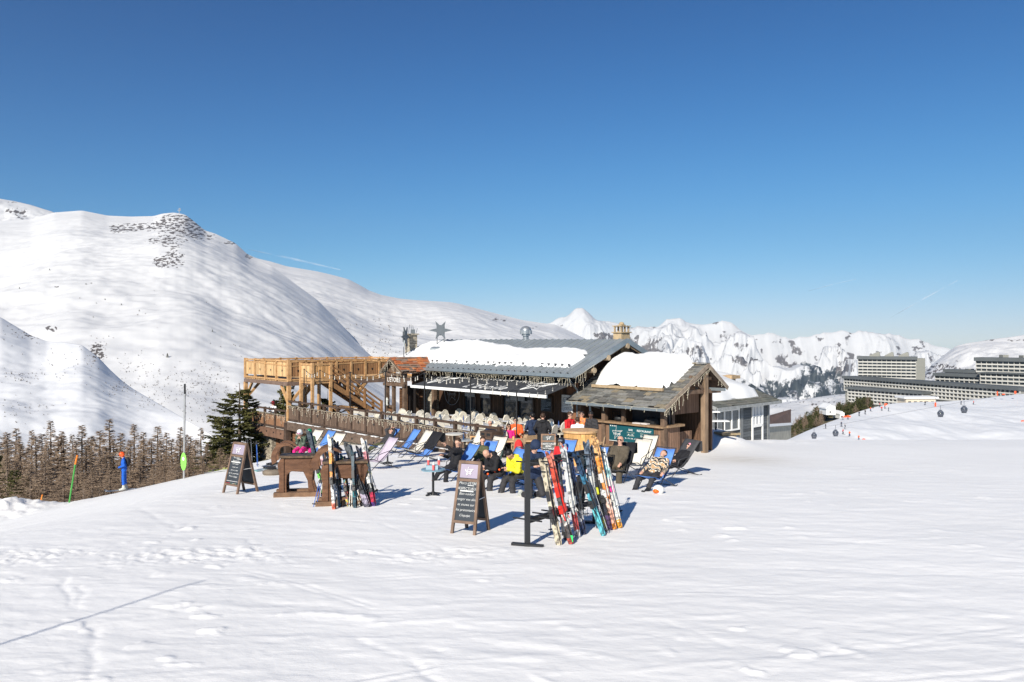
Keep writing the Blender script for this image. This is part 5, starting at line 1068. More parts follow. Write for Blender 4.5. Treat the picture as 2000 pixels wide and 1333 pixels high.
def place_chair(canvas, u, v, fx, fy, label, sc=1.0):
    """u,v: photograph pixel of the middle of the chair's footprint on the snow"""
    g = G(u, v); rz = face(fx, fy)
    if canvas.name not in protos: protos[canvas.name] = deckchair(canvas); o = protos[canvas.name]
    else: o = dup(protos[canvas.name])
    o.location = (g.x, g.y, g.z - .01); o.rotation_euler = (0, 0, rz); o.scale = (sc,) * 3; tag(o, label, 'deck chair', 'deck chairs set out on the snow'); return o
DC = [
 (BLUE, 749, 886, -.8, -.6, 'blue deck chair under the lounging dark-haired person by the fence'),
 (BLUE, 789, 889, -.8, -.6, 'empty blue deck chair between the lounging person and the cream chair by the fence'),
 (CANW, 812, 893, -.8, -.6, 'empty cream deck chair right of the second blue chair near the fence'),
 (BLUE, 848, 874, -.8, -.6, 'tallest blue deck chair close against the terrace fence'),
 (BLUE, 828, 903, -.82, -.57, 'blue deck chair with a black jacket hung on its back'),
 (BLUE, 895, 880, -.8, -.6, 'blue deck chair behind the white round table near the framed chalkboard'),
 (CANB, 936, 886, -.7, -.7, 'black deck chair draped with a white blanket by the wooden bin'),
 (CANW, 919, 893, -.75, -.65, 'cream deck chair in front of the black one by the grey round table'),
 (BLUE, 954, 892, -.85, -.52, 'blue deck chair directly left of the wicker chairs and red backpack'),
 (CANL, 738, 916, -.75, -.65, 'pale lilac deck chair just right of the ski bundles on the ram benches'),
 (BLUE, 1050, 903, -.9, -.4, 'blue deck chair left of the tall menu chalkboard base'),
 (CANW, 958, 915, -.55, -.83, 'cream deck chair behind the bald man in the black jacket'),
 (BLUE, 938, 928, -.5, -.86, 'blue deck chair of the man in the olive jacket'),
 (BLUE, 893, 937, -.8, -.6, 'blue deck chair of the seated person in black with orange boots'),
 (BLUE, 1030, 958, -.75, -.66, 'blue deck chair carrying the person in the yellow jacket'),
 (BLUE, 988, 953, -.75, -.66, 'blue deck chair of the bald man in the black and orange jacket'),
 (BLUE, 1095, 925, -.5, -.86, 'blue deck chair under the child in red and white gear'),
 (BLUE, 1152, 948, -.55, -.83, 'blue deck chair with the child in the pink hat behind the skis'),
 (CANB, 1208, 940, -.45, -.89, 'black deck chair of the man in brown with sunglasses'),
 (CANW, 1240, 924, -.6, -.8, 'nearer cream deck chair beside the man in brown'),
 (CANW, 1256, 910, -.6, -.8, 'farther cream deck chair under the green sign'),
 (BLUE, 1280, 953, -.62, -.78, 'blue deck chair under the woman in zigzag fleece'),
 (CANG, 1322, 928, -.9, -.42, 'dark deck chair of the reclining person in black at the right end'),
 (CANW, 1120, 893, -.5, -.86, 'cream deck chair in front of the round wooden tub'),
 (CANW, 640, 903, -.6, -.8, 'cream deck chair behind the orange tipped skis'),
 (BLUE, 622, 893, -.7, -.7, 'blue deck chair partly hidden behind the ram benches'),
 (CANW, 600, 890, -.6, -.8, 'cream deck chair behind the child in the white helmet'),
]
chairs = [place_chair(*q) for q in DC]
def at_chair(i, dz=0.0, fwd=0.0):
    c = chairs[i]; rz = c.rotation_euler[2]; return (c.location[0] + math.cos(rz) * fwd, c.location[1] + math.sin(rz) * fwd, c.location[2] + dz), rz
# ---- reclining and sitting people on the deck chairs
RL = lambda th=70, sh=35: {'B': (th, sh, .12)}
loc, rz = at_chair(0); person('person', joints((.02, 0, .40), -42, head_tilt=22, legs={'L': (86, 62, .1), 'R': (80, 50, .1)}, arms={'B': (-.45, .14, .62, .2, 1, .4)}), look(DKG, OLIVE), 'person in charcoal lounging with arms behind head and sunglasses', loc, rz, hair=(HBR, 's'), shades=SHD)
loc, rz = at_chair(13); person('person', joints((.1, 0, .42), -14, head_tilt=14, head_turn=25, legs={'L': (72, 4, .3), 'R': (62, 34, .35)}, arms={'L': (.34, .10, .62, -.2, .6, -.8), 'R': (.3, .16, .30)}), look(DK, DK, BOOTO), 'person in black drinking, wearing orange ski boots beside the round table', loc, rz, 1.02, hair=(HBR, 's'))
loc, rz = at_chair(12); person('person', joints((.05, 0, .42), -20, head_tilt=12, head_turn=40, legs=SITL(), arms={'B': (.25, .15, .12)}), look(OLIVE, DK), 'person in olive jacket with tousled brown hair behind the front chalkboard', loc, rz, hair=(HBR, 's'))
loc, rz = at_chair(15); person('person', joints((.22, 0, .44), 30, head_tilt=38, legs={'B': (76, 8, .14)}, arms={'L': (.50, .03, .18), 'R': (.46, .07, .12)}), look(DK, DKG), 'bald man in black jacket with orange patches bending over his hands', loc, rz, 1.05, 1.12, extra=lambda J: [cap(J['nec'] - J['fwd'] * .06, J['nec'] - J['fwd'] * .10 - Vector((0, 0, .03)), .085)])
bald = bpy.context.scene.objects.get('person.003') or COL.objects[-1]
loc, rz = at_chair(14); person('person', joints((.22, 0, .45), 28, head_tilt=30, legs={'L': (78, -4, .1), 'R': (74, 22, .1)}, arms={'L': (.50, .05, .20), 'R': (.46, .02, .16)}), look(YEL, DKG), 'person in bright yellow jacket with tied dark hair looking at a phone', loc, rz, 1.03, 1.15, hair=(HBK, 's'), hood=True)
loc, rz = at_chair(16); person('person', joints((.05, 0, .42), -12, head_tilt=10, legs=SITL(70, 10), arms={'B': (.35, .05, .15)}), look(RED, NAVY), 'child in red and white jacket with black helmet and mirrored goggles', loc, rz, .92, helmet=(HELK, LEN))
loc, rz = at_chair(17); person('person', joints((.1, 0, .42), 5, head_tilt=25, legs=SITL(75, 10), arms={'B': (.42, .03, .16)}), look(PINK, DK, BOOTW), 'child in pink hat and jacket holding a phone behind the skis', loc, rz, .85, helmet=(PINK,))
loc, rz = at_chair(18); person('person', joints((.02, 0, .43), -18, head_tilt=14, legs={'B': (68, 6, .14)}, arms={'L': (.28, .16, .1), 'R': (.25, .18, .08)}), look(BRN, BRN), 'bald man in brown ski suit with large sunglasses facing the sun', loc, rz, 1.08, 1.2, shades=SHD)
loc, rz = at_chair(21); person('person', joints((.06, 0, .40), -48, head_tilt=-4, legs={'L': (78, 44, .14), 'R': (74, 38, .3)}, arms={'L': (.16, .32, .04), 'R': (.18, .30, -.02)}), look(ZIG, DKG), 'woman reclining in zigzag patterned fleece and black ski trousers', loc, rz, 1.03, hair=(HBR, 's'))
loc, rz = at_chair(22); person('person', joints((0, 0, .38), -50, head_tilt=16, legs={'B': (80, 30, .1)}, arms={'L': (.22, .12, .08), 'R': (.22, .10, .10)}), look(DK, DK), 'person in black reclining asleep with pink cap and sunglasses', loc, rz, 1.02, hair=(PINK, 's'), shades=SHD)
# ---- kneeling person at the ski rack
g = G(1040, 972); person('person', joints((0, 0, .50), 8, head_tilt=20, legs={'L': (30, -75, .1), 'R': (20, -82, .1)}, arms={'B': (.35, .12, .25)}), look(NAVY, DKG, BOOTW), 'kneeling person in navy jacket with lime patch behind the ski rack', (g.x, g.y, g.z), face(.4, -.9), 1.1, 1.1, helmet=(NAVY,))
# ---- two children at the ram bench
g = G(590, 912)
person('person', joints((0, 0, .50), 15, head_tilt=12, legs=SITL(), arms={'L': (.28, .06, .42), 'R': (.25, .05, .40)}), look(FLOR, MAG), 'small child in white helmet and pink trousers sitting at the ram bench', (g.x, g.y, g.z + .25), face(-.2, -1), .82, helmet=(HELW, LENP))
g = G(606, 910); person('person', joints((0, 0, .50), 8, head_tilt=5, legs=SITL(), arms={'B': (.28, .1, .25)}), look(FLOR, MAG), 'child in green helmet and floral jacket behind the leaning green ski', (g.x, g.y, g.z + .25), face(-.1, -1), .80, helmet=(HELG, SHD))
# ---- blue skier on the left
g = on_ground(-17.42, 34.5)
def pack(o, J):
    h = MB(); c = J['che'] - J['fwd'] * .17 + Vector((0, 0, .02)); h.ell(c, (.11, .15, .23), (1, 0, 0), (0, 1, 0), 12, 8); h.build('backpack', flat('black_pack', (.02, .02, .025), .7), o)
rz_ = face(-.92, -.35)
person('person', joints((0, 0, .93), 3, head_tilt=22, legs={'L': (4, -3, .02), 'R': (-2, -4, .02)}, arms={'L': (.22, .2, .12), 'R': (.05, .26, -.02)}), look(ROYAL, ROYAL, BOOTW, DK), 'skier in royal blue suit with orange helmet and black backpack standing alone', (g.x, g.y, g.z + .12), rz_, .96, 1.02, helmet=(HELO, SHD), strap=pack)
# ---- terrace people
def tp(u, y, z=TZ): return Vector(((u - 1000) / F * y, y, z))
SITC = {'B': (84, 4, .1)}
person('person', joints((0, 0, .48), 2, head_tilt=4, legs=SITC, arms={'B': (.3, .1, .2)}), look(NAVY, DK, BOOTB), 'bald older man in navy jacket seated just behind the wooden bin', tp(956, 31.2), face(.7, -.6), 1.0, shades=SHD)
person('person', joints((0, 0, .48), 0, head_tilt=4, legs=SITC, arms={'B': (.3, .1, .2)}), look(CREAM, DK, BOOTB), 'grey haired woman wearing a white scarf at the crowded terrace table', tp(980, 30.0), face(.5, -.8), .98, hair=(HGR, 's'), shades=SHD)
person('person', joints((0, 0, .48), 2, head_tilt=4, legs=SITC, arms={'B': (.3, .1, .2)}), look(MAG, DK, BOOTB), 'woman with long dark hair and magenta jacket at the terrace table', tp(993, 30.3), face(.35, -.95), .98, hair=(HBR, 'long'), shades=SHD)
person('person', joints((0, 0, .50), 0, head_tilt=4, legs=SITC, arms={'B': (.35, .15, .2)}), look(ORJ, DK, BOOTB), 'man in bright orange jacket and sunglasses behind the terrace table', tp(1007, 31.3), face(.1, -1), 1.08, 1.1, hair=(HBK, 's'), shades=SHD)
person('person', joints((0, 0, .93), 4, head_tilt=8, legs={'L': (4, -2, .04), 'R': (-4, -6, .04)}, arms={'B': (.22, .2, .15)}), look(NAVY, DK, BOOTB), 'standing waiter in navy with a white star print on the back', tp(1041, 29.6), face(-.2, 1), 1.0, 1.05, hair=(HBK, 's'))
person('person', joints((0, 0, .93), 2, head_tilt=14, legs={'L': (3, -3, .05), 'R': (-3, -5, .05)}, arms={'B': (.15, .26, .05)}), look(DK, DK, BOOTB), 'standing person seen from behind in black jacket with thin red piping', tp(1060, 29.2), face(.15, 1), 1.02, 1.12, hair=(HBR, 's'), hood=True)
person('person', joints((0, 0, .93), 2, head_tilt=4, legs={'L': (3, -3, .05), 'R': (-3, -5, .05)}, arms={'B': (.3, .1, .2)}), look(RED, DK, BOOTB), 'bearded man in red jacket standing at the far side of the tub', tp(1112, 29.3), face(.6, -.6), 1.05, hair=(HBR, 's'), shades=SHD)
person('person', joints((0, 0, .93), 2, head_tilt=4, legs={'L': (3, -3, .05), 'R': (-3, -5, .05)}, arms={'B': (.3, .1, .2)}), look(WHT, DK, BOOTB), 'person in white hoodie with back turned behind the round wooden tub', tp(1128, 28.4), face(.1, 1), .98, hair=(HBR, 's'))
person('person', joints((0, 0, .93), 0, head_tilt=-6, legs={'L': (3, -3, .05), 'R': (-3, -5, .05)}, arms={'B': (.22, .12, .42)}), look(PEACH, DK, BOOTB), 'person in peach orange jacket raising both hands to the face', tp(1136, 30.0), face(-.3, -1), 1.02, hair=(HBK, 's'), shades=SHD)
person('person', joints((0, 0, .93), 8, head_tilt=10, legs={'L': (3, -3, .05), 'R': (-3, -5, .05)}, arms={'B': (.3, .1, .15)}), look(DKG, DK, BOOTB, s=SKIND), 'person in dark grey jacket beside the bar hut drainpipe', tp(1157, 29.6), face(-.5, -.7), 1.05, hair=(HBK, 's'))
person('person', joints((0, 0, .48), 2, head_tilt=4, legs=SITC, arms={'B': (.3, .1, .2)}), look(WHT, DK, BOOTB), 'small seated person with maroon helmet on the lower left terrace', Vector((-14.8, 47.6, LZ)), face(-.3, -1), 1.0, helmet=(HELR, SHD))
# orange patches on the black jacket, star print on the waiter's back, white/red trims
def decal(name, mat, who, pts, r=.028):
    o = next(x for x in COL.objects if x.get('label', '').startswith(who)); m_ = MB()
    for p in pts: m_.ell(p, (r, r, r), n=8, m=5)
    d = m_.build(name, mat); d.parent = o
decal('orange_patch', ORJ, 'bald man in black', [(.36, .10, .62), (.24, -.22, .80), (.46, .12, .50), (.55, -.05, .42), (.42, .24, .55)], .03)
decal('jacket_patch', flat('lime_patch', (.45, .80, .02)), 'kneeling person', [(.12, .16, .80), (.10, .19, .74)], .06)
# ================================================================ TERRACE FURNITURE
PLW = M('cream_plastic', (.70, .655, .56), .45, .05, 5, bump=0, spec=.4)
def round_chair():
    r = empty('terrace_chair', (0, 0, 0)); m_ = MB(); m_.prism([(-.22, -.2, .43), (.22, -.23, .43), (.22, .23, .43), (-.22, .2, .43)], (0, 0, .035)); m_.build('seat', PLW, r)
    m_ = MB(); N_ = 16; c = Vector((-.27, 0, .75)); X_, Y_ = Vector((0, 1, 0)), Vector((-.16, 0, 1)).normalized(); pts = [c + X_ * .21 * math.cos(2 * math.pi * i / N_) + Y_ * .24 * math.sin(2 * math.pi * i / N_) for i in range(N_)]
    m_.prism(pts, (-.03, 0, 0)); m_.path(pts + [pts[0]], .018, 5); m_.build('backrest', PLW, r)
    for x in (-.2, .2):
        for y in (-.19, .19): m_ = MB(); m_.tube((x * 1.1, y * 1.1, 0), (x, y, .44), .016, 5, .022); m_.build('leg', PLW, r)
    for y in (-1, 1): m_ = MB(); m_.path([(-.26, y * .2, .70), (-.1, y * .27, .66), (.16, y * .27, .65), (.2, y * .24, .44)], .017, 5); m_.build('armrest', PLW, r)
    return r
def dining_table():
    r = empty('terrace_table', (0, 0, 0)); m_ = MB(); m_.box((0, 0, .735), (.75, 1.05, .03)); m_.build('tabletop', flat('pale_tabletop', (.50, .52, .58), .35), r)
    m_ = MB(); m_.tube((0, -.3, .02), (0, -.3, .72), .03, 8); m_.tube((0, .3, .02), (0, .3, .72), .03, 8); m_.box((0, -.3, .02), (.5, .06, .03)); m_.box((0, .3, .02), (.5, .06, .03)); m_.build('pedestal', TUBE, r); return r
def bottle(col, h=.2): m_ = MB(); m_.tube((0, 0, 0), (0, 0, h * .6), .028, 8); m_.tube((0, 0, h * .6), (0, 0, h), .026, 8, .01); m_.tube((0, 0, h), (0, 0, h * 1.18), .011, 6); return m_.build('bottle', col)
def napkin(): m_ = MB(); m_.box((0, 0, .06), (.05, .12, .12)); m_.box((0, 0, .15), (.03, .10, .07)); return m_.build('napkin_holder', flat('slate_blue_box', (.08, .12, .17), .6))
tc0, tt0, bo0, bo1, na0 = round_chair(), dining_table(), bottle(flat('salt_white', (.75, .75, .74), .3), .14), bottle(flat('blue_bottle', (.05, .10, .28), .15)), napkin()
ORD = ['first', 'second', 'third', 'fourth', 'fifth', 'sixth', 'seventh', 'eighth', 'ninth', 'tenth', 'eleventh', 'twelfth']
used = set()
def inst(pr, key, loc, rz, label, cat, group):
    o = pr if key not in used else dup(pr); used.add(key); o.location = loc; o.rotation_euler = (0, 0, rz); tag(o, label, cat, group); return o
SH = ['nearest the fence', 'middle row', 'along the wall']; rr = random.Random(21); fa_ = math.atan2(A.y, A.x)
ROWS = [('row of tables nearest the fence', -3.35, 1.1), ('middle row of tables', -1.6, .6), ('row of tables along the restaurant wall', .1, 1.3)]
for ri, (rn, t, s0) in enumerate(ROWS):
    for k in range(9 if ri else 9):
        s = s0 + k * 1.32 + (0.1 if ri == 1 else 0)
        if ri == 2 and 8.9 < s: continue
        if ri == 1 and s > 10.2 and s < 13.2: continue
        nm = f'{ORD[k]} from the right end, {SH[ri]}'
        p = Lp(s, t, TZ); inst(tt0, 't', p, fa_ + math.pi / 2 + rr.uniform(-.05, .05), f'pale rectangular terrace table, {nm}', 'table', 'terrace tables')
        for q, (ds, sgn_) in enumerate(((-.5, 1), (.5, -1))):
            for e, dt in enumerate((-.42, .36) if (k + ri) % 3 != 2 else (-.05,)):
                a = fa_ if sgn_ == 1 else fa_ + math.pi
                a += rr.uniform(-.35, .35); side = 'right' if ds < 0 else 'left'
                fr_ = ('' if (k + ri) % 3 == 2 else ('front ' if dt < 0 else 'rear '))
                inst(tc0, 'c', Lp(s + ds * 1.05 + rr.uniform(-.06, .06), t + dt + rr.uniform(-.05, .05), TZ), a, f'cream chair {fr_}{side} of {ORD[k]} table from the right, {SH[ri]}', 'chair', 'cream terrace chairs')
        inst(na0, 'n', Lp(s, t - .1, TZ + .75), rr.uniform(0, 3), f'slate blue napkin holder on the {ORD[k]} table from the right, {SH[ri]}', 'napkin holder', 'napkin holders on the terrace tables')
        inst(bo0, 'b', Lp(s + .12, t + .12, TZ + .75), 0, f'small white shaker on the {ORD[k]} table from the right, {SH[ri]}', 'shaker', 'white shakers on the terrace tables')
        if k % 2 == 0: inst(bo1, 'bb', Lp(s - .12, t + .22, TZ + .75), 0, f'blue bottle on the {ORD[k]} table from the right, {SH[ri]}', 'bottle', 'blue bottles on the terrace tables')
# wicker chairs and wood tables at the right end
WICK = M('wicker', (.33, .225, .135), .8, .3, 40, (1, 1, 1), .4, 60)
def wicker_chair():
    r = empty('wicker_chair', (0, 0, 0)); m_ = MB(); m_.box((0, 0, .44), (.46, .46, .06)); m_.build('seat', WICK, r)
    m_ = MB(); m_.prism([(-.22, -.23, .45), (-.22, .23, .45), (-.30, .22, .92), (-.30, -.22, .92)], (-.04, 0, 0)); m_.build('backrest', WICK, r)
    for x in (-.2, .2):
        for y in (-.2, .2): m_ = MB(); m_.box((x, y, .21), (.045, .045, .42)); m_.build('leg', WICK, r)
    for y in (-.24, .24): m_ = MB(); m_.box((0, y, .66), (.42, .045, .04)); m_.box((.2, y, .55), (.045, .045, .22)); m_.build('armrest', WICK, r)
    return r
wc0 = wicker_chair()
for u, y, rz, lb in ((1013, 28.6, face(-.1, 1), 'wicker chair with the red backpack hung on it'), (1031, 29.4, face(-.5, .9), 'wicker chair left of the standing waiter'), (1095, 28.3, face(.7, .6), 'tan wicker chair between the tall chalkboard and the tub'), (1087, 29.8, face(.9, .2), 'tan wicker chair behind the tall menu chalkboard'), (1022, 32.2, face(.2, -1), 'wicker chair behind the man in orange'), (1165, 28.9, face(-1, .2), 'round-backed wicker chair beside the bar hut post'), (1036, 31.4, face(-.8, -.4), 'wicker chair with a round basket bag')):
    inst(wc0, 'w', tp(u, y), rz, lb, 'wicker chair', 'wicker chairs at the terrace end')
m_ = MB(); c = tp(1003, 29.1); m_.box(c + UP * .74, (1.3, .8, .05), (1, .2, 0), (-.2, 1, 0)); wt_ = empty('wooden_table', c, 'light wood table with drinks among the seated guests', 'table'); m_.build('tabletop', M('light_wood', (.50, .33, .18), .6), wt_)
for sx_ in (-.5, .5): m_ = MB(); m_.beam(c + Vector((sx_, -.3, 0)), c + Vector((sx_ * .6, .3, .72)), .04, .04); m_.beam(c + Vector((sx_, .3, 0)), c + Vector((sx_ * .6, -.3, .72)), .04, .04); m_.build('leg', flat('green_metal', (.02, .05, .045)), wt_)
for i, (dx, col, nm) in enumerate(((-.3, (.6, .15, .08), 'red'), (0, (.7, .45, .15), 'amber'), (.3, (.55, .2, .1), 'brown'))):
    m_ = MB(); m_.tube(c + Vector((dx, -.1, .765)), c + Vector((dx, -.1, .90)), .035, 8, .04); tag(m_.build('drink_glass', flat('drink_' + nm, col, .1)), f'glass of {nm} drink on the light wood table', 'glass')
m_ = MB(); p_ = tp(1013, 28.22, TZ); m_.ell(p_ + UP * .62, (.16, .12, .27)); m_.mat(1).box(p_ + Vector((0, -.12, .55)), (.14, .04, .2)); tag(m_.build('backpack', [cloth('red_pack', (.65, .03, .03)), flat('grey_pocket', (.3, .3, .32))]), 'red backpack hanging on the back of a wicker chair', 'backpack')
m_ = MB(); p_ = tp(1032, 29.9, TZ + .75); m_.ell(p_, (.28, .25, .16), n=14); m_.mat(1).ell(p_ + UP * .05, (.2, .18, .14), n=12); tag(m_.build('basket_bag', [WICK, DKG]), 'round woven basket bag with dark contents by the standing waiter', 'bag')
# ---- wooden bin, framed boards, round tub
bn = empty('waste_bin', tp(960, 29.3, -4.75), 'brown wooden bin cabinet with two slots beside the deck chairs', 'bin')
c = P(960, 855, 29.3); mb = MB(); mb.box((c.x, c.y + .3, -4.2), (.64, .55, 1.1), A, B) ; mb.build('cabinet', planks('bin_boards', (.12, .075, .055), .1, axis='s'), bn)
mb = MB(); mb.box((c.x, c.y + .3, -3.57), (.7, .6, .2), A, B); mb.build('lid', BEAMD, bn); mb = MB()
for q in (-.17, .17): mb.box(Vector((c.x, c.y + .3, -3.57)) - A * q - B * .30, (.2, .03, .09), A, B)
mb.build('slot', BLACKM, bn)
def framed_board(name, c, X, w, h, fr, label, text, size, logo=True, cat='chalkboard', th=.05, face_m=None, split=.22):
    root = empty(name, c, label, cat); X = Vector(X).normalized(); Z = X.cross(UP); m_ = MB(); t = .05
    for sx_ in (-1, 1): m_.box(c + X * sx_ * (w / 2 - t / 2) + UP * h / 2, (t, th, h), X, Z * -1)
    for z in (t / 2, h - t / 2) + ((h * (1 - split),) if logo else ()): m_.box(c + UP * z, (w, th * 1.06, t), X, Z * -1)
    m_.build('frame', fr, root); m_ = MB(); m_.box(c + UP * h / 2 - Z * .005, (w - t, th * .4, h - t), X, Z * -1); m_.build('slate_panel', face_m or CHALK, root)
    if logo: star_logo(c + UP * h * (1 - split / 2) + Z * .03, w * .16, X, UP, LETTER, root, .006, .012)
    text_mesh('lettering', text, size, c + UP * (h * (1 - split) - size * 1.4) + Z * .02, X, UP, LETTER, root, shear=.15); return root
c = P(1071, 890, 26.0); framed_board('menu_chalkboard', Vector((c.x, c.y, gz(c.x, c.y))), (1, 0, 0), .50, 1.12, M('board_frame', (.24, .15, .10), .8), 'tall brown framed menu chalkboard with star logo in front of the terrace guests', 'TARTE SALÉE\nBIÈRE\nVIN CHAUD\nCAFÉ 2€\nTHÉ 3€', .085, face_m=M('grey_slate', (.10, .11, .11), .8))
c = tp(931, 30.2, -4.6); framed_board('menu_chalkboard', c, (1, -.2, 0), .52, .86, NEWW, 'small chalkboard in an orange wood frame beside the wooden bin', 'Soupe\ndu\njour', .17, logo=False)
tub = empty('wooden_tub', tp(1133, 26.6, -4.6), 'round pale wooden tub counter with a rim in front of the bar', 'tub'); c = tp(1133, 26.9, -4.45)
TUBW = planks('tub_boards', (.62, .35, .13), .14, axis='x', gap=.6); m_ = MB(); N_ = 28
ring = lambda r_, z: [c + Vector((r_ * math.cos(2 * math.pi * i / N_), r_ * math.sin(2 * math.pi * i / N_), z)) for i in range(N_)]
m_.prism(ring(.58, 0), (0, 0, 1.30)); m_.build('tub_wall', TUBW, tub); m_ = MB()
for z, r_ in ((1.27, .63), (.9, .595), (.45, .595), (.12, .595)): m_.prism(ring(r_, z), (0, 0, .07 if z > 1 else .03))
m_.build('rim', M('tub_rim', (.55, .34, .17), .55), tub)
# ---- round pedestal tables on the snow
def pedestal(u, v, ztop, w, mat, label):
    g = G(u, v); root = empty('pedestal_table', g, label, 'round table', 'round tables on the snow'); m_ = MB(); m_.tube(g + UP * ztop, g + UP * (ztop + .03), w, 20); m_.build('tabletop', mat, root)
    m_ = MB(); m_.tube(g + UP * .05, g + UP * ztop, .03, 8)
    for k in range(4): a = math.pi / 4 + k * math.pi / 2; m_.beam(g + UP * .07, g + Vector((math.cos(a) * .22, math.sin(a) * .22, .02)), .05, .03)
    m_.tube(g + UP * .02, g + UP * .1, .07, 8, .035); m_.build('pedestal', BLACKM, root); return g
TW = flat('table_white', (.62, .60, .55), .4); TB = M('table_blue', (.16, .27, .34), .3, .2, 6, bump=0, spec=.6)
g4 = pedestal(846, 967, .62, .30, TB, 'round blue-grey table with drinks in front of the person in orange boots')
pedestal(757, 906, .62, .34, TW, 'round grey table at the feet of the lounging person'); pedestal(887, 898, .95, .36, TW, 'tall round white table in front of the blue deck chairs'); pedestal(908, 891, .62, .36, flat('table_grey', (.35, .38, .40), .4), 'round grey table with a bottle beside the black deck chair')
m_ = MB(); m_.box(g4 + Vector((-.02, 0, .65 + .05)), (.3, .2, .10)); tag(m_.build('serving_box', flat('pale_blue_box', (.28, .40, .47), .5)), 'pale blue box on the round table', 'box')
for i, dx in enumerate((-.12, .02, .14)):
    m_ = MB(); q = g4 + Vector((dx, -.12 if i == 1 else .02, .65 + (.0 if i == 1 else .1))); m_.tube(q, q + UP * .12, .03, 8, .035); m_.mat(1).tube(q + UP * .12, q + UP * .2, .03, 6, .012); tag(m_.build('drink_glass', [flat('spritz', (.65, .12, .12), .1), flat('ice_glass', (.55, .6, .62), .1)]), ['red iced drink at the left of the box on the round table', 'red iced drink in front of the box on the round table', 'red iced drink at the right of the box on the round table'][i], 'glass')
g = G(908, 891); m_ = MB(); q = g + Vector((-.05, 0, .65)); m_.tube(q, q + UP * .22, .035, 8); m_.tube(q + UP * .22, q + UP * .32, .015, 6); tag(m_.build('bottle', flat('navy_bottle', (.02, .05, .12), .2)), 'dark blue bottle on the grey round table', 'bottle')
# black jacket on a chair, white blanket, helmet and flap
def drape(name, i, mat, label, cat, a=.0, b=.36, w=.34, side=.03):
    c = chairs[i]; rz = c.rotation_euler[2]; Mx = Matrix.Translation(c.location) @ Matrix.Rotation(rz, 4, 'Z'); rows = []
    n0, n1 = int(a * 8), int(b * 8) + 1
    for (x, z) in SPROF[n0:n1 + 1]: rows.append([Mx @ Vector((x + side, y, z + .035 + .015 * math.sin(y * 30 + x * 9))) for y in np.linspace(-w, w, 7)])
    x, z = SPROF[n0]; rows = [[Mx @ Vector((x - .06, y, z - .28 - .03 * math.sin(y * 14))) for y in np.linspace(-w, w, 7)], [Mx @ Vector((x - .05, y, z + .03)) for y in np.linspace(-w, w, 7)]] + rows
    m_ = MB(); m_.grid(rows); o = m_.build(name, mat); s_ = o.modifiers.new('t', 'SOLIDIFY'); s_.thickness = .03; tag(o, label, cat); return o
drape('draped_jacket', 4, DK, 'black jacket hung over the back of the blue deck chair', 'jacket'); drape('white_blanket', 6, CREAM, 'white blanket lying over the black deck chair', 'blanket', .1, .9, .26, .06); drape('grey_towel', 22, CANG, 'dark grey towel over the back of the right-hand deck chair', 'towel', 0, .3); drape('draped_jacket', 18, DK, 'black coat over the back of the chair of the man in brown', 'jacket', 0, .3)
def helmet_on_snow(u, v, m1, m2, label, dz=.1):
    g = G(u, v); m_ = MB(); m_.ell(g + UP * dz, (.15, .13, .12), n=14, m=9); m_.mat(1).ell(g + Vector((-.07, -.08, dz - .02)), (.09, .07, .055), n=10, m=6); tag(m_.build('ski_helmet', [m1, m2]), label, 'helmet')
helmet_on_snow(1286, 964, HELW, BOOTO, 'white ski helmet with orange goggles lying on the snow by the lounger'); helmet_on_snow(1170, 868, HELW, HELK, 'white and black helmet propped beside the wooden tub', .85)
# ================================================================ SKIS, RACKS, RAM BENCHES
def pmat(name, cols, scale=6, z=True, kind='band'):
    """printed ski top: colour zones along the ski's length (object z) or an all-over pattern"""
    if name in MATS: return MATS[name]
    m, t, b = nodes_mat(name); L = t.links.new; N = t.nodes.new; tc = N('ShaderNodeTexCoord'); r = N('ShaderNodeValToRGB'); r.color_ramp.interpolation = 'CONSTANT'
    while len(r.color_ramp.elements) < len(cols): r.color_ramp.elements.new(.5)
    if kind == 'band':
        sp = N('ShaderNodeSeparateXYZ'); L(tc.outputs['Generated'], sp.inputs[0]); n = N('ShaderNodeTexNoise'); n.inputs['Scale'].default_value = scale; L(tc.outputs['Object'], n.inputs['Vector'])
        ad = N('ShaderNodeMath'); ad.operation = 'MULTIPLY_ADD'; ad.inputs[1].default_value = .16; L(n.outputs[0], ad.inputs[0]); L(sp.outputs[2], ad.inputs[2]); src = ad.outputs[0]
    else:
        n = N('ShaderNodeTexVoronoi' if kind == 'cells' else 'ShaderNodeTexNoise'); n.inputs['Scale'].default_value = scale; L(tc.outputs['Object'], n.inputs['Vector'])
        if kind == 'cells': sp = N('ShaderNodeSeparateColor'); L(n.outputs['Color'], sp.inputs[0]); src = sp.outputs[0]
        else: src = n.outputs[0]
    L(src, r.inputs[0])
    for i, c in enumerate(cols): r.color_ramp.elements[i].position = (i / len(cols)) * (1 if kind != 'noise' else .3) + (0 if kind != 'noise' else .38); r.color_ramp.elements[i].color = rgb(c)
    n9 = N('ShaderNodeTexNoise'); n9.inputs['Scale'].default_value = 14; n9.inputs['Detail'].default_value = 3; L(tc.outputs['Object'], n9.inputs[0]); mr = N('ShaderNodeMapRange'); mr.inputs['From Min'].default_value = .4; mr.inputs['From Max'].default_value = .56; mr.inputs['To Min'].default_value = .30; L(n9.outputs[0], mr.inputs[0]); vm9 = N('ShaderNodeVectorMath'); vm9.operation = 'SCALE'; L(r.outputs[0], vm9.inputs[0]); L(mr.outputs[0], vm9.inputs['Scale']); L(vm9.outputs[0], b.inputs['Base Color']); b.inputs['Roughness'].default_value = .25; b.inputs['Coat Weight'].default_value = .4; MATS[name] = m; return m
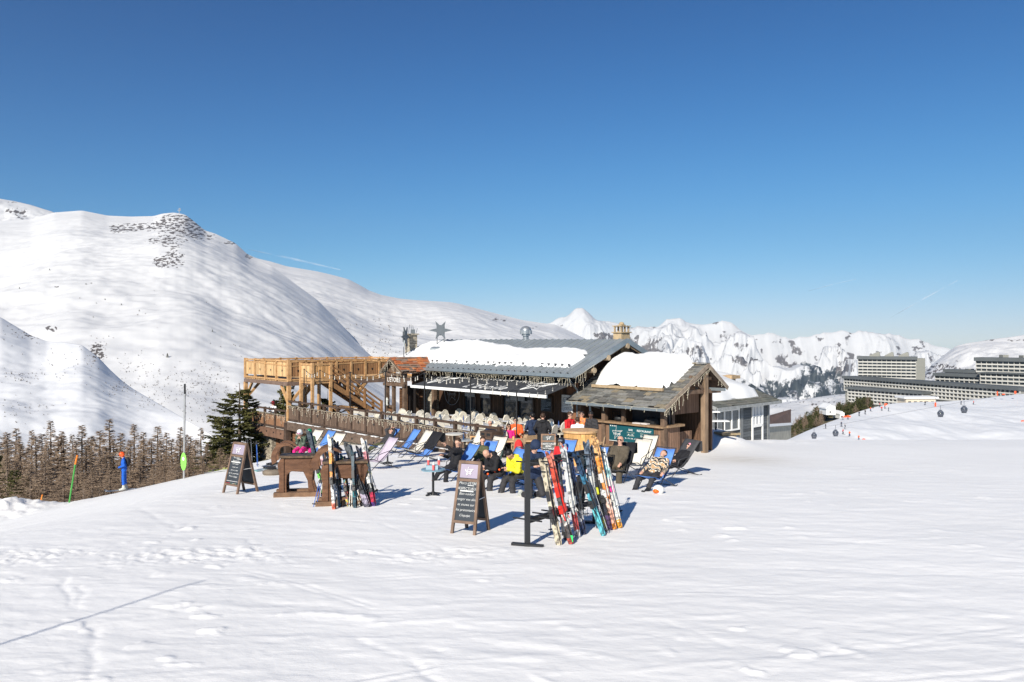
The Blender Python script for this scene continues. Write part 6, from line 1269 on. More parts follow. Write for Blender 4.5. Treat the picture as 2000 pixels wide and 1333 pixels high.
BIND = flat('binding_black', (.03, .03, .032), .35); BINW = flat('binding_white', (.55, .55, .52), .35); BINR = flat('binding_red', (.6, .03, .02), .35)
EDGE = flat('ski_base', (.06, .06, .07), .3)
def ski(mb, p, q, w, nrm, tip=.10):
    """one ski from tail p to tip q, face normal nrm"""
    d = q - p; Ls = d.length; d.normalize(); sd = d.cross(nrm).normalized(); n = sd.cross(d).normalized(); prof = [(0, .82), (.03, .95), (.25, .82), (.5, .72), (.75, .86), (.90, 1.05), (.955, .92), (.985, .6), (1.0, .25)]
    top = []; bot = []
    for k, ww in prof:
        off = n * (tip * max(0, (k - .88) / .12) ** 1.7 + .03 * math.sin(math.pi * k)); c = p + d * Ls * k + off
        for lst, o_ in ((top, n * .011), (bot, n * -.005)): lst.append((c - sd * w * ww / 2 + o_, c + sd * w * ww / 2 + o_))
    nP = len(prof); vs = [v for a in top for v in a] + [v for a in bot for v in a]; fs = []
    for i in range(nP - 1):
        a = 2 * i; b_ = 2 * nP + 2 * i; fs += [(a, a + 1, a + 3, a + 2), (b_, b_ + 2, b_ + 3, b_ + 1), (a, a + 2, b_ + 2, b_), (a + 1, b_ + 1, b_ + 3, a + 3)]
    e = 2 * nP - 2; f = 4 * nP - 2; fs += [(0, 2 * nP, 2 * nP + 1, 1), (e, e + 1, f + 1, f)]; mb.add(vs, fs)
def beam_y(u):
    k_ = (u - 1000) / F; t_ = (RA.x - k_ * RA.y) / (k_ * (RB.y - RA.y) - (RB.x - RA.x)); return RA.y + (RB.y - RA.y) * t_
RA = G(1030, 1066); RB = Vector((1.62, 15.05, 0))
def ski_pair(u0, v0, u1, v1, dy, w, m1, label, bind=BIND, m2=None, nrm=None, tipdir=1, yb=None):
    """tails at photo pixel (u0,v0) on the snow, tips at (u1,v1), dy metres farther away"""
    p = G(u0, v0) if yb is None else P(u0, v0, yb); y1 = (beam_y(u1) - .13) if u0 > 1000 else p.y + dy; q = P(u1, v1, y1); nrm = Vector(nrm or (-.25, -1, .3)); nrm = (nrm - (q - p).normalized() * nrm.dot((q - p).normalized())).normalized()
    w *= .82; root = empty('ski_pair', p, label, 'skis', 'pairs of skis leaning on the racks'); d = (q - p).normalized(); sd = d.cross(nrm).normalized()
    for k, (off, tl) in enumerate(((nrm * .03 , -.07), (nrm * -.012 + sd * .006, .07))):
        mb = MB(); ski(mb, p + off, q + off, w, nrm * (1 if k == 0 else -1), .09); s_ = mb.build('ski', m1 if k == 0 else (m2 or m1), root)
        L_ = (q - p).length; c = p + off + d * L_ * (.47 if k == 0 else .49); n_ = nrm * (1 if k == 0 else -1); b = MB()
        b.box(c + n_ * .03 + d * .13, (.17, .065, .045), d, sd); b.box(c + n_ * .035 - d * .17, (.13, .07, .07), d, sd); b.box(c + n_ * .06 - d * .12, (.05, .05, .08), d, sd); b.box(c + n_ * .02 , (.5, .05, .018), d, sd)
        b.beam(c - d * .22 + n_ * .03, c - d * .36 + n_ * .07 + sd * .04, .02, .012); b.build('binding', bind, s_)
    return root
def pole_pair(u0, v0, u1, v1, dy, col, label, sep=.05, yb=None):
    p = G(u0, v0) if yb is None else P(u0, v0, yb); q = P(u1, v1, p.y + dy); root = empty('ski_poles', p, label, 'ski poles', 'pairs of ski poles'); d = (q - p).normalized(); sd = d.cross(Vector((0, 1, 0))).normalized()
    for k in (0, 1):
        o_ = sd * sep * k + Vector((0, -.03 * k, 0)); e = sd * sep * .6 * k; b = MB(); b.tube(p + o_, q + e, .009, 6); b.mat(1).tube(q + e - d * .12, q + e + d * .02, .017, 6); b.tube(p + o_ + d * .06, p + o_ + d * .075, .045, 8); b.tube(q + e, q + e + sd * .05 - d * .14, .006, 4); b.build('pole', [col, BIND], root)
    return root
GRY = flat('pole_grey', (.25, .26, .28), .3, .5); WHP = flat('pole_white', (.72, .70, .64), .3); BLP = flat('pole_blue', (.04, .12, .42), .3); BKP = flat('pole_black', (.03, .03, .032), .3)
# rack 1 (front right)
rk = empty('ski_rack', G(1030, 1066), 'black metal ski rack with T-shaped feet loaded with skis', 'ski rack')
fp = G(1030, 1066); bp = Vector((1.62, 15.05, 0)); bp.z = gz(bp.x, bp.y); RK = flat('rack_black', (.028, .029, .032), .5, .2); hz_ = 1.70
m_ = MB(); m_.box(fp + UP * hz_ / 2, (.085, .085, hz_), (1, .2, 0), (-.2, 1, 0)); m_.build('post', RK, rk); m_ = MB(); m_.box(bp + UP * .75, (.085, .085, 1.5)); m_.build('post', RK, rk)
dr = (bp - fp).normalized(); sdr = Vector((dr.y, -dr.x, 0)).normalized()
for q in (fp, bp): m_ = MB(); m_.beam(q - Vector((.26, -.05, -.02)), q + Vector((.26, -.12, .02)), .09, .05) if q is fp else m_.beam(q - Vector((.4, -.05, -.02)), q + Vector((.45, -.1, .02)), .09, .05); m_.build('foot', RK, rk)
m_ = MB(); m_.beam(fp + UP * 1.38, bp + UP * 1.42, .06, .11); m_.build('cross_beam', RK, rk); m_ = MB(); m_.beam(fp + UP * .42, bp + UP * .42, .05, .09); m_.build('cross_beam', RK, rk)
for k in range(9):
    c = fp.lerp(bp, k / 8); z = c.z + 1.40
    for z_, l_ in ((z, .22), (z - .96, .28)): m_ = MB(); c = Vector((c.x, c.y, z_)); m_.tube(c - sdr * l_, c + sdr * l_, .014, 6); m_.build('prong', RK, rk)
n1 = (-.55, -1, .15)
DKS_ = pmat('ski_silver', [(.03, .03, .03), (.3, .3, .32), (.04, .04, .045), (.45, .45, .47), (.03, .03, .035)]); BEI = pmat('ski_beige', [(.50, .44, .33), (.50, .44, .33), (.06, .06, .06), (.52, .47, .36), (.50, .44, .33), (.50, .44, .33)]); REDS = pmat('ski_red', [(.42, .07, .05), (.07, .06, .06), (.50, .48, .46), (.10, .10, .10), (.45, .06, .05), (.55, .08, .05), (.58, .18, .13)])
WGR = pmat('ski_white_red', [(.58, .57, .57), (.42, .07, .07), (.58, .57, .57), (.45, .46, .48), (.62, .62, .62), (.55, .56, .58)]); TEAL = pmat('ski_teal', [(.10, .42, .50), (.12, .48, .55), (.10, .38, .48), (.05, .18, .30), (.03, .06, .12)]); YBK = pmat('ski_yellow_black', [(.55, .55, .02), (.03, .03, .03), (.5, .52, .04), (.03, .03, .04), (.10, .13, .18)], 40)
ORG = pmat('ski_orange', [(.72, .26, .05), (.72, .38, .28), (.72, .50, .42), (.70, .24, .05), (.70, .36, .12), (.72, .27, .06), (.70, .40, .18)]); FLW = pmat('ski_floral', [(.75, .35, .05), (.72, .70, .66), (.70, .72, .72), (.60, .05, .25), (.40, .68, .70), (.70, .72, .70)], 9)
DTL = pmat('ski_dark_teal', [(.02, .06, .08), (.03, .22, .24), (.02, .06, .08), (.02, .05, .07)]); SLB = pmat('ski_slate', [(.06, .09, .13), (.10, .14, .20), (.16, .21, .27), (.14, .18, .24)])
ski_pair(1092, 1064, 1060, 894, .62, .115, BEI, 'beige skis with black bindings, leftmost on the black rack', nrm=n1)
ski_pair(1116, 1062, 1072, 881, .78, .10, REDS, 'red tipped skis with a green mark second from the left on the rack', BINR, nrm=n1)
ski_pair(1129, 1050, 1099, 868, .80, .09, WGR, 'white and grey skis with red lower part in the middle of the rack', BINW, nrm=n1)
ski_pair(1103, 1046, 1090, 905, .4, .09, pmat('ski_black_red', [(.04, .04, .045), (.5, .03, .03), (.04, .04, .045), (.3, .3, .3)]), 'black and red skis standing behind the white pair on the rack', BINR, nrm=n1)
ski_pair(1133, 1026, 1140, 885, .3, .11, DTL, 'dark teal skis set back behind the middle of the rack', nrm=n1)
ski_pair(1179, 1046, 1123, 883, .95, .085, TEAL, 'light teal skis slanting strongly across the rack', nrm=n1)
ski_pair(1184, 1031, 1152, 870, .75, .08, YBK, 'yellow and black striped skis beside the orange pair', nrm=n1)
ski_pair(1192, 1036, 1163, 878, .6, .085, pmat('ski_purple', [(.08, .05, .12), (.03, .03, .04), (.4, .4, .42), (.06, .05, .1)]), 'dark purple skis tucked behind the orange pair', nrm=n1); ski_pair(1108, 1055, 1082, 900, .6, .09, DKS_, 'black and silver skis wedged behind the red pair', nrm=n1); ski_pair(1141, 1044, 1112, 890, .6, .09, pmat('ski_navy', [(.03, .04, .09), (.45, .45, .48), (.02, .03, .07), (.03, .05, .12)]), 'navy skis leaning right of the white and red pair', nrm=n1)
ski_pair(1170, 1032, 1144, 860, .6, .10, SLB, 'slate grey skis with a green badge behind the yellow pair', BINW, nrm=n1)
ski_pair(1199, 1034, 1160, 853, .85, .125, ORG, 'wide orange skis with white bindings on the rack', BINW, nrm=n1)
ski_pair(1211, 1031, 1175, 873, .75, .11, FLW, 'white and aqua skis with orange floral print, rightmost on the rack', BINW, nrm=n1)
pole_pair(1214, 1004, 1188, 902, .55, GRY, 'grey ski poles at the right end of the black rack'); pole_pair(1112, 1052, 1081, 930, .4, WHP, 'white ski poles between the beige and red skis'); pole_pair(1081, 1040, 1076, 940, .2, BKP, 'black ski poles at the left end of the black rack')
pole_pair(1147, 1010, 1146, 905, .2, WHP, 'pale ski poles upright behind the teal skis'); pole_pair(1189, 1042, 1150, 925, .6, GRY, 'grey ski poles leaning along the teal skis')
g_ = MB(); p_ = G(1116, 1062); g_.box(P(1115, 1052, p_.y - .02), (.07, .012, .11), (1, -.3, 0), (.3, 1, 0)); tag(g_.build('ski_sticker', flat('green_sticker', (.03, .65, .15))), 'small green sticker at the tail of the red skis', 'sticker')
# ---- ram benches: carved planks with curled horns
RAM = M('ram_wood', (.115, .052, .027), .6, .35, 3.5, (1, 1, 3), .35, 22, col2=(.17, .082, .043)); RAML = M('ram_edge', (.17, .10, .06), .8, .3)
def ram(g, ang, label, sx_=1.0, ear=True):
    X_ = Vector((math.cos(ang), math.sin(ang), 0)); Y_ = Vector((-X_.y, X_.x, 0)); root = empty('ram_bench', g, label, 'wooden bench', 'carved wooden ram benches')
    Q = lambda x, z, y=0: g + X_ * x * sx_ + Y_ * y + UP * z
    prof = [(-.62, .10), (-.60, .55), (-.66, .80), (-.55, .97), (.55, .97), (.62, .85), (.52, .6), (.50, .35), (.60, .10), (.38, .10), (.34, .40), (.20, .62), (-.20, .64), (-.34, .55), (-.36, .30), (-.34, .10)]
    for y in (-.22, .20):
        m_ = MB(); m_.prism([Q(x, z, y) for x, z in prof], Y_ * .06 ); m_.build('side_board', [RAM], root, .012)
    m_ = MB(); m_.box(Q(0, 1.0, 0), (1.2 * sx_, .56, .05), X_, Y_); m_.build('bench_top', M('painted_top', (.045, .05, .03), .5, .6, 9, col2=(.16, .10, .06)), root)
    m_ = MB(); m_.box(Q(0, .07, -.2), (1.55 * sx_, .16, .12), X_, Y_); m_.build('runner', RAML, root); m_ = MB(); m_.box(Q(0, .07, .22), (1.55 * sx_, .16, .12), X_, Y_); m_.build('runner', RAML, root)
    for y in (-.25, .17):           # big curled horn plates
        m_ = MB(); cx, cz, r1, r2 = -.42, .98, .44, .28; out = []; inn = []
        for k in range(13):
            a = R(205 - 165 * k / 12); th = 1 - .75 * (k / 12) ** 2; out.append(Q(cx + r1 * math.cos(a), cz + r1 * 1.0 * math.sin(a) * .85, y)); rr_ = r1 - (r1 - r2) * th; inn.append(Q(cx + rr_ * math.cos(a), cz + rr_ * math.sin(a) * .85, y))
        for k in range(12): m_.prism([out[k], out[k + 1], inn[k + 1], inn[k]], Y_ * .07)
        m_.build('horn', RAM, root)
    m_ = MB(); m_.prism([Q(.42, .80, -.26), Q(.52, .98, -.26), Q(.78, 1.02, -.26), Q(1.00, 1.16, -.26), Q(.95, .90, -.26), Q(.72, .72, -.26), Q(.50, .70, -.26)], Y_ * .08); (m_.build('ear', RAM, root, .01) if ear else None)
    m_ = MB(); m_.box(Q(.45, .75, 0), (.08, .44, .4), X_, Y_); m_.build('end_board', RAM, root); m_ = MB(); m_.box(Q(-.48, .55, 0), (.06, .5, .9), X_, Y_); m_.build('end_board', RAM, root); return root
g = G(583, 968); ram(g, R(8), 'carved brown ram bench with curled horns, left one, uncovered by skis', .72); g = G(675, 985); ram(g, R(10), 'carved brown ram bench hidden behind leaning skis', .84, False)
GRN = pmat('ski_green', [(.16, .55, .08), (.55, .57, .52), (.18, .60, .10), (.15, .62, .12), (.06, .08, .09), (.05, .06, .07)]); PAT = pmat('ski_orange_print', [(.62, .10, .03), (.62, .60, .58), (.60, .60, .60), (.80, .30, .05), (.82, .33, .05), (.70, .65, .55)], 60); COLF = pmat('ski_collage', [(.02, .03, .03), (.06, .22, .26), (.55, .40, .05), (.40, .05, .06), (.50, .55, .55), (.04, .10, .09)], 26, kind='cells')
GREYW = pmat('ski_grey_wide', [(.14, .12, .15), (.36, .32, .40), (.05, .055, .065), (.06, .065, .075), (.30, .28, .33), (.055, .06, .07), (.09, .10, .11)]); WBY = pmat('ski_white_yellow', [(.08, .03, .20), (.45, .02, .06), (.05, .05, .05), (.5, .48, .44), (.75, .68, .03), (.60, .25, .28), (.62, .61, .58)])
ski_pair(636, 972, 603, 842, .9, .12, GRN, 'green and charcoal skis leaning across the left ram bench', nrm=(-.2, -1, .3))
ski_pair(653, 995, 645, 850, .55, .095, PAT, 'white skis with orange patterned tips on the right ram bench', nrm=(-.2, -1, .3)); ski_pair(651, 984, 641, 872, .35, .09, WGR, 'plain white skis beside the orange patterned pair', BINW, nrm=(-.2, -1, .3))
ski_pair(681, 989, 669, 889, .45, .10, COLF, 'multicoloured collage skis in the middle of the right ram bench', nrm=(-.2, -1, .3)); ski_pair(718, 991, 678, 866, .75, .16, GREYW, 'wide dark grey skis with pale marking on the right ram bench', nrm=(-.3, -1, .3))
ski_pair(731, 989, 710, 857, .65, .105, WBY, 'white skis with yellow and red bands, rightmost on the ram bench', BINW, nrm=(-.3, -1, .3))
ski_pair(604, 1, 604, 1, .1, .08, GRN, '') if False else None
DKS = pmat('ski_dark', [(.03, .03, .035), (.05, .05, .06), (.35, .33, .32), (.03, .03, .035), (.06, .06, .08)]); PNK = pmat('ski_pink_grey', [(.35, .18, .20), (.55, .45, .45), (.12, .12, .13), (.5, .3, .33), (.55, .5, .5)])
ski_pair(664, 991, 656, 860, .5, .095, DKS, 'dark skis with a pale band beside the orange tipped pair on the ram bench', nrm=(-.2, -1, .3)); ski_pair(645, 978, 625, 868, .6, .09, PNK, 'pink and grey skis leaning between the two ram benches', nrm=(-.2, -1, .3)); ski_pair(694, 992, 690, 880, .4, .09, DTL, 'dark teal skis behind the wide grey pair on the ram bench', nrm=(-.2, -1, .3)); ski_pair(724, 985, 700, 872, .6, .09, DKS, 'dark skis between the wide grey and the rightmost pair', nrm=(-.3, -1, .3))
pole_pair(618, 990, 629, 934, .3, BLP, 'blue ski poles crossed low at the left of the right ram bench', .06); pole_pair(708, 988, 679, 898, .5, WHP, 'white ski poles in front of the wide grey skis'); pole_pair(687, 990, 688, 928, .3, WHP, 'short white ski poles standing in the middle of the ram bench'); pole_pair(737, 962, 721, 912, .4, BKP, 'thin black ski poles at the right end of the ram benches'); pole_pair(629, 982, 634, 915, .3, GRY, 'grey ski poles behind the green skis')
pole_pair(493, 912, 490, 857, .1, GRY, 'grey ski poles planted upright behind the left chalkboard', .2); pole_pair(504, 911, 501, 862, .1, BLP, 'blue tipped ski poles planted upright before the stone pier', .02)
# skis lying on the snow behind the left board
def lying(u0, v0, u1, v1, w, mt, label):
    p, q = G(u0, v0), G(u1, v1); root = empty('ski_pair', p, label, 'skis', 'skis lying on the snow'); s = (q - p).cross(UP).normalized()
    for k in (0, 1): mb = MB(); ski(mb, p + s * .14 * k + UP * .05, q + s * .14 * k + UP * .05, w, UP, .08); o = mb.build('ski', mt, root); c = p.lerp(q, .5) + s * .14 * k + UP * .1; b = MB(); b.box(c, (.35, .08, .08), (q - p).normalized(), s); b.build('binding', BIND, o)
lying(497, 922, 551, 915, .12, pmat('ski_turq', [(.05, .40, .36), (.45, .5, .5), (.05, .45, .42), (.06, .4, .38)]), 'turquoise skis lying flat on the snow behind the left chalkboard'); lying(405, 925, 446, 919, .09, pmat('ski_lime', [(.05, .06, .05), (.25, .35, .05), (.5, .55, .1)]), 'dark skis with lime ends lying at the crest on the left'); lying(512, 914, 547, 908, .1, pmat('ski_grey', [(.1, .1, .12), (.35, .36, .38), (.1, .1, .12)]), 'grey skis lying on the snow in front of the stone pier')
g = G(532, 928); mb = MB(); mb.ell(g + UP * .08, (.32, .22, .13), n=12, m=7); mb.mat(1).ell(g + UP * .13, (.2, .14, .11), n=10); mb.path([g + Vector((.2, 0, .1)), g + Vector((.3, 0, .45)), g + Vector((.38, .05, .62))], .012, 5); tag(mb.build('snow_sledge', [M('sledge_brown', (.16, .13, .10), .7), DK]), 'low dark sledge with a black bag on the snow near the ram bench', 'sledge')
# ---- A-boards
AFR = M('aboard_frame', (.16, .105, .075), .7, .3, 6, (1, 1, 1), .2, 30); PUR = M('aboard_header', (.30, .26, .33), .5, .08, 3, bump=0)
def aboard(uL, vL, uR, vR, w, H, tilt, label, text, size, spread=.62, dots=False):
    pL, pR = G(uL, vL), G(uR, vR); X_ = (pR - pL); X_.z = 0; wv = X_.length; X_.normalize(); back = Vector((-X_.y, X_.x, 0)); back = back if back.y > 0 else -back
    root = empty('chalkboard_sign', (pL + pR) / 2, label, 'A-board sign', 'A-board signs on the snow'); W_ = wv
    for side, (off, nm) in enumerate(((0, 'front'), (spread, 'rear'))):
        b0 = (pL + pR) / 2 + back * off; b0 = Vector((b0.x, b0.y, gz(b0.x, b0.y))); apex = (pL + pR) / 2 + back * spread / 2 + UP * H; U_ = (apex - b0).normalized(); Ln = (apex - b0).length; Nn = X_.cross(U_) if side == 0 else -(X_.cross(U_))
        for sx_ in (-1, 1): m_ = MB(); m_.beam(b0 + X_ * sx_ * (W_ / 2 - .025) - UP * .02, apex + X_ * sx_ * (W_ / 2 - .055), .05, .05, Nn); m_.build('leg', AFR, root)
        t0 = .17
        for k in (t0, .74, .985) if side == 0 else (t0, .985): m_ = MB(); m_.box(b0 + U_ * Ln * k, (W_ - .08, .055, .05), X_, Nn); m_.build('cross_rail', AFR, root)
        m_ = MB(); m_.box(b0 + U_ * Ln * (t0 + .985) / 2, (W_ - .09, .015, Ln * (.985 - t0)), X_, Nn); m_.build('slate_panel', CHALK, root)
        if side == 0:
            m_ = MB(); m_.box(b0 + U_ * Ln * .865 + Nn * .012, (W_ - .14, .008, Ln * .19), X_, Nn); m_.build('header_panel', PUR, root)
            star_logo(b0 + U_ * Ln * .865 + Nn * .018, W_ * .15, X_, U_, LETTER, root, .006, .01)
            text_mesh('lettering', text, size, b0 + U_ * (Ln * .745 - size * 1.25) + Nn * .012, X_, U_, LETTER, root, shear=.25, space=.98, line=1.45, thin=-.0012)
            m_ = MB()
            for fr_, x0, x1 in ((.745 * Ln - size * 1.50, .0, .42), (.745 * Ln - size * 2.95, -.46, .42), (.745 * Ln - size * 3.15, -.46, .42)): m_.beam(b0 + U_ * fr_ + Nn * .016 + X_ * x0 * (W_ - .2), b0 + U_ * fr_ + Nn * .016 + X_ * x1 * (W_ - .2), .006, .008)
            m_.build('underline', LETTER, root)
            if dots:
                m_ = MB(); cs = [(.6, .05, .05), (.6, .05, .05), (.5, .1, .15), (.05, .35, .2), (.6, .6, .6), (.6, .5, .3), (.3, .5, .35)]
                for i in range(7): m_.mat(i).box(b0 + U_ * Ln * .205 + Nn * .014 + X_ * (-.39 + .13 * i) * (W_ - .14), (.055, .006, .055), X_, U_)
                m_.mat(7).box(b0 + U_ * Ln * .245 + Nn * .014, (W_ - .16, .006, .02), X_, U_) ; m_.build('coloured_stickers', [flat(f'sticker_{i}', c) for i, c in enumerate(cs)] + [LETTER], root)
        else: text_mesh('lettering', "2023", .07, b0 + U_ * Ln * .2 - X_ * W_ * .1 - Nn * .02, -X_, U_, flat('faint_chalk', (.4, .4, .4)), root) if False else None
    m_ = MB(); c = (pL + pR) / 2 + X_ * (W_ / 2 - .03) + UP * .62; m_.tube(c + back * .17, c + back * (spread - .17), .008, 5); m_.build('spreader', WHITEP, root); return root
aboard(880, 1043, 929, 1047, .6, 1.28, 0, 'large chalkboard A-board in the foreground asking skiers to be respectful', "Merci d'ETRE\nRESPECTUEUX\nBon vouloir\nranger vos skis\net snows sur\nles présentoirs\nL'équipe", .066)
aboard(435, 963, 464, 966, .6, 1.26, 0, 'chalkboard A-board on the left edge with a row of coloured stickers', "Merci d'Être\nRespectueux\nBon vouloir\nranger vos\nskis et snows\nsur les présentoirs\nMerci  L'équipe", .055, dots=True)
# ---- snow poles
p0, p1 = P(359, 930, 34.2), P(361, 765, 34.2); mb = MB(); mb.tube(p0 - UP * .3, p1, .045, 10, .04); o = mb.build('snow_pole', M('pole_alu', (.42, .42, .42), .35, .15, 6, bump=0, metal=.5)); tag(o, 'tall grey metal pole with a green oval plate at the crest', 'pole')
c = P(359, 901, 34.1); mb = MB(); mb.prism([c + Vector((.13 * math.cos(a), -.02, .40 * math.sin(a))) for a in np.linspace(0, 2 * math.pi, 18)[:-1]], (0, -.02, 0)); pl = mb.build('green_plate', flat('plate_green', (.22, .60, .10), .4), o); mb = MB(); mb.prism([c + Vector((.05 * math.cos(a), -.045, .12 + .08 * math.sin(a))) for a in np.linspace(0, 2 * math.pi, 12)[:-1]], (0, -.01, 0)); mb.build('white_ring', WHITEP, pl)
mb = MB(); mb.tube(p1 - UP * .1, p1 + UP * .35, .045, 8); mb.build('cap', BLACKM, o)
p0, p1, pm_ = P(134, 976, 33.0), P(151, 889, 33.0), P(147, 907, 33.0); mb = MB(); mb.tube(p0 - UP * .3, pm_, .035, 8); mb.mat(1).tube(pm_, p1, .035, 8); tag(mb.build('piste_marker', [flat('marker_green', (.06, .30, .06)), flat('marker_orange', (.75, .20, .02))]), 'leaning green piste marker pole with orange top before the larches', 'piste marker')
p0, p1 = P(78, 985, 34.0), P(83, 966, 34.0); mb = MB(); mb.tube(p0 - UP * .2, p1, .025, 6); mb.mat(1).tube(p0.lerp(p1, .4), p1, .028, 6); tag(mb.build('piste_marker', [flat('marker_dull', (.45, .25, .06)), MATS['marker_orange']]), 'short orange piste marker stub beside the snow heap', 'piste marker')
for i, (dx, sgn) in enumerate(((-.09, 1), (.11, 1))):
    mb = MB(); c = on_ground(-17.42, 34.5); d = Vector((-.92, -.35, -.02)); s = Vector((.35, -.92, 0)); a = c - d * .75 + s * dx + UP * .06; ski(mb, a, c + d * .8 + s * dx + UP * .05, .09, UP, .1)
    if i == 0: rt = empty('ski_pair', c, 'pair of dark skis under the boots of the blue skier', 'skis')
    mb.build('ski', pmat('ski_dk', [(.06, .06, .07), (.3, .3, .32), (.06, .06, .07)]), rt)
# tall slender mast out of frame on the left: its shadow crosses the lower left snow
hb = Vector((-8.1, .9, 0)); hb.z = gz(hb.x, hb.y); mb = MB(); mb.tube(hb, hb + UP * 5.4, .022, 8, .016); tag(mb.build('marker_mast', GRY), 'slender metal mast whose shadow falls on the lower left snow', 'mast')
# ================================================================ RAYS ONTO THE TERRAIN
from mathutils.bvhtree import BVHTree
_bv = {}
def bvh(name):
    if name not in _bv:
        me = bpy.data.objects[name].data; V = np.zeros(len(me.vertices) * 3, np.float32); me.vertices.foreach_get('co', V); _bv[name] = BVHTree.FromPolygons([tuple(v) for v in V.reshape(-1, 3)], [tuple(p.vertices) for p in me.polygons])
    return _bv[name]
def land(name, u, v):
    h = bvh(name).ray_cast(Vector((0, 0, 0)), Vector(((u - 1000) / F, 1, -(v - 666) / F)).normalized()); return h[0]
def drop(name, x, y):
    h = bvh(name).ray_cast(Vector((x, y, 3000)), Vector((0, 0, -1))); return h[0]
# ================================================================ TREES
TWIG = M('larch_twigs', (.26, .18, .125), .9, .35, 2, bump=0, col2=(.43, .325, .235)); BARK = M('bark', (.15, .115, .09), .95, .3, 6, bump=.3)
NEED = M('spruce_needles', (.040, .048, .016), .85, .45, 1.5, bump=0, col2=(.13, .125, .038)); NEED2 = M('pine_needles', (.05, .065, .022), .85, .4, .8, bump=0, col2=(.13, .135, .045)); BUSHB = M('bare_bush', (.13, .10, .08), .9, .3, 2, bump=0)
def tree(name, h, seed, kind, nb, nt, rad, mat, w=.03, tl=.5):
    r = random.Random(seed); root = empty(name, (0, 0, 0)); mb = MB(); mb.path([(0, 0, -.8), (0, 0, h * .3), (r.uniform(-.06, .06), 0, h * .7), (0, 0, h * .97)], [h * .013, h * .010, h * .005, .008], 7)
    cr = MB()
    for i in range(nb):
        k = (i + r.random()) / nb; z = h * ((.03 if kind == 'spruce' else .08) + .90 * k ** (.85 if kind == 'spruce' else .92)); q = 1 - z / h; L = rad * (q ** (.75 if kind == 'spruce' else .85)) * (1 if kind == 'spruce' else min(1, q / .4) ** .6) * r.uniform(.6, 1.15) + (.03 if kind == 'larch' else .1); a = r.uniform(0, 2 * math.pi)
        d = Vector((math.cos(a), math.sin(a), 0)); up = .42 if kind == 'larch' else -.18; droop = -.30 if kind == 'larch' else -.05
        pts = [Vector((0, 0, z)) + d * L * t_ + UP * (up * L * t_ + droop * L * t_ * t_ + (.30 * L * t_ ** 3 if kind == 'spruce' else .12 * L * t_ ** 3)) for t_ in (0, .35, .7, 1)]
        for p, q2 in zip(pts[:-1], pts[1:]): cr.add([p + UP * .010 * h / 9, q2, p - UP * .010 * h / 9], [(0, 1, 2)])
        for j in range(int(nt * (.3 + .7 * q)) if kind == 'larch' else nt):
            t_ = r.uniform(.12, 1) ** .8; sgi = min(2, int(t_ * 3)); f_ = t_ * 3 - sgi; p = pts[sgi].lerp(pts[sgi + 1], min(f_, 1)); s_ = Vector((-d.y, d.x, 0)) * r.choice((-1, 1)); ll = tl * r.uniform(.5, 1.1) * (1.15 - .6 * t_) * (.35 + .65 * q)
            tip = p + (s_ * r.uniform(.5, 1) + d * r.uniform(.2, .9) + UP * r.uniform(-.7 if kind == 'spruce' else -.55, .45 if kind == 'larch' else .15)).normalized() * ll
            sd = (tip - p).cross(Vector((r.uniform(-1, 1), r.uniform(-1, 1), r.uniform(-1, 1)))).normalized() * w * r.uniform(.6, 1.3)
            cr.add([p - sd * .6, p + sd * .6, tip], [(0, 1, 2)]) if kind == 'larch' else cr.add([p - sd * .5, p.lerp(tip, .45) - sd, tip, p.lerp(tip, .45) + sd], [(0, 1, 2, 3)])
    mb.build('trunk', BARK, root); c = cr.build('crown', mat, root); return root
larch = [tree('larch_tree', 9, 30 + i, 'larch', 380, 30, (2.5, 1.9, 2.7, 2.2)[i], TWIG, .021, .42) for i in range(4)]
spruce = [tree('spruce_tree', 9, 50 + i, 'spruce', 230, 60, (2.5, 2.1, 2.7)[i], NEED, .034, .5) for i in range(3)]
def put(protos_, key, i, loc, h, rz, label, group, cat, wide=1.0):
    o = protos_[i] if (key, i) not in used else dup(protos_[i]); used.add((key, i)); o.location = loc; s = h / 9.0; o.scale = (s * wide, s * wide, s); o.rotation_euler = (0, 0, rz); tag(o, label, cat, group); return o
def vz(x, y): return min(-8.2 - .30 * (y - 37), gz(x, y) - .3) - .1
rr = random.Random(77)
front = [(14, 872, 41), (40, 862, 43), (88, 880, 40.5), (150, 886, 41), (196, 878, 42), (236, 884, 40.5), (274, 876, 42), (322, 880, 41), (368, 868, 42), (404, 862, 43), (430, 872, 42), (470, 876, 43), (60, 905, 39), (124, 912, 39), (180, 915, 38.6), (215, 905, 39), (300, 905, 39), (345, 895, 39), (395, 890, 40), (445, 885, 40)]
back = [(-8, 826, 56), (14, 836, 58), (32, 829, 52), (62, 832, 56), (82, 838, 60), (99, 814, 50), (120, 834, 56), (141, 841, 54), (160, 823, 52), (176, 846, 58), (195, 833, 57), (213, 812, 49), (236, 838, 57), (262, 822, 50), (280, 836, 58), (308, 826, 51), (326, 838, 57), (352, 828, 52), (372, 846, 55), (392, 830, 50), (412, 848, 56)]
NR = ['leftmost in the picture', 'at the far left edge', 'left of orange marker', 'above orange marker', 'right of orange marker', 'well left of the blue skier', 'left of the blue skier', 'just left of the blue skier', 'right behind the blue skier', 'just right of the blue skier', 'between skier and grey pole', 'left of the tall grey pole', 'just left of the tall grey pole', 'behind the tall grey pole', 'just right of the tall grey pole', 'between the grey pole and the spruce', 'beside the big spruce']
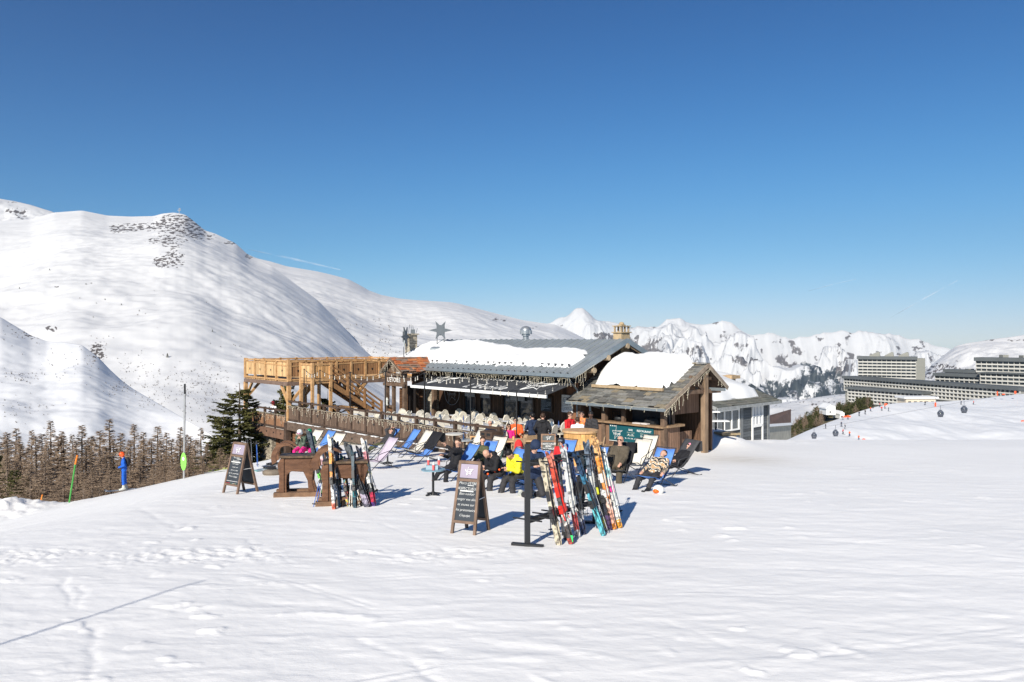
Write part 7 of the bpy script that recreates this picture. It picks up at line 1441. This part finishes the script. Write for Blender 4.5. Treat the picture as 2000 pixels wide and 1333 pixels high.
for row, nm in ((back, 'tall bare larch against the snow'), (front, 'low bushy bare larch at the crest')):
    for k, (u, v, y) in enumerate(sorted(row)):
        x = (u - 1000) / F * y; zt_ = -(v - 666) / F * y; z0 = vz(x, y); i = rr.randrange(4); edge_ = NR[min(len(NR) - 1, max(0, int(u / 27)))]
        put(larch, 'l', i, (x, y, z0), (zt_ - z0), rr.uniform(0, 6), f'{nm}, {edge_}' + (', slightly farther' if k % 2 else ''), 'bare larches beyond the crest', 'larch tree', (9.0 / (zt_ - z0)) ** .35 * rr.uniform(1.25, 2.0))
for k in range(26):    # further larches filling the wood
    u = -20 + k * 18.5 + rr.uniform(-6, 6); y = rr.uniform(44, 50); v = rr.uniform(842, 872); x = (u - 1000) / F * y; z0 = vz(x, y); put(larch, 'l', rr.randrange(4), (x, y, z0), (-(v - 666) / F * y - z0), rr.uniform(0, 6), 'bare brown larch in the middle of the dense wood', 'bare larches in the dense wood', 'larch tree', 1.9)
for (u, v, y, hh, i, lb, wd) in ((468, 738, 46, 0, 0, 'large dark green spruce left of the wooden terrace', 1.6), (436, 800, 44, 0, 1, 'smaller spruce growing at the left side of the large one', 1.5), (498, 800, 50, 0, 2, 'spruce behind the stone pier under the lower terrace', .9), (548, 752, 52, 0, 1, 'dark spruce visible between the posts of the upper deck', .95), (640, 752, 54, 0, 0, 'dark spruce behind the deck stairs', 1.0), (585, 764, 54, 0, 2, 'spruce behind the pine landing posts', .9), (-6, 870, 42, 0, 1, 'dark green spruce cut off by the left picture edge', .8), (28, 905, 40, 0, 2, 'young olive green spruce at the lower left beside the snow heap', .8), (50, 915, 40.5, 0, 0, 'low dark spruce between the young one and the larches', .7), (560, 690, 62, 0, 1, 'small spruce tip rising above the deck railing', .5)):
    x = (u - 1000) / F * y; zt_ = -(v - 666) / F * y; z0 = vz(x, y); put(spruce, 's', i, (x, y, z0), zt_ - z0, rr.uniform(0, 6), lb, 'dark spruces', 'spruce tree', wd)
# brushwood between the trunks
mb = MB()
for k in range(2600):
    u = rr.uniform(-30, 500); y = rr.uniform(37.2, 52); x = (u - 1000) / F * y; z = vz(x, y); hh = rr.uniform(.4, 1.6); a = rr.uniform(0, 6.28); t_ = Vector((x + rr.uniform(-.5, .5), y + rr.uniform(-.5, .5), z + hh)); s = Vector((math.cos(a), math.sin(a), 0)) * .035
    b_ = Vector((x, y, z - .1)); mb.add([b_ - s, b_ + s, t_], [(0, 1, 2)])
    for j in range(3): q = b_.lerp(t_, rr.uniform(.3, .8)); e = q + Vector((rr.uniform(-.4, .4), rr.uniform(-.4, .4), rr.uniform(.1, .4))); mb.add([q - s * .5, q + s * .5, e], [(0, 1, 2)])
tag(mb.build('undergrowth', BUSHB), 'tangled bare brushwood between the larch trunks', 'brushwood', kind='stuff')
# scrub on the snow slopes
mb = MB()
def tuft(p, s, n):
    for j in range(n):
        a = rr.uniform(0, 6.28); e = p + Vector((math.cos(a) * s * rr.uniform(.3, 1), math.sin(a) * s * rr.uniform(.3, 1), s * rr.uniform(.5, 1.3))); w = Vector((-math.sin(a), math.cos(a), 0)) * s * .10; mb.add([p - w, p + w, e], [(0, 1, 2)])
for nm, regs in (('left_spur', [(60, 655, 70, 16, 60), (180, 690, 20, 25, 40), (50, 735, 60, 14, 60), (50, 795, 60, 22, 60), (240, 760, 50, 14, 60), (300, 790, 50, 14, 40), (110, 700, 60, 20, 20), (150, 720, 50, 30, 14)]), ('left_mountain', [(340, 760, 60, 30, 130), (400, 745, 40, 35, 120), (440, 770, 40, 30, 80), (260, 720, 60, 25, 60), (190, 685, 18, 30, 50), (420, 800, 60, 20, 60), (300, 640, 200, 60, 30)]), ('middle_ridge', [(700, 705, 60, 28, 150), (745, 690, 40, 30, 80), (590, 690, 60, 40, 40), (660, 660, 60, 40, 60), (760, 645, 20, 20, 20)])):
    for (a, b, ru, rv, n) in regs:
        for k in range(n):
            p = land(nm, a + rr.gauss(0, ru * .6), b + rr.gauss(0, rv * .6))
            if p and p.y > 60: tuft(p, p.y * .0016 * rr.uniform(.5, 1.5), 7)
tag(mb.build('mountain_scrub', BUSHB), 'low dark scrub dotted over the snow slopes', 'scrub', kind='stuff')
# lone trees on the mountain and cross on the summit
for i, (u, v, hp) in enumerate(((327, 698, 9), (97, 528, 4), (168, 556, 4), (38, 564, 4), (205, 586, 4), (237, 596, 4), (188, 593, 3), (272, 608, 4), (182, 620, 3), (415, 648, 5))):
    p = land('left_mountain', u, v)
    if p: put(spruce, 's', i % 3, p, hp / F * p.y, i, ['lone dark tree low on the mountain above the larches', 'tiny dark tree high on the left slope', 'tiny tree right of the high one on the left slope', 'tiny tree near the left picture edge', 'tiny tree on the mid slope', 'tiny tree right of the mid slope one', 'smallest tree on the mid slope', 'tiny tree below the rocky face', 'tiny lower tree on the mid slope', 'tiny tree on the slope left of the upper deck'][i], 'tiny trees on the mountain slope', 'tree', 1.3)
p = P(350, 416, 2290); mb = MB(); mb.box((p.x, p.y, p.z + 4), (1.6, 1.6, 22)); mb.box((p.x, p.y, p.z + 8), (9, 1.6, 2)); mb.box((p.x + 3, p.y, p.z + 12), (2, 1.6, 3)); tag(mb.build('summit_mast', flat('mast_grey', (.35, .36, .38))), 'tiny antenna mast on the rocky summit', 'mast')
# ---- hillside conifers and larches right of the grey hut
grn = [tree('hill_pine', 9, 80 + i, 'spruce', 60, 22, 2.6, NEED2, .16, 1.0) for i in range(3)]
lab = ['beside the brown roofed lodge', 'behind the small snow hump', 'left of the white chalet', 'around the white chalet', 'above the ski slope edge', 'below the apartment terraces']
SIL = lambda u: float(np.interp(u, [1490, 1510, 1540, 1575, 1600, 1620, 1650, 1680, 1700, 1730], [872, 866, 858, 842, 832, 824, 814, 803, 797, 790]))
KTOP = lambda u: float(np.interp(u, [1490, 1520, 1550, 1580, 1620, 1660, 1700, 1730], [868, 856, 838, 822, 808, 799, 795, 789]))
def knoll(u, f): return P(u, (SIL(u) + 3) * (1 - f) + KTOP(u) * f, 318 + 40 * f + (u - 1490) * .25)
mb = MB(); mb.grid([[knoll(u, f) for u in range(1490, 1734, 6)] for f in (-.3, 0, .25, .5, .75, 1)] + [[knoll(u, 1) + Vector((0, 60, -25)) for u in range(1490, 1734, 6)]]); tag(mb.build('wooded_hillside', M('hill_earth', (.10, .10, .05), .95, .4, .3, bump=0, col2=(.22, .19, .12))), kind='structure')
for i in range(210):
    u = 1518 + 184 * ((i + rr.random()) / 210); f_ = rr.random() ** .8
    if 1612 < u < 1636 and f_ < .6: continue
    pz = knoll(u, f_); px_ = rr.uniform(13, 22) * (1.25 if u > 1665 or 1590 < u < 1612 else 1) ; hh = px_ / F * pz.y; isl = rr.random() < (.5 if 1545 < u < 1580 or 1590 < u < 1620 else .14); reg = lab[min(5, int((u - 1518) / 31))]
    if isl: put(larch, 'l', rr.randrange(4), pz, hh * 1.15, rr.uniform(0, 6), f'distant reddish brown larch on the right hillside {reg}', f'distant larches {reg}', 'larch tree', 1.5)
    else: put(grn, 'g', rr.randrange(3), pz, hh, rr.uniform(0, 6), f'distant dark green pine on the right hillside {reg}', f'distant pines {reg}', 'pine tree', 1.7)
# ================================================================ BUILDINGS ON THE RIGHT
CONC = M('pale_concrete', (.50, .49, .455), .8, .06, .1, bump=0); DCON = M('dark_roofing', (.10, .11, .115), .7, .1, .1, bump=0); WDK = M('dark_glazing', (.045, .055, .065), .25, .4, .25, bump=0, spec=.6); SHED = M('grey_cladding', (.24, .24, .215), .7, .08, .1, bump=0)
def block(pL, pR, ztop, floors, fh, depth, label, roof_h=2.6, unit=3.6, name='apartment_building', side=SHED):
    pL, pR = Vector(pL), Vector(pR); X_ = (pR - pL); Lx = X_.length; X_.normalize(); Y_ = Vector((-X_.y, X_.x, 0)); Y_ = Y_ if Y_.y > 0 else -Y_; root = empty(name, (pL + pR) / 2 + UP * (ztop - floors * fh), label, 'building', 'apartment blocks on the right')
    c = lambda a, b, z: pL + X_ * a + Y_ * b + UP * z
    m_ = MB(); m_.prism([c(0, 1.6, ztop - floors * fh - 25), c(Lx, 1.6, ztop - floors * fh - 25), c(Lx, depth, ztop - floors * fh - 25), c(0, depth, ztop - floors * fh - 25)], (0, 0, floors * fh + 25)); m_.build('wall', side, root)
    m_ = MB(); m_.box(c(Lx / 2, depth / 2 - .5, ztop + roof_h / 2), (Lx + 2, depth + 2, roof_h), X_, Y_); rf = m_.build('roof', DCON, root)
    for f_ in range(floors):
        z = ztop - (f_ + 1) * fh; m_ = MB(); m_.box(c(Lx / 2, .1, z + fh * .17), (Lx, .25, fh * .34), X_, Y_); m_.box(c(Lx / 2, .8, z), (Lx, 1.6, .25), X_, Y_)
        w_ = MB(); w_.box(c(Lx / 2, 1.5, z + fh * .70), (Lx - .4, .12, fh * .58), X_, Y_); w_.build('window', WDK, root); n = max(1, int(Lx / unit))
        for i in range(n + 1): m_.box(c(Lx * i / n, .85, z + fh * .62), (.28, 1.5, fh * .75), X_, Y_)
        m_.build('balcony', CONC, root)
    return root, c, Lx, X_, Y_
Q = lambda u, y: ((u - 1000) / F * y, y, 0)
zz = lambda v, y: -(v - 666) / F * y
r1, c, Lx, X_, Y_ = block(Q(1676, 690), Q(1789, 668), zz(702, 680), 7, 2.8, 15, 'tall white balconied apartment tower with three sheds on its dark roof')
for i, (a, b) in enumerate(((.19, .38), (.46, .62), (.70, .88))): m_ = MB(); m_.prism([c(Lx * a, 5, zz(702, 680) + 2.6), c(Lx * b, 5, zz(702, 680) + 2.6), c(Lx * (b - .01), 5, zz(702, 680) + 6.3), c(Lx * (b - .04), 5, zz(702, 680) + 6.6), c(Lx * a, 5, zz(702, 680) + 3.4)], Y_ * 6); m_.build('roof_shed', SHED, r1)
m_ = MB(); m_.prism([c(Lx, .5, zz(702, 680) + 1.2), c(Lx + 7.0, 4, zz(702, 680) + 1.2), c(Lx + 7, 17, zz(702, 680) + 1.2), c(Lx, 15, zz(702, 680) + 1.2)], (0, 0, -24)); m_.build('stair_tower', SHED, r1)
block(Q(1648, 690), Q(1990, 520), zz(739, 690), 4, 2.75, 13, 'long lower apartment block stepping out beneath the tower', 2.2)
block(Q(1655, 655), Q(1800, 590), zz(760, 652), 4, 2.75, 11, 'lowest row of balconied flats in front of the long block', 2.0)
block(Q(1826, 620), Q(1912, 590), zz(734, 618), 5, 2.8, 12, 'grey roofed apartment block right of the tower', 2.4)
block(Q(1846, 626), Q(1908, 602), zz(727, 622), 2, 2.8, 10, 'short raised top storey block with dark roof behind the middle flats', 2.4)
r4, c, Lx, X_, Y_ = block(Q(1906, 600), Q(2060, 560), zz(705, 598), 3, 2.9, 14, 'right-hand apartment block with dark overhanging roof at the picture edge', 2.8)
block(Q(1914, 585), Q(2060, 545), zz(729, 583), 6, 2.9, 12, 'terraced lower storeys below the right-hand block', .8)
for (a, b, v, y) in ((1955, 1966, 697, 604), (1994, 2003, 698, 590), (1888, 1899, 724, 620)): m_ = MB(); p = P((a + b) / 2, v, y); m_.box(p, ((b - a) / F * y, 5, 3.2)); tag(m_.build('roof_hut', SHED), 'small grey lift housing on %s roof' % {1955: 'the right-hand block', 1994: 'the very edge of the right-hand', 1888: 'the short middle block'}[a], 'lift housing')
cr_ = empty('cream_building', P(1790, 790, 545), 'low cream building with snowy flat roof before the apartment blocks', 'building'); p = P(1790, 785, 545); m_ = MB(); m_.box(p, (21, 12, 5.5)); m_.build('wall', flat('cream_render', (.55, .48, .38), .8), cr_); m_ = MB(); m_.box(p + UP * 3.4, (24, 14, 1.3)); m_.build('roof_snow', SNOWPILE, cr_)
for i in range(5): m_ = MB(); m_.box(p + Vector((-8 + i * 4, -6.05, 0)), (2, .2, 1.8)); m_.build('window', WDK, cr_)
bl_ = empty('brown_lodge', P(1530, 860, 120), 'long low lodge with brown roof and snow strip behind the grey hut', 'building')
a0, a1 = P(1500, 829, 232), P(1545, 826, 262); m_ = MB(); m_.prism([a0, a1, P(1545, 856, 262), P(1500, 872, 232)], (4, 12, 0)); m_.build('wall', M('lodge_wall', (.42, .39, .32), .8, .15, .4), bl_)
m_ = MB(); m_.prism([a0 + UP * .2, a1 + UP * .2, P(1545, 799, 272), P(1500, 812, 244)], (0, 0, -.4)); m_.build('roof', M('lodge_roof', (.13, .085, .07), .8, .15, .4), bl_); m_ = MB(); m_.prism([a0 - UP * .6 + Vector((0, -.6, 0)), a1 - UP * .6 + Vector((0, -.6, 0)), a1 + UP * .1, a0 + UP * .1], (0, -.5, 0)); m_.build('snow_strip', SNOWPILE, bl_)
# snow-covered white chalets in the trees
for (u, v, w, h, lb) in ((1623, 802, 18, 17, 'white snow covered chalet among the hillside pines'), (1645, 812, 9, 12, 'small white snowy gable just right of the white chalet')):
    y = 356; p = P(u, v + h * .5, y); k_ = y / F; root = empty('snowy_chalet', p, lb, 'chalet'); m_ = MB(); m_.prism([p + Vector((-w * k_ / 2, 0, 0)), p + Vector((w * k_ / 2, 0, 0)), p + Vector((w * k_ / 2, 0, h * k_)), p + Vector((0, 0, h * k_ * 1.1)), p + Vector((-w * k_ / 2, 0, h * k_ * .7))], (0, 8, 0)); m_.build('wall', flat('white_render', (.75, .75, .74)), root)
    m_ = MB(); m_.prism([p + Vector((-w * k_ * .6, -.5, h * k_ * .66)), p + Vector((0, -.5, h * k_ * 1.1)), p + Vector((0, -.5, h * k_ * 1.25)), p + Vector((-w * k_ * .6, -.5, h * k_ * .8))], (0, 9, 0)); m_.build('roof_snow', SNOWPILE, root); m_ = MB(); m_.box(p + Vector((-.3, -.1, h * k_ * .35)), (.8, .2, .6)); m_.build('window', WDK, root)
# village dots deep in the valley
for i in range(26):
    u = rr.uniform(1545, 1640); v = rr.uniform(783, 800); y = 1250; p = P(u, v, y); m_ = MB(); m_.box(p, (rr.uniform(5, 9), 8, rr.uniform(3, 5)), (1, rr.uniform(-.5, .5), 0), (0, 1, 0)); m_.mat(1).box(p + UP * 3, (8, 9, 1)); tag(m_.build('village_house', [flat('village_brown', (.16, .11, .09)), SNOWPILE]), 'tiny brown house of the hamlet in the valley', 'house', 'tiny houses of the valley hamlet')
# gondolas on their cable
gp = [(1590, 851, 268), (1632, 846, 255), (1837, 808, 240), (1883, 800, 232)]; gb = None
CAB = flat('cabin_grey', (.10, .11, .14), .3, .2, .6); CABG = M('cabin_glass', (.05, .06, .08), .1, .1, 1, bump=0, spec=.8)
for i, (u, v, y) in enumerate(gp):
    p = P(u, v, y); lb = ['gondola cabin lowest on the left above the slope', 'gondola cabin second from the left beside the skiers', 'gondola cabin left of the pair under the apartments', 'gondola cabin farthest to the right'][i]
    if gb is None:
        gb = empty('gondola_cabin', p, lb, 'gondola', 'gondola cabins on the lift'); m_ = MB(); m_.ell(p, (.95, .85, 1.1), n=14, m=9); m_.build('cabin', CAB, gb); m_ = MB(); m_.ell(p + UP * .22, (.99, .89, .55), n=14, m=7); m_.build('window', CABG, gb); m_ = MB(); m_.beam(p + UP * 1.0, p + UP * 2.6, .09, .09); m_.box(p + UP * 1.15, (1.1, .15, .12)); m_.build('hanger', CAB, gb); m_ = MB(); m_.box(p - UP * .95, (1.3, .9, .12)); m_.build('ski_holder', CAB, gb)
    else: dup(gb, p, label=lb)
mb = MB(); pts = [P(u, v - 15.5, y) for u, v, y in gp]; ext = [P(1500, 848, 300)] + pts + [P(2080, 752, 200)]
mb.path(ext, .035, 4); tag(mb.build('lift_cable', GRY), 'thin lift cable carrying the gondola cabins', 'cable')
# skiers, nets and markers on the far slope
def tiny(jm, pm, seed):
    J = joints((0, 0, .9), 14, legs={'L': (22, -6, .1), 'R': (18, -8, .1)}, arms={'B': (.35, .3, .1)}); o = person('person', J, look(jm, pm), 'x', (0, 0, 0), 0, voxel=.05, far=True); mb = MB()
    for s in (-.12, .12): mb.box((.05, s, .03), (1.6, .08, .03))
    sk = mb.build('ski_pair', BIND, o); return o
ts = [tiny(DK, DKG, 1), tiny(RED, DK, 2), tiny(ORJ, NAVY, 3), tiny(NAVY, DK, 4)]
spots = [(1548, 773), (1612, 837), (1647, 820), (1656, 819), (1643, 833), (1651, 838), (1646, 848), (1659, 852), (1678, 812), (1690, 809), (1722, 802), (1728, 798), (1735, 803), (1807, 791), (1902, 790), (1677, 860), (1877, 790), (1705, 797), (1719, 795), (1700, 803)]
for i, (u, v) in enumerate(spots[1:]):
    p = land('ski_slope', u, v)
    if not p: continue
    o = ts[i % 4] if i < 4 else dup(ts[i % 4]); o.location = p; o.rotation_euler = (0, 0, rr.uniform(0, 6)); o.scale = (1.25,) * 3; nmz = ['black', 'red', 'orange', 'navy'][i % 4]
    tag(o, f'tiny distant skier in {nmz} on the far slope', 'person', f'tiny distant skiers in {nmz}')
for i, (u, v, w, h, lb) in enumerate(((1948, 772, 2, 7, 'orange piste marker on the crest below the right-hand block'), (1960, 771, 6, 2, 'orange net strip on the crest'), (1983, 769, 4, 5, 'red orange crest cushion near the picture edge'), (1827, 793, 3, 7, 'orange padded lift pole on the slope'), (1687, 860, 6, 4, 'red marker lying at the slope foot'), (1655, 814, 14, 3, 'orange net fence beside the pines'), (1730, 790, 6, 3, 'orange net beside the cream building'), (1998, 822, 8, 2, 'brownish patch marker at the right edge'))):
    p = land('ski_slope', u, v + 1) or P(u, v, 420); k_ = p.y / F; m_ = MB(); m_.box(p + UP * h * k_ / 2, (w * k_, .3, h * k_), (1, .2, 0), (-.2, 1, 0)); m_.box(p + UP * h * k_ * .5, (.25, .4, h * k_ * 1.3)); tag(m_.build('orange_marker', flat('marker_red', (.80, .10, .03))), lb, 'marker')
p = land('ski_slope', 1828, 792) or P(1828, 792, 420); mb = MB(); mb.tube(p, p + UP * 8, .12, 6); tag(mb.build('slope_pole', GRY), 'thin pole above the orange padding on the far slope', 'pole')

# ================================================================ AIR
hb_ = MB(); hb_.box((1500, 5700, 150), (24000, 12600, 3300)); hz0 = hb_.build('haze', []); m, t, b = nodes_mat('haze_air'); t.nodes.remove(b); vo = t.nodes.new('ShaderNodeVolumePrincipled'); vo.inputs['Color'].default_value = (.62, .78, 1, 1); vo.inputs['Density'].default_value = 3.4e-5; vo.inputs['Anisotropy'].default_value = .2
t.links.new(vo.outputs[0], t.nodes['Material Output'].inputs['Volume']); hz0.data.materials.append(m); tag(hz0, kind='stuff')

# thin vapour trails far above and beyond the range
def trail_mat():
    m, t, b = nodes_mat('vapour'); b.inputs['Base Color'].default_value = (.9, .9, .9, 1); tr = t.nodes.new('ShaderNodeBsdfTransparent'); mx = t.nodes.new('ShaderNodeMixShader'); n = t.nodes.new('ShaderNodeTexNoise'); n.inputs['Scale'].default_value = .004; tc = t.nodes.new('ShaderNodeTexCoord'); t.links.new(tc.outputs['Object'], n.inputs[0])
    r = t.nodes.new('ShaderNodeMapRange'); r.inputs['From Min'].default_value = .35; r.inputs['From Max'].default_value = .7; r.inputs['To Max'].default_value = .17; t.links.new(n.outputs[0], r.inputs[0]); t.links.new(r.outputs[0], mx.inputs[0]); t.links.new(tr.outputs[0], mx.inputs[1]); t.links.new(b.outputs[0], mx.inputs[2]); t.links.new(mx.outputs[0], t.nodes['Material Output'].inputs[0]); return m
VAP = trail_mat()
for (u0, v0, u1, v1, w, lb) in ((470, 484, 665, 527, 26, 'faint vapour trail above the left mountain ridge'), (1580, 568, 1672, 545, 14, 'short faint vapour trail at the upper right'), (1740, 620, 1870, 548, 18, 'slanting faint vapour trail above the apartments')):
    mb = MB(); mb.path([P(u0, v0, 14000), P((u0 + u1) / 2, (v0 + v1) / 2 - 1, 14000), P(u1, v1, 14000)], [w * .4, w, w * .3], 6); tag(mb.build('vapour_trail', VAP), lb, 'vapour trail')
